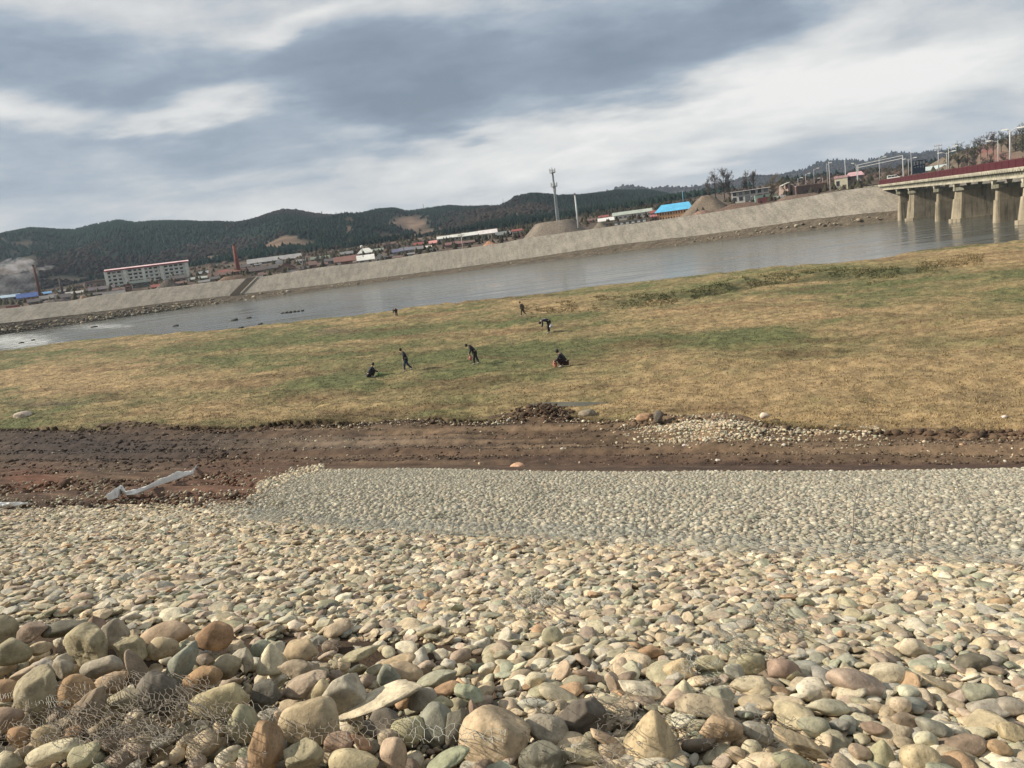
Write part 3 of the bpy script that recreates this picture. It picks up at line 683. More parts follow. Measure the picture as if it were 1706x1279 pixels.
# ---- the big stones of the foreground, as the photograph shows them: x, y, w, h (px), turn (deg), style, colour, words
BIG = [
(148,1076,80,72,-12,'wedge','olive','large olive grey wedge with a sharp peak at the back of the left heap'),
(59,1050,52,40,18,'slab','brown','brown slab leaning at the top left of the heap'),
(108,1047,66,36,12,'block','dark','dark grey angular block behind the wedge at the left'),
(22,1086,50,40,0,'round','olive','round olive boulder near the left edge of the photo'),
(6,1049,36,42,0,'round','olive','round olive boulder cut by the left edge, high in the heap'),
(160,1050,30,42,10,'block','brown','narrow brown stone between the dark block and the grey one'),
(192,1052,48,52,-15,'wedge','grey','tall brownish grey stone right of the big wedge'),
(222,1080,56,48,-20,'rough','olive','lumpy olive stone in the middle of the left heap'),
(276,1057,72,36,10,'round','tan','long tan boulder along the top of the left heap'),
(357,1059,52,40,0,'round','orange','round orange pink boulder at the top right of the left heap'),
(271,1079,44,32,8,'round','tan','tan stone under the long tan boulder'),
(172,1113,62,42,14,'round','grey','rounded brownish grey stone under the wedge'),
(187,1138,56,42,12,'block','tan','tan grey block just above the wire'),
(302,1112,50,78,-14,'slab','bluegrey','tall blue grey slab standing on edge in the heap'),
(232,1126,36,70,28,'slab','brown','dark brown oval slab tilted like a plate beside the tall slab'),
(338,1130,60,48,20,'rough','orange','rough orange brown rock right of the tall slab'),
(66,1150,66,66,-4,'block','olive','big square olive grey block in the left heap'),
(126,1153,50,50,0,'round','orange','round orange stone beside the square block'),
(149,1178,54,68,-18,'rough','brown','rough brown oval rock just behind the wire'),
(212,1166,64,30,8,'slab','olive','low dark olive slab behind the wire'),
(267,1153,54,66,32,'wedge','dark','dark pointed wedge rising behind the wire'),
(367,1168,94,68,18,'round','tan','big pale tan boulder right of the wire bundle'),
(377,1113,38,34,0,'round','olive','small rounded olive stone above the big pale tan boulder'),
(406,1100,34,38,20,'wedge','grey','grey peaked stone above the big pale tan boulder'),
(10,1150,42,30,0,'round','orange','smooth orange stone at the left edge'),
(14,1198,42,36,0,'round','brown','reddish brown stone at the left edge above the dark gap'),
(31,1227,34,30,0,'round','orange','round orange brown stone in the small row at the left bottom'),
(77,1226,40,30,0,'round','tan','round tan brown stone in the small row at the left bottom'),
(91,1252,80,40,12,'flat','cream','pale yellow flat boulder at the bottom left'),
(114,1222,40,26,20,'round','orange','orange brown stone lying over the pale yellow boulder'),
(404,1208,62,66,30,'round','olive','large olive boulder half under the wire at the left bottom'),
(222,1194,32,26,25,'flat','cream','small cream stone caught behind the wire'),
(140,1258,54,48,25,'slab','olive','olive slab under the wire at the bottom left'),
(37,1122,46,28,28,'slab','pink','pinkish slab sloping down at the left'),
(69,1113,42,24,5,'block','grey','flat grey brown stone above the square block'),
(66,1080,36,26,15,'block','tan','small tan stone left of the big wedge'),
(106,1113,26,30,10,'slab','grey','small grey stone standing left of the rounded grey one'),
(308,1160,40,36,-15,'wedge','brown','brown grey wedge left of the big pale tan boulder'),
(520,1199,84,68,-6,'round','tan','big round tan boulder in the middle of the lower left'),
(632,1166,118,46,24,'slab','cream','long pale slab pointing down to the left'),
(575,1161,60,66,-8,'rough','grey','lumpy grey rock between the round tan boulder and the pale slab'),
(536,1155,42,38,0,'round','tan','tan stone above the big round tan boulder'),
(508,1146,76,54,20,'block','pink','big pinkish brown block above the round tan boulder'),
(443,1156,62,54,18,'block','dark','dark angular grey block left of the pinkish block'),
(495,1114,62,44,15,'wedge','olive','yellow olive wedge behind the pinkish block'),
(451,1096,42,42,0,'pyramid','cream','pale little pyramid stone above the dark block'),
(503,1086,48,36,-10,'round','tan','tan rounded stone above the yellow wedge'),
(824,1226,116,86,-4,'round','tan','huge brown oval boulder at the bottom centre'),
(727,1131,62,36,18,'slab','grey','long grey rock sloping up to the right, left of centre'),
(725,1204,54,58,0,'round','bluegrey','round bluish grey boulder left of the huge oval one'),
(680,1216,50,34,8,'flat','olive','flat olive oval stone under the pale slab'),
(762,1212,34,52,-10,'rough','dark','rough dark stone standing beside the huge oval boulder'),
(743,1150,48,32,15,'rough','orange','rough orange yellow stone right of the pale slab'),
(737,1172,36,28,-15,'round','olive','small olive tan stone under the rough orange one'),
(674,1119,58,36,-12,'flat','tan','flat tan stone above the pale slab'),
(648,1126,34,38,10,'block','bluegrey','blue grey stone standing above the pale slab'),
(598,1090,58,30,18,'flat','olive','long olive stone higher up above the lumpy rock'),
(665,1099,50,24,12,'flat','tan','low tan oval stone above the flat tan one'),
(443,1250,46,84,-4,'rough','orange','striped orange brown stone upright in the wire at the bottom'),
(507,1261,58,50,8,'block','olive','olive grey block behind the wire at the bottom'),
(590,1268,72,34,0,'flat','tan','flat tan stone behind the wire at the bottom'),
(655,1257,36,50,10,'round','pink','pinkish stone upright behind the wire at the bottom'),
(745,1266,68,46,28,'round','green','large dark green stone at the bottom edge'),
(469,1199,32,36,25,'round','tan','tan oval stone left of the big round tan boulder'),
(704,1163,44,28,10,'slab','grey','flat grey stone at the right end of the pale slab'),
(781,1155,48,36,-20,'block','green','grey green stone above the huge oval boulder'),
(791,1187,26,38,20,'round','brown','brown grey stone just above the huge oval boulder'),
(644,1230,28,24,35,'flat','olive','small olive stone below the pale slab'),
(640,1202,54,36,0,'block','dark','dark stone in the hollow under the pale slab'),
(565,1238,42,28,0,'round','brown','brown stone below the big round tan boulder'),
(601,1237,38,30,-30,'wedge','orange','orange brown angular stone below the lumpy grey rock'),
(971,1192,78,60,-6,'block','dark','dark block with one lit side, right of the bottom centre'),
(1089,1234,98,100,0,'pyramid','tan','big pyramid shaped tan boulder'),
(910,1214,74,44,-8,'flat','grey','flat grey stone left of the dark block'),
(905,1262,82,48,10,'rough','dark','dark rough rock at the bottom edge beside the huge oval one'),
(1012,1232,60,36,-25,'round','tan','arched tan stone left of the pyramid boulder'),
(1140,1151,46,38,0,'pyramid','cream','small yellowish peaked stone above the pyramid boulder'),
(1069,1150,78,36,-12,'wedge','cream','pale triangular flat stone left of the small yellowish one'),
(1021,1136,30,42,15,'slab','pink','pinkish stone standing on its end above the dark block'),
(1130,1114,50,32,0,'round','tan','tan rounded stone above the small yellowish peaked one'),
(978,1124,54,30,-15,'block','brown','brown block lying above the dark block'),
(920,1061,34,32,10,'round','green','dark green oval stone high in the middle'),
(1084,1086,44,20,4,'round','orange','long orange stone like a loaf, high in the middle'),
(1200,1218,70,58,-8,'rough','tan','big lumpy tan rock right of the pyramid boulder'),
(1198,1156,56,34,-12,'slab','grey','grey slab right of the small yellowish peaked stone'),
(1183,1108,50,30,0,'block','olive','olive grey stone right of the tan rounded one'),
(1223,1119,38,26,-10,'block','grey','small angular grey stone in the middle right'),
(1251,1106,50,34,5,'round','olive','big smooth olive stone in the middle right'),
(1175,1181,94,40,-8,'block','pink','long pinkish brown block above the lumpy tan rock'),
(1250,1140,66,24,4,'flat','cream','whitish flat stone in the middle right'),
(1262,1222,58,32,-8,'flat','grey','grey stone right of the lumpy tan rock'),
(1253,1250,34,32,0,'round','cream','round cream stone at the bottom beside the lumpy rock'),
(1225,1257,34,24,0,'round','tan','small round tan stone at the bottom beside the cream one'),
(893,1131,34,24,10,'flat','cream','small cream stone left of the brown block'),
(1427,1139,94,44,-6,'flat','pink','big pinkish brown flat stone at the right'),
(1331,1236,88,60,-28,'rough','tan','large speckled tan rock leaning at the lower right'),
(1309,1117,58,34,-8,'round','brown','brown tan rounded stone right of the middle'),
(1558,1214,62,42,-18,'round','bluegrey','grey green oval stone at the lower right'),
(1533,1264,62,46,0,'round','tan','round tan boulder on the bottom edge at the right'),
(1611,1245,68,32,8,'block','brown','brown block at the bottom right'),
(1690,1222,60,46,-20,'round','tan','tan boulder at the right edge'),
(1664,1247,48,34,-12,'round','orange','orange brown stone in the bottom right corner'),
(1470,1255,52,46,0,'pyramid','olive','pointed olive grey stone at the bottom right'),
(1432,1255,44,36,-20,'flat','pink','pinkish stone left of the pointed olive one'),
(1377,1177,70,26,-2,'flat','cream','pale flat stone like a bread loaf at the right'),
(1483,1121,76,30,-6,'slab','cream','cream slab with a sharp end at the right'),
(1576,1144,74,34,-26,'slab','olive','long olive slab sloping down to the right'),
(1357,1212,58,34,-10,'flat','green','green grey stone above the speckled rock'),
(1399,1209,38,30,-12,'block','bluegrey','dark blue grey stone right of the green one'),
(1634,1156,54,32,-5,'block','green','grey green angular stone at the far right'),
(1621,1103,56,24,6,'round','dark','long dark stone at the far right'),
(1523,1078,52,30,-8,'block','cream','cream angular stone high at the right'),
(1510,1204,58,30,-8,'flat','brown','brown flat stone left of the grey green oval'),
(1541,1234,42,30,-5,'round','cream','rounded cream stone left below the grey green oval'),
(1684,1177,54,26,-3,'flat','grey','flat grey stone near the right edge'),
(1319,1272,66,34,-8,'flat','green','greenish flat stone on the bottom edge'),
(1649,1179,72,24,3,'slab','grey','long flat grey stone at the far right'),
(1457,1214,48,28,-12,'flat','brown','brown tan stone below the bread loaf stone'),
(1500,1174,34,24,0,'round','cream','small rounded white stone at the right'),
]
big_px = np.array([(b[0], b[1], b[2], b[3]) for b in BIG], float)
def one_stone(name, P, ext, Rm, style, col, seed, lod=3):
    V = stone_shape(ICO[lod][0], seed, style) * np.array(ext)
    c = np.array(STC[col]) if isinstance(col, str) else np.array(col)
    g = np.random.default_rng(seed); c = c * g.uniform(0.88, 1.12) * g.uniform(0.96, 1.04, 3) * (np.array([.96, .93, .88]) if isinstance(col, str) else 1.0)
    V = V @ np.asarray(Rm).T
    base = V[:, 2].min()
    o = mesh_np(name, V - np.array([0, 0, base]), ICO[lod][1], M['stone'], c, True)
    o.location = (P[0], P[1], P[2] + base)
    return o
GB = 'large stones of the stony bank'
for i, (x, y, w, h, ang, style, col, words) in enumerate(BIG):
    heap = 1.0 if x < 820 and y > 1040 else 0.35
    sz0 = on_slope(x, y + h * 0.25, 0.05); d = float(pix(sz0)[2])
    H = h * d / F_PX
    lift = 0.02 + 0.22 * H + 0.07 * heap
    P = on_slope(x, y, lift); d = float(pix(P)[2])
    a = 0.5 * w * d / F_PX; b = 0.5 * h * d / F_PX; kk = 1.20 if heap > .9 else 1.04; a *= kk; b *= kk; c = 0.5 * (a + b) * random.uniform(0.75, 0.95)
    t = R(ang)
    ex = _RR * math.cos(t) + _UU * math.sin(t); ey = -_RR * math.sin(t) + _UU * math.cos(t)
    ez = np.cross(ex, ey)
    a_, b_ = a, b
    if abs(ang) > 10:                     # listed extents are upright ones; undo the turn roughly
        ca, sa = abs(math.cos(t)), abs(math.sin(t)); k = ca * ca - sa * sa
        if k > 0.5: a_ = max((a * ca - b * sa) / k, 0.4 * a); b_ = max((b * ca - a * sa) / k, 0.4 * b)
    o = one_stone('boulder', P, (a_, b_, c), np.stack([ex, ey, ez], 1), style, col, 1000 + i, 5 if w * h > 2600 else 4)
    tag(o, words, 'stone', GB)

# ---- all the other stones
def field(spacing, v0, v1, seed, region, smin, smax, flat, lift):
    g = np.random.default_rng(seed)
    uu = np.arange(-46, 40, spacing); vv = np.arange(v0, v1, spacing * 0.88)
    U, V = np.meshgrid(uu, vv); U = U + (np.arange(len(vv)) % 2)[:, None] * spacing / 2
    U = (U + g.uniform(-.42, .42, U.shape) * spacing).ravel(); V = (V + g.uniform(-.42, .42, V.shape) * spacing).ravel()
    x, y = uv2xy(U, V); z = slope_z(V)
    px, py, w = pix(np.stack([x, y, z], -1))
    k = (w > 1.2) & (px > -380) & (px < 2150) & (py < 1420) & region(px, py, x, y)
    x, y, z, px, py, w = x[k], y[k], z[k], px[k], py[k], w[k]; n = len(x)
    s = np.exp(g.normal(0, 0.30, n)) * (smin + smax) / 2; s = np.clip(s, smin, smax)
    s = s * np.where(V[k] < 5, .92, 1.0) if len(V) == len(k) else s
    S = np.stack([s, s * g.uniform(.55, .9, n), s * g.uniform(flat * .7, flat * 1.3, n)], -1) * 0.5
    Rm = rotmat(g.uniform(0, 6.28, n), g.normal(0, .24, n) - 0.12, g.normal(0, .24, n))
    zc = z + S[:, 2] * g.uniform(0.2, 0.8, n) + lift
    ci = g.choice(len(STN), n, p=STW)
    nz = fbm(x * 0.6, y * 0.6, 81)
    col = STV[ci] * g.uniform(.8, 1.2, (n, 1)) * (0.9 + 0.2 * nz)[:, None]
    return dict(P=np.stack([x, y, zc], -1), S=S, R=Rm, col=col, ci=ci, px=px, py=py, w=w)
def is_cob(px, py, x, y):
    e = interp(px, CEDGE) + 8 * (fbm(px * .06, px * 0, 83) - .5); nl = interp(px, NETLINE)
    return (py > e - 2) & ((py > nl - 3) | (px < 350 + 90 * fbm(x, y, 84)))
def is_net(px, py, x, y):
    e = interp(px, CEDGE); nl = interp(px, NETLINE)
    return (py > e) & (py <= nl + 2) & (px > 320)
def cat_f(fs): return {k: np.concatenate([f[k] for f in fs]) for k in fs[0]}
def in_heap(px, py, x, y): return (px < 830) & (py > 1045 + 0.03 * px + 20 * (fbm(px * .02, px * 0, 85) - .5))
def no_heap(px, py, x, y): return is_cob(px, py, x, y) & ~in_heap(px, py, x, y)
A1 = cat_f([field(0.070, -1.5, 4.6, 1, no_heap, .07, .14, .45, -0.028), field(0.062, 4.6, 8, 4, is_cob, .065, .13, .50, -0.025), field(0.052, 8, 19, 5, is_cob, .05, .105, .5, -0.02)])
A2 = cat_f([field(0.098, -1.5, 4.6, 2, no_heap, .08, .18, .34, 0.014), field(0.080, 4.6, 8, 6, no_heap, .065, .145, .34, 0.012), field(0.068, 8, 19, 7, no_heap, .055, .115, .36, 0.009)])
A3 = cat_f([field(0.22, -1.5, 4.6, 3, no_heap, .15, .25, .32, 0.024), field(0.19, 4.6, 9, 8, no_heap, .12, .19, .32, 0.020), field(0.19, 9, 19, 9, no_heap, .10, .155, .34, 0.014)])
heap_f = lambda px, py, x, y: is_cob(px, py, x, y) & (px < 850) & (py > 1030)
H_ = cat_f([field(0.095, -1.5, 6, 10, heap_f, .08, .15, .6, -0.13), field(0.15, -1.5, 6, 12, lambda px, py, x, y: is_cob(px, py, x, y) & in_heap(px, py, x, y), .10, .19, .55, -0.045)])
cob = cat_f([A1, A2, A3, H_])
# leave room for the big stones
keep = np.ones(len(cob['px']), bool)
for (bx, by, bw, bh) in big_px:
    e = ((cob['px'] - bx) / (bw * .5)) ** 2 + ((cob['py'] - by) / (bh * .5)) ** 2
    keep &= ~((e < 1.0) & (np.arange(len(keep)) >= len(A1['px'])))
cob = {k: v[keep] for k, v in cob.items()}
# the ones that show largest stay single things
vis = (cob['px'] > 0) & (cob['px'] < 1706) & (cob['py'] > 1000) & (cob['py'] < 1279)
size_px = cob['S'][:, 0] * np.sqrt(cob['S'][:, 1] * 1.0) * (F_PX / cob['w']) * np.where(np.arange(len(vis)) >= 0, 1, 1)
low = cob['P'][:, 2] - slope_z(cob['P'][:, 0] * VX + cob['P'][:, 1] * VY) < 0.03
rank = np.where(vis & ~low, cob['S'][:, 0] * cob['S'][:, 1] * (F_PX / cob['w']) ** 2, -1)
NIND = 300 - len(BIG)
ind = np.argsort(-rank)[:NIND]
CN = {'tan': 'tan', 'olive': 'olive grey', 'green': 'greenish', 'pink': 'pinkish', 'cream': 'cream', 'orange': 'orange', 'brown': 'brown', 'grey': 'grey', 'bluegrey': 'blue grey', 'dark': 'dark'}
used_l = {}
lm = [('big wedge', 148, 1076), ('tall blue grey slab', 302, 1112), ('big pale tan boulder', 367, 1168), ('big round tan boulder', 520, 1199), ('long pale slab', 632, 1166), ('huge brown oval boulder', 824, 1226),
      ('dark block', 971, 1192), ('pyramid boulder', 1089, 1234), ('lumpy tan rock', 1200, 1218), ('speckled tan rock', 1331, 1236), ('big pinkish flat stone', 1427, 1139), ('grey green oval stone', 1558, 1214),
      ('long olive slab', 1576, 1144), ('long grey sloping rock', 727, 1131), ('pale triangular stone', 1069, 1150), ('whitish flat stone', 1250, 1140), ('orange loaf stone', 1084, 1086), ('dark green oval stone', 920, 1061),
      ('tan boulder at the right edge', 1690, 1222), ('orange pink boulder', 357, 1059), ('pale flat loaf stone', 1377, 1177), ('long dark stone', 1621, 1103), ('tan stone behind the yellow wedge', 503, 1086)]
for q in ind:
    g = np.random.default_rng(int(q)); sh = g.choice(['round', 'flat', 'slab', 'block', 'flat', 'round', 'rough'])
    S = cob['S'][q]
    o = one_stone('cobble', cob['P'][q], S, cob['R'][q], sh, cob['col'][q], 3000 + int(q), 3)
    cn = CN[STN[cob['ci'][q]]]
    x, y = cob['px'][q], cob['py'][q]
    name, lx, ly = min(lm, key=lambda t: (t[1] - x) ** 2 + (t[2] - y) ** 2)
    dx, dy = x - lx, y - ly
    dd = math.hypot(dx, dy)
    rel = ('right' if dx > 0 else 'left') if abs(dx) > 1.8 * abs(dy) else (('above' if dy < 0 else 'below') if abs(dy) > 1.8 * abs(dx) else ('upper right' if dy < 0 and dx > 0 else 'upper left' if dy < 0 else 'lower right' if dx > 0 else 'lower left'))
    relw = {'right': 'right of', 'left': 'left of', 'above': 'above', 'below': 'below', 'upper right': 'above right of', 'upper left': 'above left of', 'lower right': 'below right of', 'lower left': 'below left of'}[rel]
    near = 'close ' if dd < 70 else '' if dd < 140 else 'well '
    wsz = S[0] * 2
    szn = 'large' if wsz > .27 else 'small' if wsz < .19 else 'middling'
    fl = {'round': 'rounded', 'flat': 'flat', 'slab': 'thin', 'block': 'blocky', 'rough': 'rough'}[sh]
    L = f'{szn} {fl} {cn} stone {near}{relw} the {name}'
    c0 = used_l.get(L, 0); used_l[L] = c0 + 1
    if c0: L = L.replace(' stone ', ' %s stone ' % ('second', 'third', 'fourth', 'fifth', 'sixth')[min(c0 - 1, 4)], 1)
    tag(o, L, 'stone', 'cobbles of the stony bank')
rest = np.ones(len(cob['px']), bool); rest[ind] = False
parts = []
for msk, lod in ((rest & (cob['w'] < 5.6), 3), (rest & (cob['w'] >= 5.6) & (cob['w'] < 10.5), 2), (rest & (cob['w'] >= 10.5), 1)):
    parts.append(stones_mesh(cob['P'][msk], cob['S'][msk], cob['R'][msk], cob['col'][msk], lod, 11 + lod))
V = np.concatenate([p[0] for p in parts]); Fc = np.concatenate([parts[0][1], parts[1][1] + len(parts[0][0]), parts[2][1] + len(parts[0][0]) + len(parts[1][0])]); C = np.concatenate([p[2] for p in parts])
o = mesh_np('loose_cobbles', V, Fc, M['stone'], C, True)
sm_ = np.ones(len(Fc), bool); sm_[len(parts[0][1]):] = False; o.data.polygons.foreach_set('use_smooth', sm_)
tag(o, 'mass of loose tan and olive cobbles covering the upper bank', 'cobbles', kind='stuff')
# pebbles and grit filling the gaps between the near stones
PB = field(0.040, -1.2, 5.2, 14, is_cob, .022, .048, .6, 0.0)
hp = in_heap(PB['px'], PB['py'], 0, 0); PB['P'][:, 2] -= np.where(hp, .16, .010)
V, Fc, C = stones_mesh(PB['P'], PB['S'], PB['R'], PB['col'] * .8, 1, 29)
o = mesh_np('pebbles', V, Fc, M['stone_small'], C, False)
tag(o, 'small pebbles and grit filling the gaps between the near cobbles', 'pebbles', kind='stuff')
# smaller packed stones under the netting
N1 = field(0.064, 5, VT, 21, is_net, .05, .10, .42, -0.004)
N2 = field(0.15, 5, VT, 22, is_net, .09, .14, .5, 0.004)
nn = cat_f([N1, N2])
grey = nn['col'].mean(1, keepdims=True); nn['col'] = (nn['col'] * 0.65 + grey * 0.35 * np.array([1.02, 1.04, .90])) * .96
V, Fc, C = stones_mesh(nn['P'], nn['S'], nn['R'], nn['col'], 1, 31)
o = mesh_np('netted_cobbles', V, Fc, M['stone_small'], C, False)
tag(o, 'packed grey cobbles pinned under wire netting on the lower bank', 'cobbles', kind='stuff')

# ---- gravel on the track, gravel heap, stones on the bare earth
g = np.random.default_rng(17)
uu = g.uniform(-60, 40, 26000); vv = VT + 0.1 + g.uniform(0, 8.5, 26000)
x, y = uv2xy(uu, vv); z = track_z(x, y)
px, py, w = pix(np.stack([x, y, z], -1))
dens = 0.10 + 0.9 * np.exp(-((px - 1500) / 300) ** 2 - ((py - 748) / 14) ** 2) + .7 * np.exp(-((px - 600) / 130) ** 2 - ((py - 728) / 12) ** 2) + .5 * np.exp(-((px - 560) / 160) ** 2 - ((py - 755) / 12) ** 2) + 0.5 * np.exp(-((px - 700) / 160) ** 2 - ((py - 706) / 4) ** 2)+ .4 * np.exp(-((px - 1100) / 300) ** 2 - ((py - 735) / 6) ** 2)
k = (g.random(26000) < dens * 0.8 * (.3 + 1.4 * (fbm(uu * .3, vv * 2.2, 86) > .5))) & (px > -100) & (px < 1800)
a = [np.stack([x[k], y[k], z[k]], -1)]; sz = [np.clip(g.lognormal(-3.15, .45, k.sum()), .025, .14)]
# heap
hx = g.normal(1180, 52, 5200); hy = 719 + g.normal(0, 8, 5200) + np.abs(hx - 1185) * 0.02
hx2 = g.uniform(1280, 1480, 1500); hy2 = 716 + g.normal(0, 4.5, 1500)
hx3 = g.uniform(430, 540, 900); hy3 = interp(hx3, CEDGE) + g.normal(-4, 5, 900)
P = np.concatenate([at_z(hx, hy, 0.1), at_z(hx2, hy2, 0.1)]); P[:, 2] = track_z(P[:, 0], P[:, 1])
vv = P[:, 0] * VX + P[:, 1] * VY; P = P[(vv > VT + .2)]
a.append(P); sz.append(np.clip(g.lognormal(-2.55, .35, len(P)), .04, .16))
P = on_slope(hx3, hy3, 0.0); a.append(P); sz.append(np.clip(g.lognormal(-2.3, .3, len(P)), .05, .16))
hx4 = g.uniform(-60, 470, 1500); hy4 = g.uniform(780, 846, 1500); P = on_slope(hx4, hy4, 0.05); kk = (P[:, 0] * VX + P[:, 1] * VY) < VT; P = P[kk]; a.append(P); sz.append(np.clip(g.lognormal(-3.1, .4, len(P)), .025, .1))
# stones along the turf edge
hx5 = g.uniform(520, 1100, 700); hy5 = interp(hx5, EDGE) + g.normal(3, 4, 700); P = at_z(hx5, hy5, 0.1); P[:, 2] = track_z(P[:, 0], P[:, 1]) + .04; a.append(P); sz.append(np.clip(g.lognormal(-2.7, .4, 700), .04, .16))
P = np.concatenate(a); s = np.concatenate(sz); n = len(P)
S = np.stack([s, s * g.uniform(.6, .9, n), s * g.uniform(.4, .7, n)], -1) * .6
P[:, 2] += S[:, 2] * 0.4
ci = g.choice(len(STN), n, p=STW); col = STV[ci] * g.uniform(.7, 1.3, (n, 1)) * np.where(s > .09, .95, .72)[:, None]
V, Fc, C = stones_mesh(P, S, rotmat(g.uniform(0, 6.28, n), g.normal(0, .3, n), g.normal(0, .3, n)), col, 1, 33)
o = mesh_np('gravel', V, Fc, M['stone_small'], C, True)
tag(o, 'pale gravel strewn and heaped along the dirt track', 'gravel', kind='stuff')
# dark clods along the turf edge and in the earth at the left
hx = g.uniform(-60, 1760, 2600); hy = interp(hx, EDGE) + g.normal(1.5, 2.5, 2600); P1 = at_z(hx, hy, 0.1); P1[:, 2] = track_z(P1[:, 0], P1[:, 1]) + .02
hx = g.uniform(-60, 420, 2600); hy = g.uniform(716, 850, 2600); P2 = on_slope(hx, hy, 0.0); k = (P2[:, 0] * VX + P2[:, 1] * VY) < VT; Pt = at_z(hx, hy, 0.1); Pt[:, 2] = track_z(Pt[:, 0], Pt[:, 1]); P2 = np.where(k[:, None], P2, Pt)
hx = g.uniform(-60, 1760, 9000); hy = interp(hx, EDGE) + g.uniform(4, 70, 9000); P4 = at_z(hx, hy, 0.1); P4 = P4[(P4[:, 0] * VX + P4[:, 1] * VY) > VT + .2]; P4[:, 2] = track_z(P4[:, 0], P4[:, 1])
hx = g.normal(905, 26, 260); hy = 694 + g.normal(0, 4, 260); P3 = at_z(hx, hy, 0.1); P3[:, 2] = track_z(P3[:, 0], P3[:, 1]) + .1
P = np.concatenate([P1, P2, P3, P4]); n = len(P); s = np.clip(g.lognormal(-2.0, .5, n), .06, .5) * 0.8; s[-len(P4):] *= .5
S = np.stack([s, s * g.uniform(.6, .9, n), s * g.uniform(.35, .6, n)], -1) * .6
col = soil_col(P[:, 0], P[:, 1]) * g.uniform(.6, 1.3, (n, 1)) * .9
V, Fc, C = stones_mesh(P, S, rotmat(g.uniform(0, 6.28, n), g.normal(0, .3, n), g.normal(0, .3, n)), col, 1, 35)
o = mesh_np('earth_clods', V, Fc, M['soil'], C, False)
tag(o, 'dark clods of torn turf and earth beside the track', 'earth', kind='stuff')

# single stones out on the meadow, the track and in the river
def lone(x, y, w, h, col, label, z=None, style='round', group=None, ang=0, cat='stone', name='boulder', lod=3, seed=None):
    P = at_z(x, y + h * .3, 0.1 if z is None else z); d = float(pix(P)[2])
    a = .5 * w * d / F_PX; b = .5 * h * d / F_PX
    yw = random.uniform(-.3, .3)
    Rm = rotmat(np.array([yw]), np.array([0.0]), np.array([-R(ang)]))[0]
    o = one_stone(name, P + np.array([0, 0, b * .4]), (a, a * .8, b), Rm, style, col, seed or int(x * 7 + y), lod)
    return tag(o, label, cat, group)
lone(38, 690, 30, 13, (.42, .38, .30), 'pale flat boulder in the grass at the left edge', None, 'flat')
lone(978, 687, 30, 13, (.22, .19, .14), 'low grey boulder behind the track right of the dark earth lump', 0.2, 'slab')
lone(1098, 692, 16, 22, (.12, .105, .09), 'dark upright boulder at the turf edge', 0.32, 'block')
lone(1074, 694, 30, 14, (.30, .175, .11), 'reddish earthy boulder beside the dark upright one', 0.2, 'rough')
lone(1274, 691, 16, 12, (.50, .42, .32), 'pale round boulder in the dry grass behind the gravel heap', None, 'round')
lone(1673, 694, 9, 7, (.62, .58, .52), 'small white stone in the grass near the right edge', None, 'round')
lone(862, 776, 26, 12, (.48, .30, .19), 'pinkish boulder poking up at the toe of the stone bank', 0.25, 'flat')
lone(1105, 715, 12, 8, (.50, .47, .42), 'white stone at the left foot of the gravel heap', None, 'round')
lone(1140, 742, 8, 6, (.50, .47, .42), 'small white stone below the gravel heap', None, 'round')
lone(937, 747, 7, 5, (.5, .47, .42), 'tiny white stone in the middle of the track', None, 'round')
lone(1196, 766, 9, 5, (.55, .52, .45), 'small pale stone at the near side of the track', None, 'flat')
# stones set in the bank that stand out: orange with blue-grey neighbour
g = np.random.default_rng(41)
GR = 'rocks breaking the surface of the river'
rl = ['first', 'second', 'third', 'fourth', 'fifth', 'sixth']
for i, (x, y, w, h) in enumerate([(471, 521, 7, 3), (477, 520, 8, 4), (484, 519.5, 7, 4), (491, 518.5, 6, 4), (497, 518, 6, 3), (504, 517, 6, 3)]):
    lone(x, y, w, h, (.06, .06, .055), f'{rl[i]} rock from the left in the row of rocks in mid river', WATER_Z + .02, 'rough', GR, lod=2)
for x, y, w, h, l in ((391, 532, 12, 5, 'dark flat rock alone in the river at the end of the riffle'), (292, 542, 14, 4, 'dark rock at the left of the riffle in the river'), (401, 545, 11, 3, 'low rock awash near the meadow shore below the flat one'),
                      (415, 528.5, 10, 2.5, 'thin rock awash right of the flat dark one'), (434, 539, 9, 3, 'small dark rock near the meadow shore'), (55, 566, 7, 3, 'small dark rock in the white water at the left'), (36, 570.5, 9, 3.5, 'dark rock in the white water at the left edge'),
                      (157, 544, 12, 3, 'dark rock in the foam by the far bank'), (620, 532, 6, 2, 'lone small rock close to the meadow shore'), (576, 533, 4, 2, 'tiny rock close to the meadow shore')):
    lone(x, y, w, h, (.06, .058, .052), l, WATER_Z + .02, 'rough', GR, lod=2)
# rubble along both shores (one mass)
n = 2600; xs = g.uniform(-60, 1500, n); q = g.beta(1.3, 2.5, n)
dens = np.clip(1.1 - xs / 900, 0.10, 1); k = g.random(n) < dens; xs = xs[k]; q = q[k]; n = len(xs)
ys = interp(xs, FSH) * (1 - q) + interp(xs, FBM) * q * 1.0
Pa = at_depth(xs, ys, np.interp(xs, cp, dSs) + 5 * q) ; s = np.clip(g.lognormal(-1.0, .5, n), .18, 1.2)
n2 = 700; xs2 = g.uniform(-60, 560, n2); Pb = at_z(xs2, interp(xs2, SHORE) + g.normal(-1.0, 1.4, n2), WATER_Z); s2 = np.clip(g.lognormal(-1.4, .4, n2), .12, .5)
P = np.concatenate([Pa, Pb]); s = np.concatenate([s, s2]); n = len(P)
S = np.stack([s, s * .8, s * .45], -1)
col = STV[g.choice(len(STN), n, p=STW)] * g.uniform(.35, .8, (n, 1)); col[len(Pa):] *= .45
V, Fc, C = stones_mesh(P, S, rotmat(g.uniform(0, 6.28, n), g.normal(0, .3, n), g.normal(0, .3, n)), col, 1, 37)
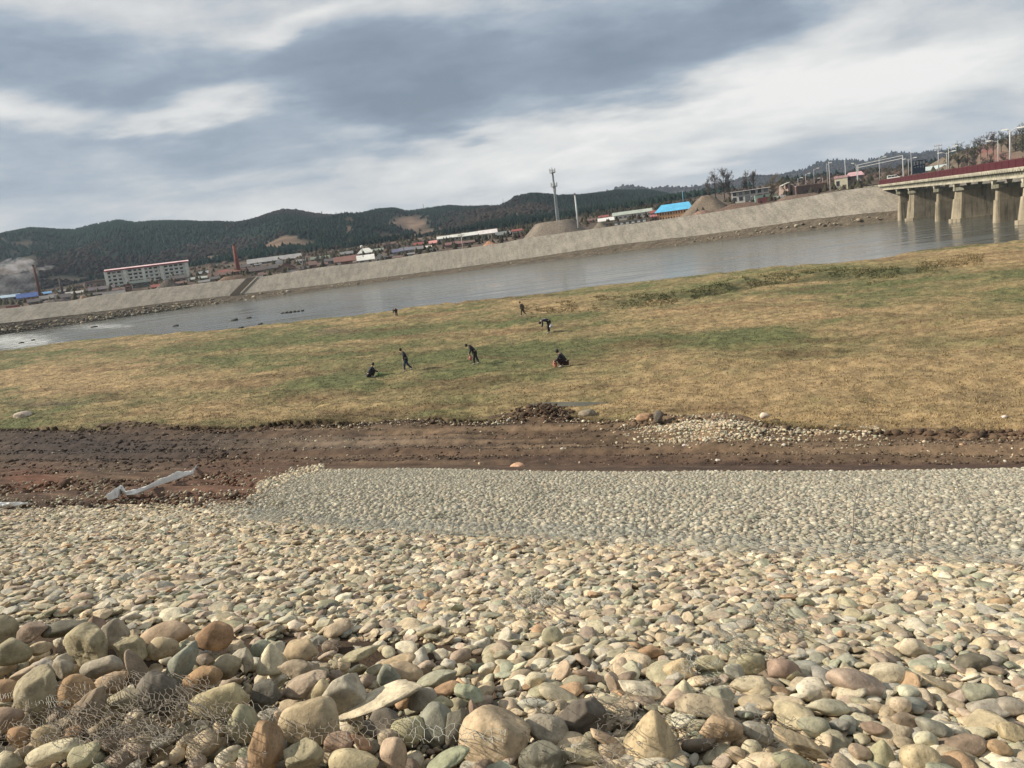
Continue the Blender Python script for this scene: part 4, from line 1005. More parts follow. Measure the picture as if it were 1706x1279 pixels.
o = mesh_np('shore_rubble', V, Fc, M['stone_small'], C, False)
tag(o, 'broken rocks strewn along the waterline', 'rubble', kind='stuff')

# ---- netting
def prism_edges(A, B, r):
    """three sided wires from A to B"""
    d = B - A; L = np.linalg.norm(d, axis=1, keepdims=True) + 1e-9; d = d / L
    up = np.tile([0.0, 0, 1.0], (len(A), 1)); a = np.cross(d, up); a /= np.linalg.norm(a, axis=1, keepdims=True) + 1e-9; b = np.cross(d, a)
    r = np.asarray(r).reshape(-1, 1) if hasattr(r, '__len__') else r
    off = [r * (math.cos(t) * a + math.sin(t) * b) for t in (math.pi / 2, math.pi * 7 / 6, math.pi * 11 / 6)]
    V = np.stack([A + o_ for o_ in off] + [B + o_ for o_ in off], 1)
    f = np.array([(0, 1, 4, 3), (1, 2, 5, 4), (2, 0, 3, 5)])
    return V.reshape(-1, 3), (np.arange(len(A))[:, None, None] * 6 + f[None]).reshape(-1, 4)
def hexnet(u0, u1, v0, v1, c):
    """edges of a hexagonal wire net in the plane, cell width c"""
    h = c * 0.62; nu = int((u1 - u0) / c); nv = int((v1 - v0) / (1.5 * h))
    E = []
    i, j = np.meshgrid(np.arange(nu), np.arange(nv)); i = i.ravel(); j = j.ravel()
    ox = u0 + i * c + (j % 2) * c / 2; oy = v0 + j * 1.5 * h
    a = np.stack([ox, oy], -1); b = np.stack([ox + c / 2, oy + h / 2], -1); c_ = np.stack([ox + c / 2, oy + h * 1.5], -1); d = np.stack([ox - c / 2, oy + h / 2], -1)
    return np.concatenate([a, b, d]), np.concatenate([b, c_, a])
mw = plain('galvanised_wire', (.42, .42, .36), 0.6, .2, 4.0, 0.2)
mwo = plain('aged_wire', (.25, .22, .175), 0.75, .3, 4.0, 0.1)
mwb = plain('bluish_wire', (.40, .42, .39), 0.6, .2, 4.0, 0.2)
a, b = hexnet(-16, 34, 4.5, VT + .1, 0.125)
def lift_net(p, s, base=.075):
    x, y = uv2xy(p[:, 0], p[:, 1]); z = slope_z(p[:, 1]) + base + .03 * (fbm(x * 3, y * 3, s) - .5); return np.stack([x, y, z], -1)
A = lift_net(a, 90); B = lift_net(b, 90)
px, py, w = pix(A); nl = interp(px, NETLINE); k = (py > interp(px, CEDGE) - 1) & (py < nl + 3 + 6 * (fbm(px * .03, px * 0, 91) - .5)) & (px > 440 - 1.1 * (py - 780) + 60 * (fbm(py * .06, px * .02, 98) - .5)) & (px < 1850)
V, Fc = prism_edges(A[k], B[k], .0015)
o = mesh_np('wire_netting', V, Fc, mw); tag(o, 'wide sheet of wire netting pinned over the lower stone bank', 'netting')
# spare edge of netting lying double along the upper side of the sheet
a, b = hexnet(-16, 34, 4.5, VT, 0.085)
A = lift_net(a, 93, .095); B = lift_net(b, 93, .095)
px, py, w = pix(A); nl = interp(px, NETLINE); wd = 16 + 26 * np.clip(fbm(px * .008, px * 0, 94) - .25, 0, 1); k = (py > nl - wd + 16 * (fbm(px * .05, py * .05, 95) - .5)) & (py < nl + 2) & (px > 360 + 110 * fbm(py * .08, px * .02, 96)) & (fbm(px * .02, py * .10, 97) > .34) & (px < 1850)
V, Fc = prism_edges(A[k], B[k], .0017)
o = mesh_np('folded_netting', V, Fc, mwb); tag(o, 'bluish double fold of wire netting along the upper edge of the sheet', 'netting')
# selvedge wires: seams running down the sheet
for i, xs_ in enumerate(((1100, 1068), (1436, 1412), (1512, 1522), (1590, 1640), (900, 840))):
    pts = []
    for q in np.linspace(0, 1, 16):
        yy = 788 + q * (interp(xs_[0], NETLINE) - 795); xx = xs_[0] + (xs_[1] - xs_[0]) * q + 3 * math.sin(q * 9 + i)
        pts.append(on_slope(xx, yy, .10))
    mb = MB(); mb.tube(pts, .006, 4)
    o = mb.build('lacing_wire', plain('dark_wire', (.16, .15, .13), .6))
    tag(o, ['lacing wire down the middle of the netting above the dark block', 'bent lacing wire of the netting at the right', 'dark pair of lacing wires straight down the netting at the right', 'lacing wire of the netting near the right edge', 'faint lacing wire down the netting in the centre'][i], 'wire', 'lacing wires of the netting')
# crumpled foreground netting
def net_patch(name, label, quad, nu, nv, c_px, lift, crump, r, mat_, seed, keepf=None):
    """quad: photo corners tl,tr,br,bl of the patch lying over the stones"""
    g = np.random.default_rng(seed)
    tl, tr, br, bl = [np.array(q, float) for q in quad]
    a, b = hexnet(0, 1, 0, nv / nu, 1.0 / nu)
    def mp(p):
        s = p[:, 0:1]; t = p[:, 1:2] / (nv / nu)
        q = (tl * (1 - s) + tr * s) * (1 - t) + (bl * (1 - s) + br * s) * t
        q[:, 0] += crump * (fbm(p[:, 0] * 7, p[:, 1] * 7, seed) - .5) * 2; q[:, 1] += crump * (fbm(p[:, 0] * 7 + 9, p[:, 1] * 7, seed + 1) - .5) * 2
        P = on_slope(q[:, 0], q[:, 1], 0) 
        L = lift + .10 * (fbm(p[:, 0] * 9, p[:, 1] * 9, seed + 2) - .3)
        P[:, 2] += L; P[:, :2] *= (1 - L[:, None] * 0)
        return P
    A = mp(a); B = mp(b)
    if keepf is not None: k = keepf(a, g); A = A[k]; B = B[k]
    V, Fc = prism_edges(A, B, r); o = mesh_np(name, V, Fc, mat_); return tag(o, label, 'netting', 'torn netting in the foreground')
edgekeep = lambda lim: (lambda a, g: fbm(a[:, 0] * 6, a[:, 1] * 6, 5) > lim)
net_patch('torn_netting', 'crumpled bundle of torn hexagonal wire over the stones at the bottom left', [(120, 1190), (345, 1165), (430, 1290), (80, 1300)], 30, 18, 0, .16, 26, .0015, mwo, 101, edgekeep(.22))
net_patch('torn_netting', 'second loose layer of torn wire in the bottom left corner', [(-20, 1235), (250, 1215), (330, 1300), (-60, 1310)], 24, 9, 0, .12, 22, .0014, mwo, 103, edgekeep(.30))
net_patch('torn_netting', 'fine grey wire netting bunched at the left edge', [(0, 1165), (120, 1190), (130, 1215), (-10, 1195)], 26, 5, 0, .10, 5, .0011, mw, 105)
net_patch('torn_netting', 'upright row of hexagonal wire along the bottom left of the centre', [(365, 1215), (480, 1235), (490, 1300), (350, 1300)], 9, 5, 0, .16, 6, .0015, mwo, 107)
net_patch('torn_netting', 'strip of hexagonal wire along the bottom edge left of the huge boulder', [(480, 1240), (700, 1252), (720, 1300), (470, 1300)], 16, 4, 0, .15, 6, .0014, mwo, 109)
net_patch('torn_netting', 'end of the hexagonal wire strip under the huge boulder', [(690, 1258), (850, 1275), (850, 1300), (690, 1300)], 11, 3, 0, .16, 7, .0015, mw, 111)
def tangle(cx_, cy_, w, h, n, label, seed, mat_, r=.0014, lift=.10):
    g = np.random.default_rng(seed); A = []; B = []
    for i in range(n):
        p = np.array([g.normal(cx_, w * .35), g.normal(cy_, h * .35)]); a = g.uniform(0, 6.28); L = lift * g.uniform(.4, 1.5)
        prev = on_slope(p[0], p[1], L)
        for k in range(g.integers(5, 12)):
            a += g.normal(0, .7); p = p + np.array([math.cos(a), math.sin(a) * .8]) * g.uniform(4, 9)
            if abs(p[0] - cx_) > w * .6: a += 2
            L = np.clip(L + g.normal(0, .02), .03, lift * 1.9)
            cur = on_slope(p[0], p[1], L); A.append(prev); B.append(cur); prev = cur
    V, Fc = prism_edges(np.array(A), np.array(B), r); o = mesh_np('wire_tangle', V, Fc, mat_); tag(o, label, 'wire', 'tangles of loose wire')
tangle(1040, 1185, 90, 46, 46, 'dark wire tangle between the dark block and the pyramid boulder', 201, plain('dark_wire', (.16, .15, .13), .6), .0016)
tangle(1155, 1210, 70, 40, 34, 'brown wire tangle right of the pyramid boulder', 203, plain('dark_wire', (.16, .15, .13), .6), .0014)
tangle(1000, 1250, 90, 34, 34, 'pale wire tangle at the bottom left of the pyramid boulder', 205, mwo, .0016, .16)
tangle(1165, 1122, 50, 30, 22, 'grey wire tangle above the small yellowish peaked stone', 207, mw, .0015)
tangle(905, 1180, 60, 30, 22, 'thin wire tangle left of the dark block', 209, plain('dark_wire', (.16, .15, .13), .6), .0013)
tangle(1220, 1072, 46, 20, 30, 'grey wire tuft in the middle right of the stones', 211, mw, .0016)
tangle(1280, 1020, 40, 34, 30, 'faint wire tuft on the upper right cobbles', 213, mw, .002)
tangle(545, 1095, 36, 26, 16, 'wire tuft left of the long olive stone', 215, mwo, .0014)
tangle(880, 998, 60, 14, 32, 'wire tuft on the cobbles under the netting edge', 217, mw, .0022)
tangle(250, 1225, 230, 80, 90, 'dense snarl of dry wire and twigs in the bottom left bundle', 231, mwo, .0013, .15)
tangle(60, 1195, 100, 40, 40, 'snarl of fine wire at the left edge', 233, mwo, .0011, .1)
tangle(290, 1180, 130, 26, 30, 'long bright wires sticking up above the torn bundle at the left', 219, mwo, .0017, .2)
tangle(1290, 1215, 50, 40, 22, 'dark wire tangle left of the speckled tan rock', 221, plain('dark_wire', (.16, .15, .13), .6), .0014)

# ---- white geotextile left lying on the earth
def cloth(pts, ws, label, lift, seed, cat='cloth'):
    g = np.random.default_rng(seed); V = []; n = len(pts); K = 16; m_ = 60
    ts = np.linspace(0, n - 1, m_); px_ = np.interp(ts, range(n), [p[0] for p in pts]); py_ = np.interp(ts, range(n), [p[1] for p in pts]); w_ = np.interp(ts, range(n), ws)
    for i in range(m_):
        P = on_slope(px_[i], py_[i], 0); 
        vv = P[0] * VX + P[1] * VY
        r = w_[i] * .5
        for k in range(K):
            a = 2 * math.pi * k / K
            f = 1 + .35 * math.sin(a * 3 + i * .35) + .5 * (vnoise(i * .35, k * .6, seed) - .5)
            oy = math.cos(a) * r * 1.15 * f; oz = max(math.sin(a), -.3) * r * .75 * f
            V.append((P[0] - oy * .35, P[1] + oy * .94, slope_z(vv) + oz + lift - oy * .24))
    F_ = [(i * K + k, i * K + (k + 1) % K, (i + 1) * K + (k + 1) % K, (i + 1) * K + k) for i in range(m_ - 1) for k in range(K)]
    V = np.array(V)
    o = mesh_np('geotextile_cloth', V, F_, plain('white_geotextile', (.74, .73, .69), .8, .08, 4.0, 0, .02), None, True)
    return tag(o, label, cat)
cloth([(183, 842), (195, 838), (206, 829), (213, 834), (232, 832), (262, 818), (300, 803), (322, 797), (330, 780)], [.26, .32, .42, .14, .20, .27, .36, .30, .05], 'twisted roll of white geotextile cloth lying on the red earth', .16, 5)
cloth([(-60, 853), (-10, 852), (25, 850), (50, 848)], [.16, .16, .15, .08], 'end of white geotextile cloth at the left edge of the stone bank', .12, 6)
# ================================================================== buildings beyond the far bank
print('DT', [round(float(DT(q))) for q in range(0, 1500, 150)])
def dd(x, d): return max(d, float(DT(x)) + 4.0)
def wall_mat(c): return plain('wall_%d_%d_%d' % tuple(int(v * 100) for v in c), c, .85, .14, 1.2)
def roof_mat(c): return plain('roof_%d_%d_%d' % tuple(int(v * 100) for v in c), c, .7, .22, 1.5)
GLASS = plain('dark_glass', (.035, .040, .045), .25, .3, 1.0)
DOORM = plain('door_paint', (.12, .085, .06), .7, .2, 2.0)
WHITEM = plain('white_paint', (.60, .59, .56), .7, .1, 1.0)
def bearing(px):
    r = ray(px, 400); return math.atan2(-r[0], r[1])
def house(x0, x1, yb, wall_px, roof_px, wallc, roofc, label, name='village_house', cat='house', depth=None, yaw=0.0, nwin=3, roof='gable', door=True, deep=7.0, winc=None, win_h=.42, group=None, chimney=False, parapet=None):
    """house whose front spans x0..x1 in the photo with its foot at yb there"""
    xc = (x0 + x1) / 2
    if depth is None:
        P = land_at(xc, yb)
        if P[1] < DT(min(xc, 1500)) + 6: P = at_depth(xc, yb, DT(min(xc, 1500)) + 9)
    else: P = at_depth(xc, yb, dd(xc, depth))
    d = float(pix(P)[2]); s = d / F_PX
    W_ = (x1 - x0) * s; H = wall_px * s; RH = roof_px * s; D = deep
    a = bearing(xc) + yaw
    fr = np.array([math.cos(a), math.sin(a), 0]); bk = np.array([-math.sin(a), math.cos(a), 0]); up = np.array([0, 0, 1.0])
    root = empty(name, P, 0, label, cat, group)
    Q = lambda u_, v_, w_: fr * u_ + bk * v_ + up * w_
    mb = MB(); hw = W_ / 2
    below = 4.0                                 # foundation carried down into the ground
    mb.prism([Q(-hw, 0, -below), Q(hw, 0, -below), Q(hw, 0, H), Q(-hw, 0, H)], bk * D)
    if roof == 'gable':
        mb.prism([Q(-hw + .02, 0.02, H - .01), Q(-hw + .02, D - .02, H - .01), Q(-hw + .02, D / 2, H + RH - .15)], fr * (W_ - .04))
    mb.build('wall', wall_mat(wallc), root)
    rb = MB(); ov = .45
    if roof == 'gable':
        for sgn in (0, 1):
            e0 = Q(-hw - ov, -ov, H - .12) if not sgn else Q(-hw - ov, D + ov, H - .12)
            rdg = Q(-hw - ov, D / 2, H + RH)
            rb.prism([e0, rdg, rdg + up * .22, e0 + up * .22], fr * (W_ + 2 * ov))
    elif roof == 'gable_front':
        for sgn in (-1, 1):
            e0 = Q(sgn * (hw + ov), -ov, H - .1); rdg = Q(0, -ov, H + RH)
            rb.prism([e0, rdg, rdg + up * .22, e0 + up * .22], bk * (D + 2 * ov))
        mb2 = MB(); mb2.prism([Q(-hw + .02, .03, H - .01), Q(hw - .02, .03, H - .01), Q(0, .03, H + RH - .1)], bk * (D - .06)); mb2.build('gable', wall_mat(wallc), root)
    elif roof == 'hip':
        e = [Q(-hw - ov, -ov, H), Q(hw + ov, -ov, H), Q(hw + ov, D + ov, H), Q(-hw - ov, D + ov, H)]
        k = min(W_ * .28, D * .5 + .5); r = [Q(-hw + k, D / 2, H + RH), Q(hw - k, D / 2, H + RH)]
        rb.add(e + r, [(0, 1, 5, 4), (1, 2, 5), (2, 3, 4, 5), (3, 0, 4), (3, 2, 1, 0)])
    elif roof == 'dome':
        ring = [Q(math.cos(t) * hw, 0, H + math.sin(t) * RH) for t in np.linspace(0, math.pi, 12)]
        rb.prism([q - bk * .1 for q in ring], bk * (D + .2))
    else:
        rb.prism([Q(-hw - .2, -.2, H + .01), Q(hw + .2, -.2, H + .01), Q(hw + .2, -.2, H + max(RH, .3)), Q(-hw - .2, -.2, H + max(RH, .3))], bk * (D + .4))
    ro = rb.build('roof', roof_mat(roofc), root)
    if chimney:
        cb = MB(); c = Q(hw * .45, D * .5, H + RH + .3); cb.box(c, (.7, .7, 1.6), a); cb.build('chimney', wall_mat((.28, .15, .11)), ro)
    gm = wall_mat(winc) if winc else GLASS
    n = nwin; slots = n + (1 if door else 0)
    for i in range(n):
        k = i if i < (slots // 2) or not door else i + 1
        cx = -hw + W_ * (k + .5) / slots; ww = min(W_ / slots * .5, 2.2 if H < 6 else 3)
        wb = MB(); wb.prism([Q(cx - ww / 2, -.05, H * .38), Q(cx + ww / 2, -.05, H * .38), Q(cx + ww / 2, -.05, H * (.38 + win_h)), Q(cx - ww / 2, -.05, H * (.38 + win_h))], bk * .045)
        wo = wb.build('window', gm, root)
        if d < 420:
            fb = MB()
            for z_ in (.38, .38 + win_h): fb.prism([Q(cx - ww / 2 - .1, -.10, H * z_ - .06), Q(cx + ww / 2 + .1, -.10, H * z_ - .06), Q(cx + ww / 2 + .1, -.10, H * z_ + .06), Q(cx - ww / 2 - .1, -.10, H * z_ + .06)], bk * .049)
            fb.build('frame', WHITEM, wo)
    if door:
        k = slots // 2; cx = -hw + W_ * (k + .5) / slots
        db = MB(); db.prism([Q(cx - .6, -.06, 0), Q(cx + .6, -.06, 0), Q(cx + .6, -.06, min(2.2, H * .8)), Q(cx - .6, -.06, min(2.2, H * .8))], bk * .055); db.build('door', DOORM, root)
    return root
W_WHITE = (.55, .54, .50); W_GREY = (.26, .25, .235); W_BROWN = (.20, .145, .11); W_RED = (.24, .125, .095); W_TAN = (.30, .25, .18); W_PINK = (.46, .26, .23)
Rf_BR = (.13, .085, .07); Rf_GR = (.17, .165, .16); Rf_DK = (.085, .078, .075); Rf_RED = (.22, .07, .06); Rf_WH = (.56, .56, .54)
HS = [
 (-40, 30, 505, 7, 4, W_GREY, (.36, .46, .54), 'low workshop with a pale blue roof at the left edge of the village', dict(nwin=4)),
 (32, 66, 503, 8, 7, (.30, .16, .10), (.07, .12, .30), 'orange brick shed with a deep blue roof beside the smoking chimney', dict(nwin=2, roof='gable')),
 (70, 84, 493, 4, 3, W_WHITE, (.12, .25, .42), 'tiny white hut with a light blue roof right of the smoking chimney', dict(nwin=1, door=False)),
 (48, 66, 508, 5, 5, W_BROWN, Rf_DK, 'dark brown gabled house in front of the blue roofed shed', dict(nwin=1)),
 (72, 96, 503, 6, 5, W_GREY, Rf_GR, 'grey house right below the smoking chimney', dict(nwin=2)),
 (94, 116, 501, 5, 6, W_GREY, Rf_DK, 'dark roofed house between the two left chimneys', dict(nwin=2)),
 (113, 148, 492, 4, 3, (.46, .43, .36), (.34, .33, .30), 'long low pale row right of the small dark chimney', dict(nwin=5)),
 (128, 152, 497, 4, 2, (.33, .27, .19), (.50, .44, .34), 'low shed under a cream tarpaulin roof at the crown of the bank', dict(nwin=1, door=False, roof='flat')),
 (148, 187, 478, 8, 3, (.20, .17, .15), (.16, .115, .10), 'long brown block with a flat roof left of the apartments', dict(nwin=6, roof='flat')),
 (150, 188, 487, 5, 5, (.19, .14, .13), (.12, .10, .11), 'purple brown roofed row in front of the brown block', dict(nwin=4)),
 (208, 217, 485, 10, 2, W_RED, Rf_BR, 'narrow red brick house in front of the apartments', dict(nwin=1, door=False, roof='flat')),
 (216, 222, 482, 8, 2, W_WHITE, Rf_GR, 'little white hut with a dark door in front of the apartments', dict(nwin=0, roof='flat', deep=3)),
 (222, 250, 479, 8, 4, (.12, .135, .11), (.08, .10, .09), 'dark green shed in front of the apartments', dict(nwin=2)),
 (287, 313, 470, 6, 5, W_TAN, Rf_DK, 'tan house by the right end of the apartments', dict(nwin=2)),
 (313, 321, 469, 6, 2, W_WHITE, Rf_GR, 'small white hut by the right end of the apartments', dict(nwin=0, roof='flat', deep=3)),
 (330, 347, 458, 3, 3, W_GREY, Rf_WH, 'low hut with a white roof left of the big brick chimney', dict(nwin=1)),
 (322, 349, 468, 4, 3, (.16, .18, .15), (.30, .32, .29), 'greenish shed at the crown of the bank left of the big chimney', dict(nwin=2)),
 (350, 384, 464, 5, 5, W_BROWN, Rf_BR, 'brown row of huts left of the big brick chimney', dict(nwin=3)),
 (380, 417, 457, 5, 4, W_RED, (.19, .10, .075), 'reddish brick yard building around the foot of the big chimney', dict(nwin=4)),
 (419, 444, 456, 5, 7, (.18, .145, .13), (.105, .085, .08), 'dark brown gabled house above the steps of the far bank', dict(nwin=2)),
 (445, 463, 453, 6, 5, (.24, .22, .11), Rf_DK, 'house with a mossy yellow wall in the middle of the village', dict(nwin=1)),
 (427, 437, 444, 3, 2, W_WHITE, Rf_GR, 'tiny white house behind the dark brown gabled one', dict(nwin=1, door=False)),
 (460, 474, 439, 2, 4, W_WHITE, Rf_WH, 'small white arched shelter in the middle of the village', dict(nwin=0, roof='dome', door=False)),
 (465, 494, 451, 5, 8, (.23, .15, .12), (.155, .12, .115), 'brown house with a broad grey gable in the middle of the village', dict(nwin=2, roof='gable_front')),
 (496, 510, 440, 5, 3, W_WHITE, Rf_GR, 'white house with small windows behind the tall dark poles', dict(nwin=3, door=False)),
 (509, 528, 447, 5, 6, (.22, .11, .10), Rf_BR, 'dark red house beside the tall dark poles', dict(nwin=2)),
 (415, 502, 437, 3, 7, (.20, .19, .18), (.25, .245, .24), 'very long grey roofed warehouse at the back of the village', dict(nwin=8, deep=16)),
 (519, 549, 435, 4, 4, (.22, .24, .20), (.16, .19, .16), 'grey green sheds left of the long red brown roof', dict(nwin=3)),
 (559, 598, 441, 6, 8, (.22, .13, .11), (.21, .115, .095), 'long house with a wide red brown roof and white door panels', dict(nwin=2, winc=(.66, .62, .56), win_h=.5)),
 (595, 622, 438, 5, 8, (.50, .48, .44), (.58, .58, .54), 'white tent roofed shed with a sloping left end', dict(nwin=1, deep=10)),
 (626, 641, 435, 5, 8, (.48, .47, .43), (.60, .60, .57), 'white plastic covered shelter at the crown of the bank', dict(nwin=1, roof='gable_front')),
 (597, 624, 424, 3, 8, (.40, .40, .37), (.56, .57, .53), 'white pointed roof behind the red brown house', dict(nwin=1, roof='hip', deep=9)),
 (622, 640, 421, 4, 3, (.22, .24, .20), (.18, .20, .17), 'low green shed right of the white pointed roof', dict(nwin=2)),
 (653, 668, 425, 5, 5, W_GREY, (.11, .11, .17), 'house with a bluish dark roof right of the white shelter', dict(nwin=1)),
 (669, 690, 423, 6, 5, (.27, .26, .26), (.15, .16, .19), 'bluish grey house behind the dark pole', dict(nwin=2, chimney=True)),
 (691, 705, 421, 6, 5, W_GREY, Rf_GR, 'grey house left of the pale lean to', dict(nwin=1, chimney=True)),
 (700, 717, 416, 3, 3, W_BROWN, (.50, .47, .43), 'low hut with a pale lean to roof', dict(nwin=1)),
 (716, 729, 421, 6, 1.5, (.46, .45, .38), (.34, .34, .28), 'cream garage with two dark openings at the crown of the bank', dict(nwin=2, roof='flat', door=False, win_h=.5)),
 (717, 729, 409, 4, 4, (.50, .27, .25), (.52, .24, .22), 'pink roofed house left of the long white building', dict(nwin=1)),
 (729, 770, 402, 6, 4, (.30, .30, .25), (.54, .54, .50), 'left wing of the long building with pale roof', dict(nwin=6, deep=9)),
 (770, 800, 399, 7, 5, (.13, .14, .11), (.56, .56, .53), 'dark fronted middle wing of the long pale roofed building', dict(nwin=3, deep=9)),
 (800, 830, 398, 9, 6, (.52, .50, .36), (.60, .56, .54), 'yellowish white right wing of the long pale roofed building', dict(nwin=5, deep=9)),
 (828, 852, 396, 5, 5, (.18, .19, .18), (.16, .17, .17), 'dark grey shed between the long building and the red roofed house', dict(nwin=1)),
 (742, 772, 412, 5, 4, (.23, .12, .11), (.17, .09, .085), 'low red brick sheds below the long pale roofed building', dict(nwin=3)),
 (853, 869, 393, 8, 3, (.60, .58, .55), Rf_RED, 'white house with a dark red roof left of the great gravel mound', dict(nwin=3)),
 (855, 872, 397, 5, 1, (.50, .28, .24), (.4, .24, .2), 'low salmon pink annex under the red roofed house', dict(nwin=0, roof='flat')),
 (996, 1021, 372, 4, 5, (.48, .44, .38), (.60, .59, .56), 'low hut with a white roof right of the great gravel mound', dict(nwin=2)),
 (1010, 1030, 377, 6, 2, (.26, .19, .13), (.22, .18, .13), 'dark brown open shed at the crown of the bank', dict(nwin=2, roof='flat')),
 (1021, 1085, 364, 8, 5, (.55, .54, .47), (.32, .36, .31), 'long white building with a grey green roof', dict(nwin=7, deep=10, win_h=.32)),
 (1024, 1080, 374, 6, 1, (.14, .14, .12), (.2, .2, .18), 'dark low stalls with white panels before the long white building', dict(nwin=6, roof='flat', winc=(.68, .67, .63), win_h=.45, door=False)),
 (1085, 1096, 368, 7, 3, (.46, .30, .27), (.30, .12, .11), 'small pinkish house left of the orange school', dict(nwin=1)),
 (1288, 1302, 330, 3, 3, (.22, .25, .17), (.25, .28, .2), 'little green hut among the bushes at the right', dict(nwin=1)),
 (1543, 1578, 287, 5, 6, (.38, .42, .38), (.40, .47, .46), 'building with a pale green roof behind the bridge', dict(nwin=4, depth=420)),
 (1392, 1412, 317, 20, 4, (.50, .47, .36), (.46, .30, .30), 'cream wing of the pink roofed house by the bridge end', dict(nwin=1, roof='flat', depth=338)),
 (84, 96, 498, 4, 4, W_BROWN, Rf_BR, 'brown hut touching the short dark chimney', dict(nwin=1)),
 (97, 110, 490, 4, 3, W_GREY, Rf_GR, 'grey hut behind the short dark chimney', dict(nwin=2)),
 (160, 176, 494, 4, 3, W_RED, Rf_DK, 'red hut below the long brown block', dict(nwin=1)),
 (190, 206, 488, 5, 3, W_GREY, Rf_BR, 'grey hut at the left foot of the apartments', dict(nwin=2)),
 (240, 252, 474, 4, 4, W_TAN, Rf_BR, 'tan hut at the foot of the apartments, left of the brush trees', dict(nwin=1)),
 (256, 272, 482, 4, 4, W_BROWN, Rf_RED, 'hut with a dull red roof below the brush trees', dict(nwin=2)),
 (296, 312, 476, 4, 3, W_RED, Rf_BR, 'brick hut below the right end of the apartments', dict(nwin=1)),
 (333, 349, 474, 4, 3, W_BROWN, Rf_GR, 'brown hut above the steps, left side', dict(nwin=2)),
 (352, 366, 470, 5, 4, W_TAN, Rf_DK, 'tan hut with a dark roof near the steps', dict(nwin=1)),
 (366, 382, 458, 4, 4, W_GREY, Rf_RED, 'red roofed hut left of the big brick chimney foot', dict(nwin=2)),
 (402, 416, 450, 5, 4, W_GREY, Rf_DK, 'grey hut right behind the big brick chimney', dict(nwin=1)),
 (434, 446, 462, 4, 4, W_RED, Rf_BR, 'red brick hut right above the steps', dict(nwin=2)),
 (452, 466, 448, 4, 3, W_BROWN, Rf_GR, 'brown hut behind the mossy yellow house', dict(nwin=1)),
 (478, 492, 457, 3, 3, W_WHITE, Rf_DK, 'low white walled hut at the crown below the broad gable', dict(nwin=2)),
 (500, 514, 452, 4, 4, W_BROWN, Rf_DK, 'brown hut at the foot of the tall dark poles', dict(nwin=1)),
 (530, 545, 446, 4, 4, W_TAN, Rf_BR, 'tan hut right of the dark red house', dict(nwin=2)),
 (542, 558, 440, 5, 4, W_GREY, Rf_DK, 'grey hut touching the long red brown roof on its left', dict(nwin=1)),
 (570, 590, 427, 4, 4, W_BROWN, Rf_GR, 'brown hut behind the long red brown roof', dict(nwin=2)),
 (640, 654, 432, 4, 3, W_BROWN, Rf_DK, 'brown hut right of the white shelter', dict(nwin=1)),
 (656, 672, 433, 4, 2, W_TAN, Rf_BR, 'tan hut below the bluish dark roof', dict(nwin=2)),
 (676, 692, 428, 4, 2, W_WHITE, Rf_GR, 'low white hut below the bluish grey house', dict(nwin=1)),
 (690, 706, 412, 4, 4, W_BROWN, Rf_RED, 'red roofed hut behind the grey house', dict(nwin=2)),
 (640, 660, 411, 4, 3, W_GREY, Rf_BR, 'grey hut under the bare poplars', dict(nwin=1)),
 (706, 718, 405, 4, 3, W_GREY, Rf_DK, 'grey hut left of the pink roofed house', dict(nwin=2)),
 (775, 792, 408, 4, 3, W_TAN, Rf_BR, 'tan hut right of the low red brick sheds', dict(nwin=1)),
 (1000, 1016, 366, 4, 3, W_RED, Rf_RED, 'red roofed hut behind the low white roofed one', dict(nwin=2)),
 (972, 990, 372, 4, 3, W_PINK, Rf_BR, 'pinkish hut behind the great gravel mound', dict(nwin=1)),
 (1084, 1096, 360, 5, 4, W_BROWN, Rf_RED, 'hut with a dark red roof behind the pinkish house', dict(nwin=2)),
 (1232, 1246, 338, 4, 3, W_BROWN, Rf_DK, 'brown hut on the reddish spoil heap', dict(nwin=1)),
 (1296, 1308, 334, 5, 3, W_TAN, Rf_GR, 'tan hut left of the ruin', dict(nwin=2)),
]
for h in HS: house(*h[:7], h[7], **h[8])

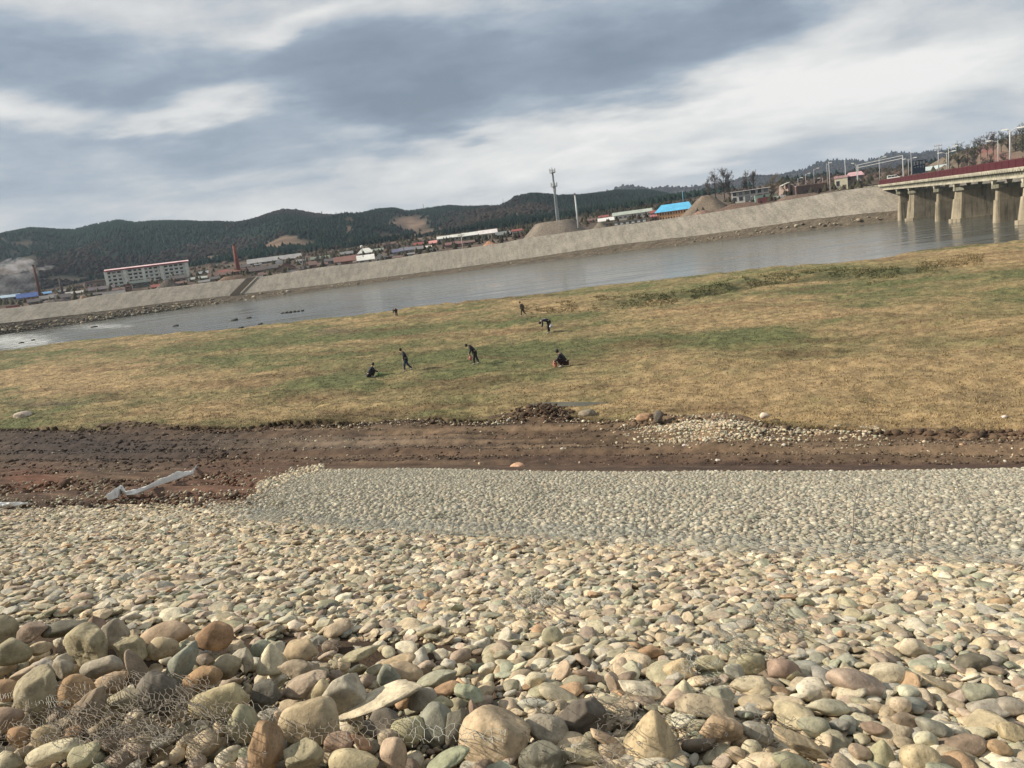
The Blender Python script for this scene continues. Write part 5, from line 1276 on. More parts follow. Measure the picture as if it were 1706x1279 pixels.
# --- apartment block: six storeys
def block(name, x0, x1, yb, D, W_px, storeys, st_px, wallc, label, cat, bays, stripe=None, roofc=None, roof_px=0, yaw=0, deep=12, pil=True, hip=False, winw=.62, winh=.5):
    xc = (x0 + x1) / 2; D = dd(xc, D); P = at_depth(xc, yb, D); d = float(pix(P)[2]); s = d / F_PX
    W_ = W_px * s; H = storeys * st_px * s; a = bearing(xc) + yaw
    fr = np.array([math.cos(a), math.sin(a), 0]); bk = np.array([-math.sin(a), math.cos(a), 0]); up = np.array([0, 0, 1.0])
    Q = lambda u_, v_, w_: fr * u_ + bk * v_ + up * w_
    hw = W_ / 2; root = empty(name, P, 0, label, cat)
    mb = MB(); mb.prism([Q(-hw, 0, -6), Q(hw, 0, -6), Q(hw, 0, H), Q(-hw, 0, H)], bk * deep)
    if pil:
        for b in range(0, len(pil)):
            cx = -hw + W_ * pil[b]; mb.prism([Q(cx - .9, -.9, -6), Q(cx + .9, -.9, -6), Q(cx + .9, -.9, H - .02), Q(cx - .9, -.9, H - .02)], bk * .88)
    mb.build('wall', wall_mat(wallc), root)
    rb = MB()
    if hip:
        ov = .8; rh = roof_px * s; e = [Q(-hw - ov, -ov, H), Q(hw + ov, -ov, H), Q(hw + ov, deep + ov, H), Q(-hw - ov, deep + ov, H)]; k = W_ * .14
        rb.add(e + [Q(-hw + k, deep * .5, H + rh), Q(hw - k * .4, deep * .5, H + rh)], [(0, 1, 5, 4), (1, 2, 5), (2, 3, 4, 5), (3, 0, 4), (3, 2, 1, 0)])
    else:
        rb.prism([Q(-hw - .5, -1.3, H + .01), Q(hw + .5, -1.3, H + .01), Q(hw + .5, .4, H + roof_px * s), Q(-hw - .5, .4, H + roof_px * s)], bk * .5 )
        rb.prism([Q(-hw, .0, H + .02), Q(hw, .0, H + .02), Q(hw, 0, H + .3), Q(-hw, 0, H + .3)], bk * deep)
    rf = rb.build('roof', roof_mat(roofc), root)
    if stripe:
        sb = MB(); sb.prism([Q(-hw - .5, -1.36, H + roof_px * s * .66), Q(hw + .5, -1.36, H + roof_px * s * .66), Q(hw + .5, .3, H + roof_px * s + .35), Q(-hw - .5, .3, H + roof_px * s + .35)], bk * .3)
        sb.build('roof_trim', roof_mat(stripe), rf)
    g = random.Random(4)
    sh = H / storeys
    for r in range(storeys):
        for b in range(bays):
            cx = -hw + W_ * (b + .5) / bays; ww = W_ / bays * winw * g.uniform(.75, 1.1); z0 = r * sh + sh * .32; z1 = z0 + sh * winh
            wb = MB(); wb.prism([Q(cx - ww / 2, -.10, z0), Q(cx + ww / 2, -.10, z0), Q(cx + ww / 2, -.10, z1), Q(cx - ww / 2, -.10, z1)], bk * .095)
            wo = wb.build('window', GLASS if g.random() < .8 else plain('curtained_glass', (.16, .17, .16), .4, .3), root)
        if pil:
            lb = MB(); lb.prism([Q(-hw, -.42, r * sh - .12), Q(hw, -.42, r * sh - .12), Q(hw, -.42, r * sh + sh * .22), Q(-hw, -.42, r * sh + sh * .22)], bk * .40)
            lb.build('balcony_band', wall_mat(tuple(v * .92 for v in wallc)), root)
    return root, Q, H
block('apartment_block', 190, 316, 480, 470, 126, 6, 5.9, (.62, .63, .56), 'pale six storey apartment block with a pink edged roof', 'apartments', 16, (.74, .52, .52), (.34, .09, .10), 2.8, 0.02, 12, [0.0, .22, .44, .66, .97], winw=.66, winh=.46)
block('school_building', 1095, 1152, 366, 352, 57, 2, 7.5, (.62, .36, .19), 'two storey orange building under a bright blue hipped roof', 'building', 13, None, (.10, .38, .60), 12, -0.05, 11, None, True, .42, .55)
block('gatehouse', 1413, 1437, 318, 340, 24, 3, 8.2, (.20, .16, .14), 'dark fronted house with a pink hipped roof by the bridge end', 'house', 3, None, (.46, .29, .30), 7, 0, 9, None, True)
r_, Q, H = block('concrete_frame_building', 1220, 1281, 335, 372, 60, 2, 9.0, (.40, .40, .37), 'unfinished grey building with big square openings', 'building', 6, None, (.30, .30, .29), 1.0, -.04, 9, None, False, .66, .72)
def slab_thing(name, cat, label, x0, x1, yb, hpx, thick, c, depth, extra=None):
    depth = max(dd(x0, depth), dd(x1, depth)) - 3; A = at_depth(x0, yb[0], depth); B = at_depth(x1, yb[1], depth + (extra or 0)); s = float(pix(A)[2]) / F_PX
    n = np.array([-(B - A)[1], (B - A)[0], 0]); n = n / np.linalg.norm(n) * thick
    root = empty(name, A, 0, label, cat); up = np.array([0, 0, hpx * s])
    A0 = A * 0; B0 = B - A; dn = np.array([0, 0, -3.0])
    mb = MB(); mb.prism([A0 + dn, B0 + dn, B0 + up, A0 + up], n); mb.build('wall', wall_mat(c), root)
    cb = MB(); cb.prism([A0 + up * 1.002 - n * .3, B0 + up * 1.002 - n * .3, B0 + up * 1.002 - n * .3 + np.array([0, 0, .3]), A0 + up * 1.002 - n * .3 + np.array([0, 0, .3])], n * 1.6); cb.build('coping', wall_mat((.30, .22, .2)), root)
    return root
slab_thing('boundary_wall', 'wall', 'long dark brown wall below the row of street lamps', 1327, 1380, (324, 317), 13, .8, (.12, .085, .075), 345, 6)
slab_thing('boundary_wall', 'wall', 'short red wall before the unfinished grey building', 1262, 1288, (336, 332), 5, .6, (.30, .11, .10), 352)
slab_thing('boundary_wall', 'wall', 'mint green panel fence before the unfinished grey building', 1258, 1284, (331, 327), 4.5, .5, (.34, .52, .42), 362)
slab_thing('boundary_wall', 'wall', 'thin white line of wall at the crown of the bank above the steps', 419, 438, (463, 460.5), 2, .6, (.66, .65, .62), float(DT(425)) - 1)
slab_thing('boundary_wall', 'wall', 'low white wall along the crown in front of the apartments', 170, 208, (489, 484), 2, .5, (.56, .54, .50), float(DT(190)) + 3)
slab_thing('boundary_wall', 'wall', 'low red wall at the foot of the pale blue workshop', 10, 31, (514, 511), 3, .5, (.26, .08, .08), float(DT(20)) + 3)

# --- mounds of earth and gravel
def mound(x0, x1, yb, ytop, depth, deep, c, label, seed, flat=.35, skew=0.0, nm='earth_mound', cat='mound'):
    xc = (x0 + x1) / 2; depth = dd(xc, depth); P = at_depth(xc, yb, depth); s = float(pix(P)[2]) / F_PX; Wd = (x1 - x0) * s; H = (yb - ytop) * s
    n = 40; a = np.linspace(-1, 1, n); U, V = np.meshgrid(a, a)
    r = (np.abs(U) ** 2.4 + np.abs(V) ** 2.4) ** (1 / 2.4)
    r = r + .10 * (fbm(U * 2 + seed, V * 2, seed) - .5)
    Z = np.clip((1 - r) / (1 - flat), 0, 1); Z = H * (Z + .10 * (fbm(U * 5, V * 5, seed + 1) - .5) * (Z > .02)) * (1 + skew * U)
    b = bearing(xc); X = U * Wd / 2; Y = V * deep / 2
    P3 = np.stack([X * math.cos(b) - Y * math.sin(b), X * math.sin(b) + Y * math.cos(b), Z - 1.5 * (r > .97)], -1)
    cc = np.array(c) * (.75 + .5 * fbm(U * 4, V * 4, seed + 2))[..., None]
    o = mesh_np(nm, P3, grid_faces(n, n), M['soil'], cc.reshape(-1, 3), True); o.location = P + np.array([0, deep * .35, 0]); tag(o, label, cat)
mound(862, 1000, 402, 368, float(DT(930)) + 10, 30, (.165, .14, .112), 'great flat topped gravel mound in the middle of the far bank', 5, .45, .0, 'gravel_mound')
mound(985, 1022, 384, 370, float(DT(1000)) + 14, 14, (.135, .118, .088), 'low olive earth heap right of the great gravel mound', 6, .2)
mound(1138, 1240, 358, 324, float(DT(1190)) + 16, 30, (.145, .115, .085), 'broad brown earth mound right of the blue roof', 7, .15)
mound(800, 832, 411, 401, float(DT(815)) + 6, 8, (.34, .19, .12), 'bright orange sand heap below the long pale roofed building', 8, .1, .0, 'sand_heap')
mound(1190, 1290, 349, 337, float(DT(1240)) + 5, 12, (.12, .08, .06), 'reddish brown spoil heap before the unfinished building', 9, .3)
mound(1146, 1200, 362, 350, float(DT(1170)) + 4, 9, (.20, .13, .10), 'rubble heap at the foot of the broad earth mound', 10, .2)
mound(1280, 1400, 338, 323, float(DT(1340)) + 7, 14, (.13, .095, .075), 'low earth strip below the long brown wall', 11, .4)
mound(250, 300, 483, 467, float(DT(270)) + 8, 12, (.10, .085, .07), 'dark brushwood heap in front of the apartments', 12, .2, 0, 'brush_heap')
mound(125, 152, 510, 493, float(DT(140)) + 1, 6, (.26, .19, .13), 'brown cut in the crown of the bank at the left', 13, .3)
mound(50, 120, 512, 500, float(DT(80)) + 6, 12, (.12, .10, .09), 'dark earth bank before the smoking chimney', 14, .4)
mound(350, 420, 471, 460, float(DT(380)) + 4, 10, (.17, .12, .085), 'brown earth bank before the big brick chimney', 15, .4)

# --- stone steps set in the far bank
s0 = on = None
def bank_pt(x, q, off=0.1):
    j = np.interp(x, cp, np.arange(len(cp))); i0 = int(j); f = j - i0
    b = B_[i0] * (1 - f) + B_[i0 + 1] * f; t_ = T[i0] * (1 - f) + T[i0 + 1] * f
    return b * (1 - q) + t_ * q + np.array([0, -.3, off])
B_ = at_depth(cp, interp(cp, FBM), dSs + 5.0); B_[:, 2] = sm(B_[:, 2])
st = MB(); n = 26
for i in range(n):
    q0, q1 = i / n, (i + 1) / n
    a = bank_pt(384 + 28 * q0, q0, .25); b = bank_pt(400 + 28 * q0, q0, .25); c = bank_pt(400 + 28 * q1, q1, .25); d_ = bank_pt(384 + 28 * q1, q1, .25)
    zt = d_[2] + .02
    st.add([(a[0], a[1], zt), (b[0], b[1], zt), (c[0], c[1], zt), (d_[0], d_[1], zt), (a[0], a[1], a[2] - .6), (b[0], b[1], b[2] - .6)], [(0, 1, 2, 3), (4, 5, 1, 0)])
root = empty('stone_steps', bank_pt(398, 0), 0, 'flight of stone steps climbing the far bank left of the middle', 'steps')
o = st.build('stair', wall_mat((.19, .16, .12)), root); o.location = -Vector(root.location)
for sd, w0 in ((384, .16), (400.5, .30)):
    kb = MB(); P_ = [bank_pt(sd + 28 * q, q, .55) for q in np.linspace(0, 1, 8)]
    for p, q in zip(P_[:-1], P_[1:]): kb.prism([p, q, q + np.array([0, 0, -1.0]), p + np.array([0, 0, -1.0])], (0.5, .2, 0))
    o = kb.build('side_wall', wall_mat((.12, .10, .08) if sd == 384 else (.33, .29, .22)), root); o.location = -Vector(root.location)

# --- chimneys, masts, poles
def chimney(x, yb, yt, w0, w1, c, label, depth, lean=0):
    P = at_depth(x, yb, depth); s = float(pix(P)[2]) / F_PX; H = (yb - yt) * s
    root = empty('brick_chimney', P, 0, label, 'chimney')
    mb = MB(); mb.tube([(0, 0, -4), (0, 0, H * .5), (0, 0, H * .96)], [w0 * s * 1.05, (w0 + w1) / 2 * s, w1 * s], 14); mb.build('shaft', plain('brick_' + label[:6], c, .9, .3, .8), root, True)
    rb = MB(); rb.tube([(0, 0, H * .96), (0, 0, H)], [w1 * s * 1.18, w1 * s * 1.18], 14); rb.build('rim', plain('sooty_brick', (.07, .05, .045), .9), root, True)
    return root
chimney(397, 449, 407, 3.9, 2.4, (.20, .075, .060), 'big dark red brick chimney left of the middle', 430)
chimney(69, 500, 441, 3.0, 1.7, (.12, .07, .06), 'tall thin chimney trailing white smoke at the left', 380)
chimney(105, 491, 463, 2.2, 1.5, (.09, .075, .07), 'short dark chimney right of the smoking one', 400)
STEEL = plain('grey_steel', (.34, .37, .38), .5, .15, 1.0, .3)
POLE = plain('pole_paint', (.42, .43, .43), .5, .1, 1.0)
DARKP = plain('dark_pole', (.10, .09, .08), .8, .2, 1.0)
def tower():
    P = at_depth(929.5, 366, 400); s = float(pix(P)[2]) / F_PX; H = (366 - 288) * s
    root = empty('telecom_tower', P, 0, 'tall grey telecom tower with three round platforms against the sky', 'tower')
    mb = MB(); w = lambda z: .95 - .55 * z / H
    for k in range(4):
        a = math.pi / 4 + k * math.pi / 2; mb.tube([(w(z) * math.cos(a), w(z) * math.sin(a), z) for z in (-3, H * .5, H)], .15, 5)
    nseg = 12
    for i in range(nseg):
        z0, z1 = H * i / nseg, H * (i + 1) / nseg
        for k in range(4):
            a, b = math.pi / 4 + k * math.pi / 2, math.pi / 4 + (k + 1) * math.pi / 2
            mb.tube([(w(z0) * math.cos(a), w(z0) * math.sin(a), z0), (w(z1) * math.cos(b), w(z1) * math.sin(b), z1)], .13, 4); mb.tube([(w(z1) * math.cos(a), w(z1) * math.sin(a), z1), (w(z1) * math.cos(b), w(z1) * math.sin(b), z1)], .12, 4)
    mb.tube([(0, 0, -3), (0, 0, H)], .13, 8)
    mb.build('lattice', STEEL, root)
    for z, r in ((H * .985, 1.5), (H * .70, 1.7), (H * .60, .7)):
        pb = MB(); pb.tube([(0, 0, z - .25), (0, 0, z + .2)], r, 14); 
        for k in range(14):
            a = k * math.pi / 7; pb.tube([(r * math.cos(a), r * math.sin(a), z), (r * math.cos(a), r * math.sin(a), z + 1.1)], .05, 4)
        pb.tube([(r * math.cos(k * math.pi / 7), r * math.sin(k * math.pi / 7), z + 1.1) for k in range(15)], .06, 4, False)
        po = pb.build('platform', STEEL, root)
        for k in range(6):
            a = k * math.pi / 3 + .3; ab = MB(); ab.box((r * .95 * math.cos(a), r * .95 * math.sin(a), z + 1.0), (.35, .35, 1.9), a); ab.build('antenna', plain('antenna_grey', (.50, .52, .52), .5), po)
    rb = MB(); rb.tube([(0, 0, H), (0, 0, H + 2.4)], .10, 5); rb.build('lightning_rod', STEEL, root)
tower()
def mast(name, cat, x, yb, yt, depth, r, label, mat_=POLE, cross=0, group=None, top=None):
    depth = dd(x, depth) if depth < 400 else depth; P = at_depth(x, yb, depth); s = float(pix(P)[2]) / F_PX; H = (yb - yt) * s
    root = empty(name, P, 0, label, cat, group); mb = MB(); mb.tube([(0, 0, -3), (0, 0, H)], [r, r * .7], 8); mb.build('pole', mat_, root, True)
    if cross:
        for i in range(cross):
            cb = MB(); a = bearing(x); z = H - .5 - i * 1.3
            cb.tube([(-1.5 * math.cos(a), -1.5 * math.sin(a), z), (1.5 * math.cos(a), 1.5 * math.sin(a), z)], .13, 4)
            co = cb.build('crossarm', mat_, root)
            for k in (-1.3, -.5, .5, 1.3):
                ib = MB(); ib.tube([(k * math.cos(a), k * math.sin(a), z + .1), (k * math.cos(a), k * math.sin(a), z + .55)], .09, 5); ib.build('insulator', plain('insulator', (.3, .25, .2), .4), co)
    if top == 'head':
        hb = MB(); hb.tube([(0, 0, H - .3), (0, 0, H + .7)], [.5, .35], 8); hb.build('lamp_head', DARKP, root)
    return root
mast('slim_mast', 'mast', 962.5, 368, 325, 352, .42, 'pale mast with a dark head standing behind the great gravel mound', plain('pale_concrete', (.48, .50, .50), .7), top='head')
mast('slim_mast', 'mast', 1139, 345, 318, 372, .16, 'thin blue pole rising behind the blue roof', plain('blue_paint', (.12, .30, .42), .5))
mast('utility_pole', 'pole', 507.5, 449, 415, 352, .30, 'left of the two tall dark poles in the village', DARKP, 1)
mast('utility_pole', 'pole', 510.5, 450, 417, 349, .30, 'right of the two tall dark poles in the village', DARKP, 1)
mast('utility_pole', 'pole', 674, 424, 403, 350, .22, 'dark pole before the bluish grey house', DARKP, 1)
mast('utility_pole', 'pole', 771, 411, 390, 350, .28, 'concrete pole standing before the long pale roofed building', plain('pale_concrete2', (.33, .30, .24), .8), 1)
mast('ridge_mast', 'mast', 537, 361, 352, 1290, .8, 'tiny mast on the ridge, leftmost of three', DARKP, 2)
mast('ridge_mast', 'mast', 561, 363, 354, 1290, .8, 'tiny mast on the ridge, middle one of three', DARKP, 2)
mast('ridge_mast', 'mast', 585, 362, 353, 1290, .8, 'tiny mast on the ridge, rightmost of three', DARKP, 2)
mast('ridge_mast', 'mast', 706, 352, 340, 1285, 1.1, 'taller mast on the ridge above the bare tan patch', STEEL, 2)
mast('ridge_mast', 'mast', 839, 343, 331, 1285, .8, 'thin mast on the wooded ridge left of the telecom tower', STEEL, 1)
# water tank on its post
P = at_depth(604, 421, 372); s = float(pix(P)[2]) / F_PX
root = empty('water_tank', P, 0, 'little round white water tank on a post in the village', 'tank')
mb = MB(); mb.tube([(0, 0, -2), (0, 0, 2.4)], .18, 6); mb.build('post', DARKP, root)
tb = mesh_np('tank', ICO[3][0] * np.array([.75, .75, .7]) + np.array([0, 0, 2.9]), ICO[3][1], WHITEM, None, True, root)
def lamp(x, yb, yt, depth, arm, label, arm2=0, group='street lamps of the bridge road', r=.08, z_arm=.0, curved=True):
    P = at_depth(x, yb, depth); s = float(pix(P)[2]) / F_PX; H = (yb - yt) * s; a = bearing(x)
    root = empty('street_lamp', P, 0, label, 'street lamp', group)
    mb = MB(); mb.tube([(0, 0, -2.5), (0, 0, H * .5), (0, 0, H)], [r * 1.3, r, r * .7], 8); mb.build('pole', POLE, root, True)
    for ar in (arm, arm2):
        if not ar: continue
        L = ar * s; rise = H * .05
        pts = [np.array([L * q * math.cos(a), L * q * math.sin(a), H - H * .10 + (H * .12 * math.sin(q * math.pi / 2) if curved else H * .10 - .1)]) for q in np.linspace(0, 1, 7)]
        ab = MB(); ab.tube(pts, [r * .7] * 7, 6); ao = ab.build('arm', POLE, root, True)
        hb = MB(); e = pts[-1]; hb.box(e + np.array([.25 * math.copysign(1, L) * math.cos(a), .25 * math.copysign(1, L) * math.sin(a), -.05]), (1.3, .45, .22), a, .8); hb.build('lamp_head', plain('lamp_head', (.62, .62, .58), .4), ao)
    return root
LMP = [(1330, 312, 297, 352, 5, 'street lamp at the left end of the brown wall'), (1343, 312, 290, 350, 5, 'second street lamp from the left along the brown wall'), (1357, 311, 282, 348, 6, 'third street lamp from the left along the brown wall'),
       (1371, 309, 296, 380, -5, 'small far street lamp behind the brown wall'), (1379, 309, 273, 347, 5, 'fourth street lamp from the left, at the right end of the brown wall'),
       (1428, 316, 273, 338, -4, 'street lamp before the pink roofed house'), (1432, 315, 276, 345, 0, 'thin pole just right of the lamp at the pink roofed house')]
for l in LMP: lamp(l[0], l[1], l[2], dd(l[0], l[3]), *l[4:])
mast('slim_mast', 'mast', 1383, 314, 270, 343, .16, 'white pole beside the fourth lamp of the brown wall')
mast('slim_mast', 'mast', 1410, 318, 264, 339, .17, 'tall white flagpole in front of the cream wing')

# ================================================================== the bridge
BA = at_depth(1468, 299.5, 288.0); BB = at_depth(1706, 262.0, 152.0)
bd = BB - BA; bl = np.linalg.norm(bd[:2]); bt = np.array([bd[0] / bl, bd[1] / bl, 0]); slope = bd[2] / bl
bn = np.array([bt[1], -bt[0], 0]);  bn = bn if bn[0] > 0 else -bn          # across the deck, away from us
ZT = BA[2]
def BP(t, n, z): return BA + bt * t + bn * n + np.array([0, 0, slope * t + z])
L0, L1 = -1.0, bl * 1.42
root = empty('road_bridge', BA, 0, 'concrete road bridge with a dark red parapet on tall piers', 'bridge')
BO = Vector(root.location)
def bpart(mb, name, mt_, parent=None, smooth=False):
    o = mb.build(name, mt_, parent or root, smooth)
    if not parent: o.location = -BO
    return o
def bar(mb, t0, t1, n0, n1, z0, z1):
    mb.prism([BP(t0, n0, z0), BP(t0, n1, z0), BP(t0, n1, z1), BP(t0, n0, z1)], BP(t1, n0, z0) - BP(t0, n0, z0))
CONC = streaked('bridge_concrete', (.22, .215, .165), (.07, .068, .05), .8); CONCL = streaked('pale_concrete_edge', (.36, .34, .27), (.14, .135, .09), .7)
PIERM = streaked('pier_concrete', (.29, .25, .18), (.10, .085, .06), .75); REDM = plain('parapet_red', (.062, .010, .014), .55, .15, 1.0)
DECKW = 12.0
mb = MB(); bar(mb, L0, L1, -.60, -.48, -1.65, -.18); bpart(mb, 'parapet_panel', REDM)
mb = MB(); bar(mb, L0, L1, -.65, -.43, -.17, 0)
for i in range(int((L1 - L0) / 4)): bar(mb, L0 + i * 4, L0 + i * 4 + .14, -.66, -.61, -1.64, -.18)
bpart(mb, 'handrail', plain('rail_red', (.09, .02, .024), .5, .15, 1.0))
mb = MB(); bar(mb, L0, L1, DECKW - .12, DECKW, -1.65, 0); bpart(mb, 'parapet_panel', REDM)
mb = MB(); bar(mb, L0, L1, -.95, DECKW + .35, -1.95, -1.66); bpart(mb, 'deck', CONCL)
mb = MB(); pr = [BP(L0, -.9, -1.96)]
for i in range(int((L1 - L0) / 1.5)):
    a_ = L0 + i * 1.5; pr += [BP(a_, -.9, -2.40), BP(a_ + .85, -.9, -2.40), BP(a_ + .85, -.9, -2.12), BP(a_ + 1.5, -.9, -2.12)]
pr.append(BP(pr and L0 + int((L1 - L0) / 1.5) * 1.5, -.9, -1.96))
nq = len(pr); lo = [p + bn * .45 for p in pr]
fs_ = [(k, k + 1, nq + k + 1, nq + k) for k in range(nq - 1)]
for i in range(int((L1 - L0) / 1.5)):
    pass
mb.add(pr + lo, fs_ + [tuple(range(nq)), tuple(range(2 * nq - 1, nq - 1, -1))])
bpart(mb, 'cornice', CONCL)
mb = MB(); bar(mb, L0, L1, .10, .6, -3.25, -1.97); 
for k in (3.2, 5.8, 8.4): bar(mb, L0, L1, k, k + .5, -3.25, -1.96)
bar(mb, L0, L1, .61, 3.19, -2.3, -1.97)
bpart(mb, 'girder', CONC)
mb = MB(); bar(mb, L0, L1, -.12, .75, -3.75, -3.26); bpart(mb, 'lower_flange', CONCL)
piers = [(1494, 'narrow', 2.2), (1514, 'wide', 3.6), (1556, 'narrow', 2.2), (1589, 'wide', 3.9), (1652, 'narrow', 2.4), (1702, 'wide', 4.0), (1795, 'narrow', 2.6)]
def t_of(px_):
    ts = np.linspace(L0, L1, 2000); P = BA + bt * ts[:, None]; P[:, 2] = WATER_Z; return float(np.interp(px_, pix(P)[0], ts))
def nose_poly(hw, nn, z, t, L, ch):
    return [BP(t, 0, 0) * 0 + p for p in []]
for k, (px_, kind, wd) in enumerate(piers):
    t = t_of(px_); top = -5.6; zdeck = BA[2] + slope * t
    zb = WATER_Z - 1.5; sk = np.array([.995, -.10, 0])
    def ring(hw, n0, n1, z, round_=False):
        pts = []
        if round_:
            for a in np.linspace(-math.pi / 2, math.pi / 2, 9): pts.append((t + hw * math.sin(a), n0 + hw - hw * math.cos(a)))
        else: pts += [(t - hw, n0 + hw * .9), (t - hw * .35, n0), (t + hw * .35, n0), (t + hw, n0 + hw * .9)]
        pts += [(t + hw, n1), (t - hw, n1)]
        return [np.array([*(BA + bt * a + sk * b)[:2], z]) for a, b in pts]
    def loft(mb, r0, r1):
        n = len(r0); mb.add(list(r0) + list(r1), [tuple(range(n - 1, -1, -1)), tuple(range(n, 2 * n))] + [(i, (i + 1) % n, n + (i + 1) % n, n + i) for i in range(n)])
    hw = wd / 2; zt = zdeck + top; zm = zt - (zt - WATER_Z) * .33
    pm = MB(); rd = kind == 'narrow'
    if rd:
        loft(pm, ring(hw, .2, DECKW - .5, zb, True), ring(hw * .78, .55, DECKW - .8, zm, True)); loft(pm, ring(hw * .62, .8, DECKW - 1, zm + .01, True), ring(hw * .46, 1.0, DECKW - 1.2, zt, True))
    else:
        loft(pm, ring(hw, -.5, DECKW, WATER_Z + .9, False), ring(hw * .86, .1, DECKW - .4, zm + .6, False)); loft(pm, ring(hw * .74, .4, DECKW - .6, zm + .61, False), ring(hw * .66, .6, DECKW - .8, zt, False))
        loft(pm, ring(hw * 1.16, -1.1, DECKW + .4, zb, False), ring(hw * 1.14, -1.05, DECKW + .4, WATER_Z + .89, False))
    po = bpart(pm, 'pier', PIERM)
    cm = MB(); w2 = hw * (1.0 if rd else 1.05)
    loft(cm, ring(w2, .2, DECKW - .2, zt + .01), ring(w2, .2, DECKW - .2, zt + .85)); bpart(cm, 'pier_cap', CONC)
    # tapered brackets between cap and girder
    if True:
        tt_ = t
        for nn_ in (0.25, 3.3, 5.9, 8.5):
            bm_ = MB()
            a0 = [BP(tt_ - .35, nn_, 0), BP(tt_ + .35, nn_, 0), BP(tt_ + .35, nn_ + .6, 0), BP(tt_ - .35, nn_ + .6, 0)]; a1 = [BP(tt_ - .95, nn_ - .1, 0), BP(tt_ + .95, nn_ - .1, 0), BP(tt_ + .95, nn_ + .7, 0), BP(tt_ - .95, nn_ + .7, 0)]
            r0 = [np.array([p[0], p[1], zt + .86]) for p in a0]; r1 = [np.array([p[0], p[1], zdeck - 3.77]) for p in a1]
            bm_.add(r0 + r1, [(3, 2, 1, 0), (4, 5, 6, 7)] + [(i, (i + 1) % 4, 4 + (i + 1) % 4, 4 + i) for i in range(4)])
            bpart(bm_, 'bearing_bracket', CONCL)
# abutment at the far end
mb = MB(); P_ = [BP(L0 - 9, .2, -4.5), BP(L0 - 3, .2, -4.5), BP(L0 - 2.0, .2, -12), BP(L0 - 9, .2, -12)]; P_ = [p + bn * 2.5 for p in P_]; mb.prism(P_, bn * (DECKW - 3.4)); bpart(mb, 'abutment', PIERM)
mb = MB(); bar(mb, L0 - 60, L0 - .02, -.35, DECKW + .35, -1.94, -1.67); bar(mb, L0 - 60, L0 - .02, 0, DECKW, -4.4, -1.96); bpart(mb, 'approach_ramp', CONC)
# drain pipe with hanging end
mb = MB(); mb.tube([BP(L0 - .5, -.5, -.9), BP(L0 - .8, -.7, -1.8), BP(L0 - .2, -.6, -3.0), BP(L0 + .8, -.4, -3.6)], .16, 6); bpart(mb, 'drain_pipe', CONCL)
# lamps and poles on the bridge road
def on_bridge(px_, n): t = t_of(px_); return t
def blamp(px_, yb, yt, arms, label, n=0.6, r=.09):
    ts = np.linspace(L0 - 40, L1, 3000); P = BA + bt * ts[:, None] + bn * n; P[:, 2] = BA[2] + slope * ts; t = float(np.interp(px_, pix(P)[0], ts))
    d = float(BP(t, n, 0)[1]); lamp(px_, yb + 2, yt, d, arms[0], label, arms[1], 'street lamps of the bridge road', r)
blamp(1466, 299, 264, (7, 0), 'street lamp at the near corner of the bridge end')
blamp(1514, 291, 265, (9, -5), 'double street lamp beside the hoarding', 11.0)
blamp(1519, 291, 248, (0, 0), 'tall white pole beside the double lamp and the hoarding', 10.5)
blamp(1578, 281, 254, (-9, 9), 'street lamp with a short arm left of the wooded hill', 11.0)
blamp(1581, 281, 246, (0, 8), 'street lamp leaning against its twin left of the wooded hill', 0.6)
blamp(1663, 268, 234, (-12, 0), 'single armed street lamp before the red earth', 11.0)
blamp(1683, 265, 217, (13, -5), 'tallest street lamp with a long rising arm at the right edge', 0.6, .15)
mast('utility_pole', 'pole', 1564, 284, 242, 330, .26, 'grey power pole with a wide crossarm behind the bridge', plain('grey_pole', (.30, .31, .33), .7), 2)
# overhead gantry at the bridge end
gA = at_depth(1430, 316, 330); gB = at_depth(1505, 293, 318); s = float(pix(gA)[2]) / F_PX
root2 = empty('road_gantry', gA, 0, 'pale pipe gantry spanning the road at the bridge end', 'gantry')
g0 = np.zeros(3); g1 = gB - gA; hA = (316 - 276) * s; hB = (293 - 261) * s
for p, h_ in ((g0, hA), (g1, hB)):
    mb = MB(); mb.tube([p + np.array([0, 0, -2]), p + np.array([0, 0, h_])], .2, 6); mb.build('post', POLE, root2)
for dz in (0, -1.1):
    mb = MB(); mb.tube([g0 + np.array([0, 0, hA + dz]), g1 + np.array([0, 0, hB + dz])], .13, 5); mb.build('crossbar', POLE, root2)
# hoarding with large white characters
sA = at_depth(1521, 291, 322); sB = at_depth(1542, 287.5, 322); s = float(pix(sA)[2]) / F_PX
root3 = empty('hoarding', sA, 0, 'dark blue hoarding with a row of large white characters above the bridge', 'sign')
dx = (sB - sA) * np.array([1, 1, 0]); Wd = np.linalg.norm(dx); dx /= Wd; dy = np.array([-dx[1], dx[0], 0]); upv = np.array([0, 0, 1.0]); H = (291 - 268.5) * s
Q = lambda u_, w_, v_=0.0: dx * u_ + upv * w_ + dy * v_
mb = MB(); mb.prism([Q(0, H * .05), Q(Wd, H * .05), Q(Wd, H), Q(0, H)], dy * .4); mb.build('board', plain('board_navy', (.030, .045, .065), .6, .2), root3)
mb = MB()
for u_ in (0.02, Wd * .35, Wd * .7, Wd - .02): mb.tube([Q(u_, -3, .6), Q(u_, H * 1.04, .6)], .14, 5)
mb.build('frame', DARKP, root3)
def glyph(mb, cx, cz, w, h, st):
    for a in st:
        x0_, z0_, x1_, z1_ = a; mb.prism([Q(cx + w * (x0_ - .5), cz + h * (z0_ - .5), -.06), Q(cx + w * (x1_ - .5), cz + h * (z0_ - .5), -.06), Q(cx + w * (x1_ - .5), cz + h * (z1_ - .5), -.06), Q(cx + w * (x0_ - .5), cz + h * (z1_ - .5), -.06)], dy * .055)
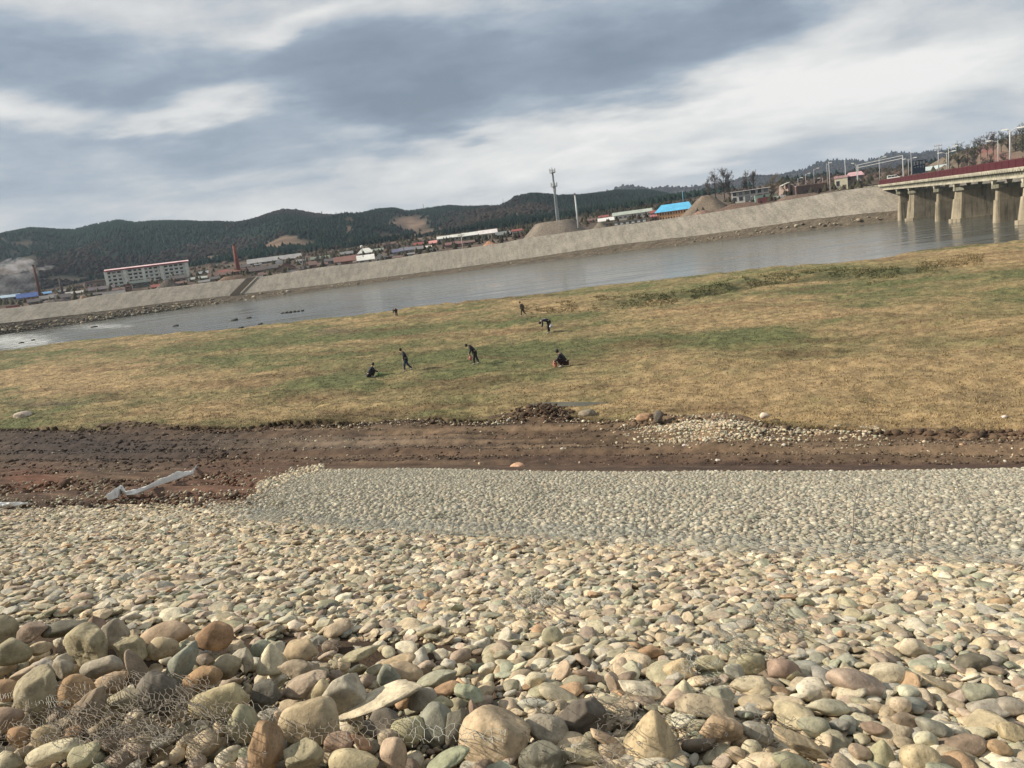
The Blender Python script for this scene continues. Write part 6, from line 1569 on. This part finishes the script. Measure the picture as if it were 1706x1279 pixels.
G = [[(.0, .88, 1, 1), (.44, 0, .56, .87), (.1, .55, .43, .67), (.57, .55, .9, .67), (0, 0, .43, .12), (.57, 0, 1, .12)],
     [(.1, .84, .9, .96), (.1, .56, .9, .66), (.1, .67, .22, .83), (.78, .67, .9, .83), (.44, .2, .56, .55), (0, .2, .43, .3), (.57, .2, 1, .3), (.2, 0, .8, .1)],
     [(.05, .7, .6, .82), (.28, 0, .4, .69), (.7, .1, .82, 1), (.83, .45, 1, .57), (.41, .3, .65, .42)],
     [(.1, .9, .9, 1), (.1, .0, .22, .89), (.78, 0, .9, .89), (.23, .6, .77, .7), (.23, .3, .77, .4), (.44, .41, .56, .59)]]
for i in range(4):
    mb = MB(); glyph(mb, Wd * (.14 + .245 * i), H * .80, Wd * .17, H * .24, G[i]); mb.build('character', WHITEM, root3)
for i, (u_, st) in enumerate(((.20, [(0, .4, 1, .55)]), (.42, [(0, .6, 1, .75), (.4, .1, .55, .59)]), (.62, G[2]), (.84, G[1]))):
    mb = MB(); glyph(mb, Wd * u_, H * .52, Wd * .13, H * .17, st); mb.build('character', plain('dull_white', (.42, .44, .45), .7), root3)
# white van at the bridge end
P = at_depth(1489, 300, 302); a = bearing(1489); root4 = empty('white_van', P, a, 'white van passing behind the parapet at the bridge end', 'van')
mb = MB(); prof = [(-2.3, .35), (2.3, .35), (2.35, 1.0), (1.55, 1.25), (.95, 1.95), (-2.25, 2.0), (-2.35, 1.0)]
mb.prism([(x_, -.9, z_) for x_, z_ in prof], (0, 1.8, 0)); mb.build('body', plain('van_white', (.68, .68, .66), .35, .05), root4)
for x0_, x1_ in ((-2.0, -.8), (-.7, .3), (.4, 1.1)):
    mb = MB(); mb.prism([(x0_, -.93, 1.2), (x1_ + (.25 if x1_ > 1 else 0), -.93, 1.2), (x1_, -.93, 1.8), (x0_, -.93, 1.8)], (0, .025, 0)); mb.build('window', GLASS, root4)
for x_ in (-1.5, 1.5):
    for y_ in (-.92, .72):
        mb = MB(); mb.tube([(x_, y_, .36), (x_, y_ + .2, .36)], .36, 14); mb.build('wheel', plain('tyre', (.03, .03, .03), .8), root4)
for nm, x0_, x1_, yb_, h_, c_, lab, dep in (('parked_truck', 1242, 1254, 337, 12, (.10, .11, .12), 'dark box truck parked before the unfinished grey building', 350), ('parked_truck', 1192, 1202, 346, 6, (.22, .34, .36), 'little blue grey tipper on the earth mound', 352)):
    P = at_depth((x0_ + x1_) / 2, yb_, dep); s = float(pix(P)[2]) / F_PX; L = (x1_ - x0_) * s; H = h_ * s; rt = empty(nm, P, bearing(x0_), lab, 'truck')
    mb = MB(); mb.box((-L * .12, 1, H * .58), (L * .74, 2.2, H * .74)); mb.build('cargo_box', plain('truck_%d' % x0_, c_, .6, .2), rt)
    mb = MB(); mb.prism([(L * .27, -.05, H * .2), (L * .5, -.05, H * .2), (L * .5, -.05, H * .45), (L * .44, -.05, H * .75), (L * .27, -.05, H * .75)], (0, 2.1, 0)); cbn = mb.build('cab', plain('truck_cab', (.42, .44, .44), .5), rt)
    mb = MB(); mb.prism([(L * .31, -.09, H * .48), (L * .44, -.09, H * .48), (L * .42, -.09, H * .68), (L * .31, -.09, H * .68)], (0, .035, 0)); mb.build('window', GLASS, cbn)
    for x_ in (-.35, -.15, .38):
        mb = MB(); mb.tube([(L * x_, -.08, H * .13), (L * x_, .25, H * .13)], H * .13, 12); mb.build('wheel', plain('tyre', (.03, .03, .03), .8), rt)
# ruined kiln-like structure
P = at_depth(1315, 328, 350); s = float(pix(P)[2]) / F_PX; rt = empty('ruined_house', P, 0, 'roofless ruin with a leaning pale gable among bushes', 'ruin'); a = bearing(1315)
mb = MB(); w = 10 * s; 
for cx_, ww, h0, h1 in ((-w * .8, .8, 3, 5.5), (-w * .1, .8, 5.5, 4.2), (w * .7, .9, 4.8, 2.6)):
    mb.prism([(cx_, 0, -2), (cx_, 6, -2), (cx_, 6, h1), (cx_, 3, h0 + .8), (cx_, 0, h0)], (ww, 0, 0))
mb.prism([(-w * .8, 6.01, -2), (w * .7, 6.01, -2), (w * .7, 6.01, 2.6), (0, 6.01, 4.0), (-w * .8, 6.01, 2.6)], (0, .7, 0)); mb.build('wall', wall_mat((.26, .20, .17)), rt)
mb = MB(); mb.prism([(-w, -.6, 5.2), (w * .2, -.6, 6.2), (w * .2, -.6, 6.5), (-w, -.6, 5.5)], (0, 4, 0)); mb.build('roof', roof_mat((.38, .37, .33)), rt)

# ================================================================== trees
BARK = plain('bark', (.10, .080, .062), .9, .3, 2.0); TWIG = plain('twigs', (.125, .112, .10), .9, .3, 2.0); TWIGG = plain('green_twigs', (.060, .075, .042), .9, .3, 2.0); TWIGO = plain('ochre_twigs', (.15, .115, .06), .9, .3, 2.0)
def bare_tree(x, yb, yt, wpx, depth, label, seed, tw=TWIG, group='bare trees', trunks=1, dens=1.0, name='bare_tree'):
    g = np.random.default_rng(seed); P = at_depth(x, yb, depth) if depth else land_at(x, yb); s = float(pix(P)[2]) / F_PX; H = (yb - yt) * s; Wd = wpx * s
    root = empty(name, P, 0, label, 'tree', group)
    lean = g.normal(0, .03, 2) * H
    tb = MB(); ax = lambda z: np.array([lean[0] * (z / H) ** 2, lean[1] * (z / H) ** 2, z])
    tb.tube([(0, 0, -1.5), ax(H * .25), ax(H * .5), ax(H * .75), ax(H * .95)], [H * .020, H * .016, H * .012, H * .007, H * .002], 6)
    tips = []; nl = int(20 * dens)
    for k in range(nl):
        z0 = H * g.uniform(.10, .72); a = g.uniform(0, 6.28); q = z0 / H
        reach = Wd * .62 * math.sin(math.pi * min(max((q + .12) / 1.05, .05), .95)) * g.uniform(.6, 1.1); rise = H * g.uniform(.14, .30)
        p0 = ax(z0); p3 = p0 + np.array([math.cos(a) * reach, math.sin(a) * reach, rise]); p3[2] = min(p3[2], H * .98)
        p1 = p0 + (p3 - p0) * .4 + np.array([0, 0, -.05 * rise]) + g.normal(0, .04, 3) * Wd
        tb.tube([p0, p1, p3], [H * .007, H * .005, H * .0022], 4, False); tips += [(p0, p1, p3)]
    tb.build('trunk', BARK, root, True)
    A = []; B = []; n = int(330 * dens); tips.append((ax(H * .5), ax(H * .75), ax(H * .97)))
    for k in range(n):
        p0, p1, p3 = tips[g.integers(len(tips))]; q = g.uniform(.25, 1.0); b = (p0 + (p1 - p0) * q * 2) if q < .5 else (p1 + (p3 - p1) * (q * 2 - 1))
        d = (p3 - p0) / (np.linalg.norm(p3 - p0) + 1e-6) * .5 + g.normal(0, .6, 3) + np.array([0, 0, .45]); d /= np.linalg.norm(d)
        L = H * g.uniform(.05, .13); m_ = b + d * L * .5; A.append(b); B.append(m_)
        for j in range(3):
            d2 = d + g.normal(0, .45, 3); d2 /= np.linalg.norm(d2); A.append(m_); B.append(m_ + d2 * L * .6)
    V, Fc = prism_edges(np.array(A), np.array(B), .0016 * H + .012)
    mesh_np('crown', V, Fc, tw, None, False, root)
    return root
for i, (x, yb, yt, w, l) in enumerate([(1180, 326, 297, 10, 'smallest bare tree, left of the pair of tall ones'), (1192, 326, 284, 17, 'left of the pair of tall bare trees above the earth mound'), (1207, 326, 282, 14, 'middle tall bare tree above the earth mound'), (1216, 326, 282, 13, 'right tall bare tree above the earth mound'), (1245, 320, 284, 14, 'left of two faint bare trees behind the unfinished building'), (1256, 320, 283, 11, 'right of two faint bare trees behind the unfinished building')]):
    bare_tree(x, yb, yt, w, 385, l, 300 + i, trunks=1)
bare_tree(1289, 331, 291, 26, 372, 'wide ochre bush like tree right of the unfinished building', 310, TWIGO, dens=1.2)
bare_tree(1305, 326, 296, 18, 378, 'greenish scrubby tree left of the ruin', 311, TWIGG)
bare_tree(1319, 322, 293, 18, 380, 'greenish tree right behind the ruin', 312, TWIGG)
bare_tree(1450, 300, 277, 22, 380, 'low bare tree behind the gantry', 313)
bare_tree(1480, 296, 272, 20, 375, 'low bare tree behind the white van', 314)
# wooded rise at the right end
HX = np.linspace(1540, 1900, 60); hb = interp(HX, [(1540, 292), (1600, 283), (1706, 268), (1900, 240)]); ht = interp(HX, [(1540, 290), (1570, 262), (1600, 252), (1640, 240), (1706, 222), (1900, 190)])
rows2 = []
for q in np.linspace(0, 1, 24):
    p = at_depth(HX, hb * (1 - q) + ht * q, 372 + 120 * q); p[:, 2] += 2.0 * math.sin(math.pi * q) * (fbm(p[:, 0] * .05, p[:, 1] * .05, 77) - .4); rows2.append(p)
rows2.insert(0, rows2[0] + np.array([0, -6, -9.0])); p = rows2[-1].copy(); p[:, 1] += 120; p[:, 2] -= 25; rows2.append(p); RH_ = np.array(rows2)
px, py, _ = pix(RH_); g_ = fbm(RH_[..., 0] * .06, RH_[..., 1] * .06, 78)
c = np.array([.14, .11, .075]) * (.6 + .8 * g_)[..., None]
for bx, by, rx, ry, k, a in ((1640, 251, 18, 6, (.19, .075, .065), .8), (1665, 262, 26, 9, (.24, .12, .09), .8), (1620, 270, 30, 8, (.19, .12, .09), .6)):
    w = np.clip(a * np.exp(-((px - bx) / rx) ** 2 - ((py - by) / ry) ** 2) * 1.3, 0, 1)[..., None]; c = c * (1 - w) + np.array(k) * w
o = mesh_np('wooded_rise', RH_, grid_faces(len(RH_), len(HX)), M['soil'], c.reshape(-1, 3), True); tag(o, kind='structure')
tl = ['leftmost tree on the wooded rise', 'second tree from the left on the rise', 'third tree from the left on the rise', 'fourth tree from the left on the rise']
TR = [(1582, 282, 247, 18, 1), (1597, 281, 237, 20, 1), (1612, 280, 240, 18, 0), (1624, 277, 233, 18, 1), (1634, 262, 228, 16, 0), (1645, 256, 222, 18, 0), (1655, 256, 220, 16, 0), (1668, 252, 217, 18, 1), (1680, 252, 220, 14, 0), (1692, 256, 219, 16, 0), (1606, 284, 262, 14, 0), (1622, 283, 258, 14, 0), (1638, 280, 262, 12, 0), (1650, 280, 256, 14, 0), (1672, 276, 252, 14, 0), (1704, 262, 208, 22, 1), (1720, 258, 205, 24, 0)]
TW_ = ['green tinged bare tree at the left end of the wooded rise', 'dense dark tree second from the left on the rise', 'brown bare tree third from the left on the rise', 'green tree fourth from the left on the rise', 'grey bare tree on the brow of the rise above the red earth', 'tall grey bare tree on the brow right of the red earth', 'grey bare tree on the brow left of the single armed lamp', 'broad green tree on the brow right of the single armed lamp', 'grey tree behind the tallest street lamp', 'grey tree right of the tallest street lamp', 'small bare tree low on the rise behind the parapet, leftmost', 'small bare tree low on the rise below the fourth tree', 'small thin tree below the red earth', 'small bare tree right below the red earth', 'small bare tree below the tallest lamp', 'large green tree cut by the right edge', 'large bare tree just past the right edge']
for i, (x, yb, yt, w, gr) in enumerate(TR):
    bare_tree(x, yb, yt, w * .85, 378 + (283 - yb) * 1.6, TW_[i], 400 + i, TWIGG if gr else TWIG, 'trees on the wooded rise', dens=1.25)
# small village trees
g = random.Random(8)
for i, (x, yb, h) in enumerate([(135, 486, 14), (255, 478, 9), (262, 477, 10), (272, 476, 9), (281, 474, 10), (540, 436, 12), (548, 436, 10), (645, 417, 16), (650, 417, 15), (658, 416, 13), (530, 436, 12), (352, 462, 9), (1345, 322, 8), (1400, 318, 9)]):
    bare_tree(x, yb + 3, yb - h, 8, None, ['bare tree behind the long low pale row', 'leftmost brush tree before the apartments', 'second brush tree before the apartments', 'third brush tree before the apartments', 'fourth brush tree before the apartments', 'thin tree left of the long red brown roof', 'thin tree touching the long red brown roof', 'left bare poplar above the white shelter', 'middle bare poplar above the white shelter', 'right bare poplar above the white shelter', 'thin tree right of the tall dark poles', 'thin tree above the greenish shed', 'shrub before the brown wall', 'shrub before the cream wing'][i], 500 + i, group='small trees in the village', dens=.8)

# ================================================================== people
SKIN = plain('skin', (.42, .26, .18), .6, .05); HAIR = plain('black_hair', (.018, .015, .013), .6, .2)
def skinned(name, joints, edges, rad, mat_, parent, root_i=0):
    me = bpy.data.meshes.new(name); me.from_pydata([tuple(map(float, j)) for j in joints], edges, []); me.update()
    o = bpy.data.objects.new(name, me); COL.objects.link(o)
    sk = o.modifiers.new('s', 'SKIN'); sk.use_smooth_shade = True
    for i, v in enumerate(me.skin_vertices[0].data):
        r = rad[i]; v.radius = (r, r) if not hasattr(r, '__len__') else r; v.use_root = (i == root_i)
    sb = o.modifiers.new('b', 'SUBSURF'); sb.levels = 1; sb.render_levels = 1
    dg = bpy.context.evaluated_depsgraph_get(); m2 = bpy.data.meshes.new_from_object(o.evaluated_get(dg))
    o.modifiers.clear(); o.data = m2; m2.name = name; m2.materials.clear(); m2.materials.append(mat_)
    m2.polygons.foreach_set('use_smooth', np.ones(len(m2.polygons), bool)); o.parent = parent
    return o
def person(x, y, label, pose, face, jacket, trousers, k=1.0, zoff=0.0):
    """face: heading angle (0 = to the photo's right); pose: dict of joints in the facing frame (forward, side, up) for a 1.65 m figure"""
    P = at_z(x, y, .1); P[2] = float(meadow_h(np.array([P[0]]), np.array([P[1]]))[0]) + zoff
    r = empty('person', P, face + bearing(x), label, 'person', None)
    J = {n: np.array(v, float) * k for n, v in pose.items()}
    names = ['pelvis', 'waist', 'chest', 'neck', 'head', 'crown']
    idx = {}; pts = []; rad = []; ed = []
    def add(n, p, r_, par=None):
        idx[n] = len(pts); pts.append(p); rad.append(r_ * k if not hasattr(r_, '__len__') else (r_[0] * k, r_[1] * k)); 
        if par is not None: ed.append((idx[par], idx[n]))
    add('pelvis', J['pelvis'], .125); add('waist', J['waist'], .11, 'pelvis'); add('chest', J['chest'], .135, 'waist'); add('neck', J['neck'], .055, 'chest')
    hd = J['head'] - J['neck']; hd = hd / np.linalg.norm(hd)
    add('jaw', J['neck'] + hd * .07 * k + np.array([.02, 0, 0]) * k, .062, 'neck'); add('head', J['head'], .088, 'jaw'); add('crown', J['head'] + hd * .085 * k, .062, 'head')
    nose = J['head'] + np.array([.085, 0, -.02]) * k
    for sd, s_ in (('l', 1), ('r', -1)):
        add('sh' + sd, J['chest'] * .25 + J['neck'] * .75 + np.array([0, .17 * s_ * k, 0]) - hd * .06 * k, .052, 'chest'); add('el' + sd, J['el' + sd], .042, 'sh' + sd); add('wr' + sd, J['wr' + sd], .030, 'el' + sd)
        d = J['wr' + sd] - J['el' + sd]; d /= np.linalg.norm(d); add('pa' + sd, J['wr' + sd] + d * .06 * k, .034, 'wr' + sd)
        for f in range(4):
            o_ = np.array([0, (f - 1.5) * .018, 0]) * k; L = (.075, .085, .08, .062)[f] * k
            add('f%d' % f + sd, J['wr' + sd] + d * (.10 * k) + o_, .010, 'pa' + sd); add('g%d' % f + sd, J['wr' + sd] + d * (.10 * k + L * .6) + o_ + np.array([.012, 0, 0]) * k, .008, 'f%d' % f + sd)
        add('th' + sd, J['wr' + sd] + d * .06 * k + np.array([.045, 0, 0]) * k, .011, 'pa' + sd)
        add('hip' + sd, J['pelvis'] + np.array([0, .085 * s_, -.04]) * k, .095, 'pelvis'); add('kn' + sd, J['kn' + sd], .062, 'hip' + sd); add('an' + sd, J['an' + sd], .042, 'kn' + sd); add('to' + sd, J['an' + sd] + np.array([.14, 0, -.045]) * k, .035, 'an' + sd)
    skinned('body', pts, ed, rad, SKIN, r)
    # jacket over torso and arms
    P2 = [J['pelvis'] + (J['waist'] - J['pelvis']) * .1, J['waist'], J['chest'], J['chest'] * .35 + J['neck'] * .65]; R2 = [.165, .155, .185, .105]; E2 = [(0, 1), (1, 2), (2, 3)]
    for sd in 'lr':
        b = len(P2); P2 += [pts[idx['sh' + sd]], J['el' + sd], J['wr' + sd]]; R2 += [.078, .066, .050]; E2 += [(2, b), (b, b + 1), (b + 1, b + 2)]
    skinned('jacket', P2, E2, [q * k for q in R2], jacket, r)
    P3 = [J['pelvis'] + np.array([0, 0, .02]) * k]; R3 = [.155]; E3 = []
    for sd, s_ in (('l', 1), ('r', -1)):
        b = len(P3); P3 += [pts[idx['hip' + sd]], J['kn' + sd], J['an' + sd] + np.array([0, 0, .02]) * k]; R3 += [.115, .083, .062]; E3 += [(0, b), (b, b + 1), (b + 1, b + 2)]
    skinned('trousers', P3, E3, [q * k for q in R3], trousers, r)
    for sd in 'lr':
        A_ = J['an' + sd]; P4 = [A_ + np.array([-.04, 0, -.02]) * k, A_ + np.array([.07, 0, -.04]) * k, A_ + np.array([.17, 0, -.05]) * k]
        skinned('shoe', P4, [(0, 1), (1, 2)], [.055 * k, .052 * k, .042 * k], plain('pale_shoes', (.30, .30, .29), .7), r)
    up_ = hd
    V = ICO[3][0] * np.array([.112, .104, .118]) * k; V = V[:, :] ; hc = J['head'] + hd * .035 * k + np.array([-.022, 0, 0]) * k
    mask = (ICO[3][0][:, 0] < .45) | (ICO[3][0][:, 2] > .35)
    Vh = np.where(mask[:, None], V, V * .80) + hc
    mesh_np('hair', Vh, ICO[3][1], HAIR, None, True, r)
    for s_ in (-1, 1):
        e = mesh_np('eye', ICO[1][0] * .011 * k + J['head'] + np.array([.082, .032 * s_, .005]) * k, ICO[1][1], HAIR, None, True, r)
    mesh_np('nose', ICO[1][0] * np.array([.02, .012, .016]) * k + nose, ICO[1][1], SKIN, None, True, r)
    return r, J
BLK = plain('black_jacket', (.022, .022, .028), .7, .25); NAVY = plain('navy_cloth', (.028, .035, .060), .75, .2); DKG = plain('dark_trousers', (.025, .027, .030), .8, .2); OLV = plain('olive_brown_coat', (.075, .062, .045), .8, .2); PINKM = plain('pink_plastic', (.36, .12, .11), .5, .15); ORG = plain('salmon_cloth', (.42, .17, .12), .7, .1)
walk = dict(pelvis=(0, 0, .86), waist=(.02, 0, 1.0), chest=(.08, 0, 1.22), neck=(.15, 0, 1.40), head=(.25, 0, 1.50), ell=(.08, .26, 1.08), elr=(-.04, -.26, 1.08), wrl=(.16, .24, .86), wrr=(.04, -.27, .84), knl=(.14, .09, .46), knr=(-.06, -.09, .46), anl=(.16, .09, .08), anr=(-.34, -.09, .12))
stroll = dict(pelvis=(-.02, 0, .86), waist=(.05, 0, 1.0), chest=(.20, 0, 1.20), neck=(.34, 0, 1.34), head=(.47, 0, 1.36), ell=(.22, .25, 1.00), elr=(.18, -.25, 1.00), wrl=(.34, .22, .80), wrr=(.30, -.22, .78), knl=(.06, .09, .46), knr=(-.10, -.09, .46), anl=(.10, .09, .08), anr=(-.22, -.09, .08))
bend = dict(pelvis=(-.12, 0, .88), waist=(.02, 0, 1.0), chest=(.26, 0, 1.06), neck=(.44, 0, .98), head=(.55, 0, .88), ell=(.36, .24, .76), elr=(.34, -.24, .76), wrl=(.44, .20, .52), wrr=(.42, -.20, .52), knl=(-.02, .10, .46), knr=(-.06, -.10, .46), anl=(-.02, .10, .08), anr=(-.10, -.10, .08))
crouch = dict(pelvis=(-.18, 0, .26), waist=(-.10, 0, .40), chest=(.06, 0, .62), neck=(.16, 0, .78), head=(.25, 0, .88), ell=(.22, .25, .46), elr=(.22, -.25, .46), wrl=(.44, .18, .34), wrr=(.44, -.18, .34), knl=(.24, .16, .46), knr=(.24, -.16, .46), anl=(.06, .14, .08), anr=(.06, -.14, .08))
PI = math.pi
p1, J1 = person(679, 620, 'person in a dark jacket and dark blue trousers walking left, head lowered', walk, PI, BLK, plain('blue_trousers', (.030, .045, .075), .8, .2), 1.06)
p2, J2 = person(793, 608.5, 'person in a black jacket stooping forward while carrying a pink bag', stroll, PI, BLK, DKG, 1.05)
p3, J3 = person(619, 627, 'person in black crouching beside a green bag', crouch, .35, BLK, BLK, 1.05)
p4, J4 = person(938, 609, 'person in black crouching with a salmon coloured sack in front', crouch, PI - .2, BLK, plain('black_maroon', (.03, .016, .016), .8), 1.15)
p5, J5 = person(914, 557, 'person in navy bending deeply with a pale pot in hand', bend, PI, NAVY, BLK, 1.15)
p6, J6 = person(872, 527.5, 'person in an olive brown coat standing by the old cut bank', walk, PI * .8, OLV, OLV, 1.0)
p7, J7 = person(661, 528.5, 'person in dark clothes bending down at the water edge', bend, -PI * .62, BLK, DKG, 1.1)
def blob_thing(name, cat, label, base, off, ext, mat_, seed, style='round'):
    w = base.matrix_world if False else None
    a = base.rotation_euler.z; p = Vector(base.location) + Matrix.Rotation(a, 3, 'Z') @ Vector(off)
    V = stone_shape(ICO[3][0], seed, style) * np.array(ext); taper = 1 - .25 * np.clip(V[:, 2:3] / ext[2], -1, 1); V[:, :2] *= taper
    root = empty(name, p, a, label, cat); mesh_np('bag_body' if 'bag' in name or 'sack' in name else 'pot_body', V, ICO[3][1], mat_, None, True, root)
    hb = MB(); hb.tube([(-ext[0] * .4, 0, ext[2] * .8), (-ext[0] * .3, 0, ext[2] * 1.5), (ext[0] * .3, 0, ext[2] * 1.5), (ext[0] * .4, 0, ext[2] * .8)], .012, 5); hb.build('handle', mat_, root)
    return root
blob_thing('carrier_bag', 'bag', 'pink bag hanging from the hand of the stooping person', p2, (.30, .20, .52), (.12, .07, .20), PINKM, 61)
blob_thing('carrier_bag', 'bag', 'bright green bag on the grass by the crouching person', p3, (.60, 0, .12), (.14, .12, .13), plain('green_plastic', (.16, .36, .10), .5), 62)
blob_thing('cloth_sack', 'sack', 'salmon coloured sack in front of the crouching person', p4, (.52, 0, .22), (.14, .14, .24), ORG, 63)
blob_thing('metal_pot', 'pot', 'pale metal pot beside the deeply bending person', p5, (-.30, .30, .62), (.15, .15, .15), plain('pale_metal', (.45, .48, .50), .35, .1, 3, .4), 64)

# ================================================================== smoke and haze
def volume(name, dens, col, label=None):
    mt = bpy.data.materials.new(name); mt.use_nodes = True; nt = NT(mt.node_tree); nt.n.clear()
    o = nt.new('ShaderNodeOutputMaterial'); v = nt.new('ShaderNodeVolumePrincipled'); v.inputs['Color'].default_value = (*col, 1); v.inputs['Density'].default_value = dens; v.inputs['Anisotropy'].default_value = 0.0
    nt.link(v.outputs[0], o.inputs['Volume']); return mt, nt, v
def puff(x, y, w, h, depth, dens, label, seed, deep=.5):
    P = at_depth(x, y, depth); s = float(pix(P)[2]) / F_PX
    V = ICO[3][0] * (1 + .35 * (fbm(ICO[3][0][:, 0] * 1.5 + seed, ICO[3][0][:, 1] * 1.5 + ICO[3][0][:, 2], seed)[:, None] - .5)) * np.array([w * s / 2, w * s / 2 * deep, h * s / 2])
    mt, nt, v = volume('smoke_%d' % seed, dens, (.85, .86, .90))
    tc_ = nt.new('ShaderNodeTexCoord').outputs['Object']; nn_ = nt.noise(nt.mapping(tc_, sc=(1, 1, 1.6)), 5.0 / (w * s), 4, .6, .6)
    nt.link(nt.math('MULTIPLY', nt.maprange(nn_, .42, .68), dens * 2.0), v.inputs['Density'])
    o = mesh_np('smoke', V, ICO[3][1], mt, None, True); o.location = P; tag(o, label, 'smoke', kind='stuff')
puff(28, 442, 66, 26, 560, .05, 'pale smoke cloud over the brown hill at the left', 3)
puff(8, 470, 110, 70, 620, .010, 'thin smoke veil along the left edge of the village', 5)
puff(75, 446, 34, 8, 385, .06, 'thin wisp of smoke leaving the tall chimney', 9)
mt, nt, v = volume('haze', 0.00009, (.66, .80, 1.0))
HTOP = max(float(LAND[..., 2].max()), float(rows[..., 2].max())) + 22.0; print('haze top', HTOP)
mb = MB(); mb.box((0, 2300, 160), (9000, 5400, 330)); 
# bottom one metre under the ground, near face behind the camera
zs = (-3.8, HTOP); vs = [(-4500, -300, zs[0]), (4500, -300, zs[0]), (4500, 4200, zs[0]), (-4500, 4200, zs[0]), (-4500, -300, zs[1]), (4500, -300, zs[1]), (4500, 4200, zs[1]), (-4500, 4200, zs[1])]
mb = MB(); mb.add(vs, [(3, 2, 1, 0), (4, 5, 6, 7), (0, 1, 5, 4), (1, 2, 6, 5), (2, 3, 7, 6), (3, 0, 4, 7)])
o = mb.build('haze', mt); tag(o, kind='stuff')
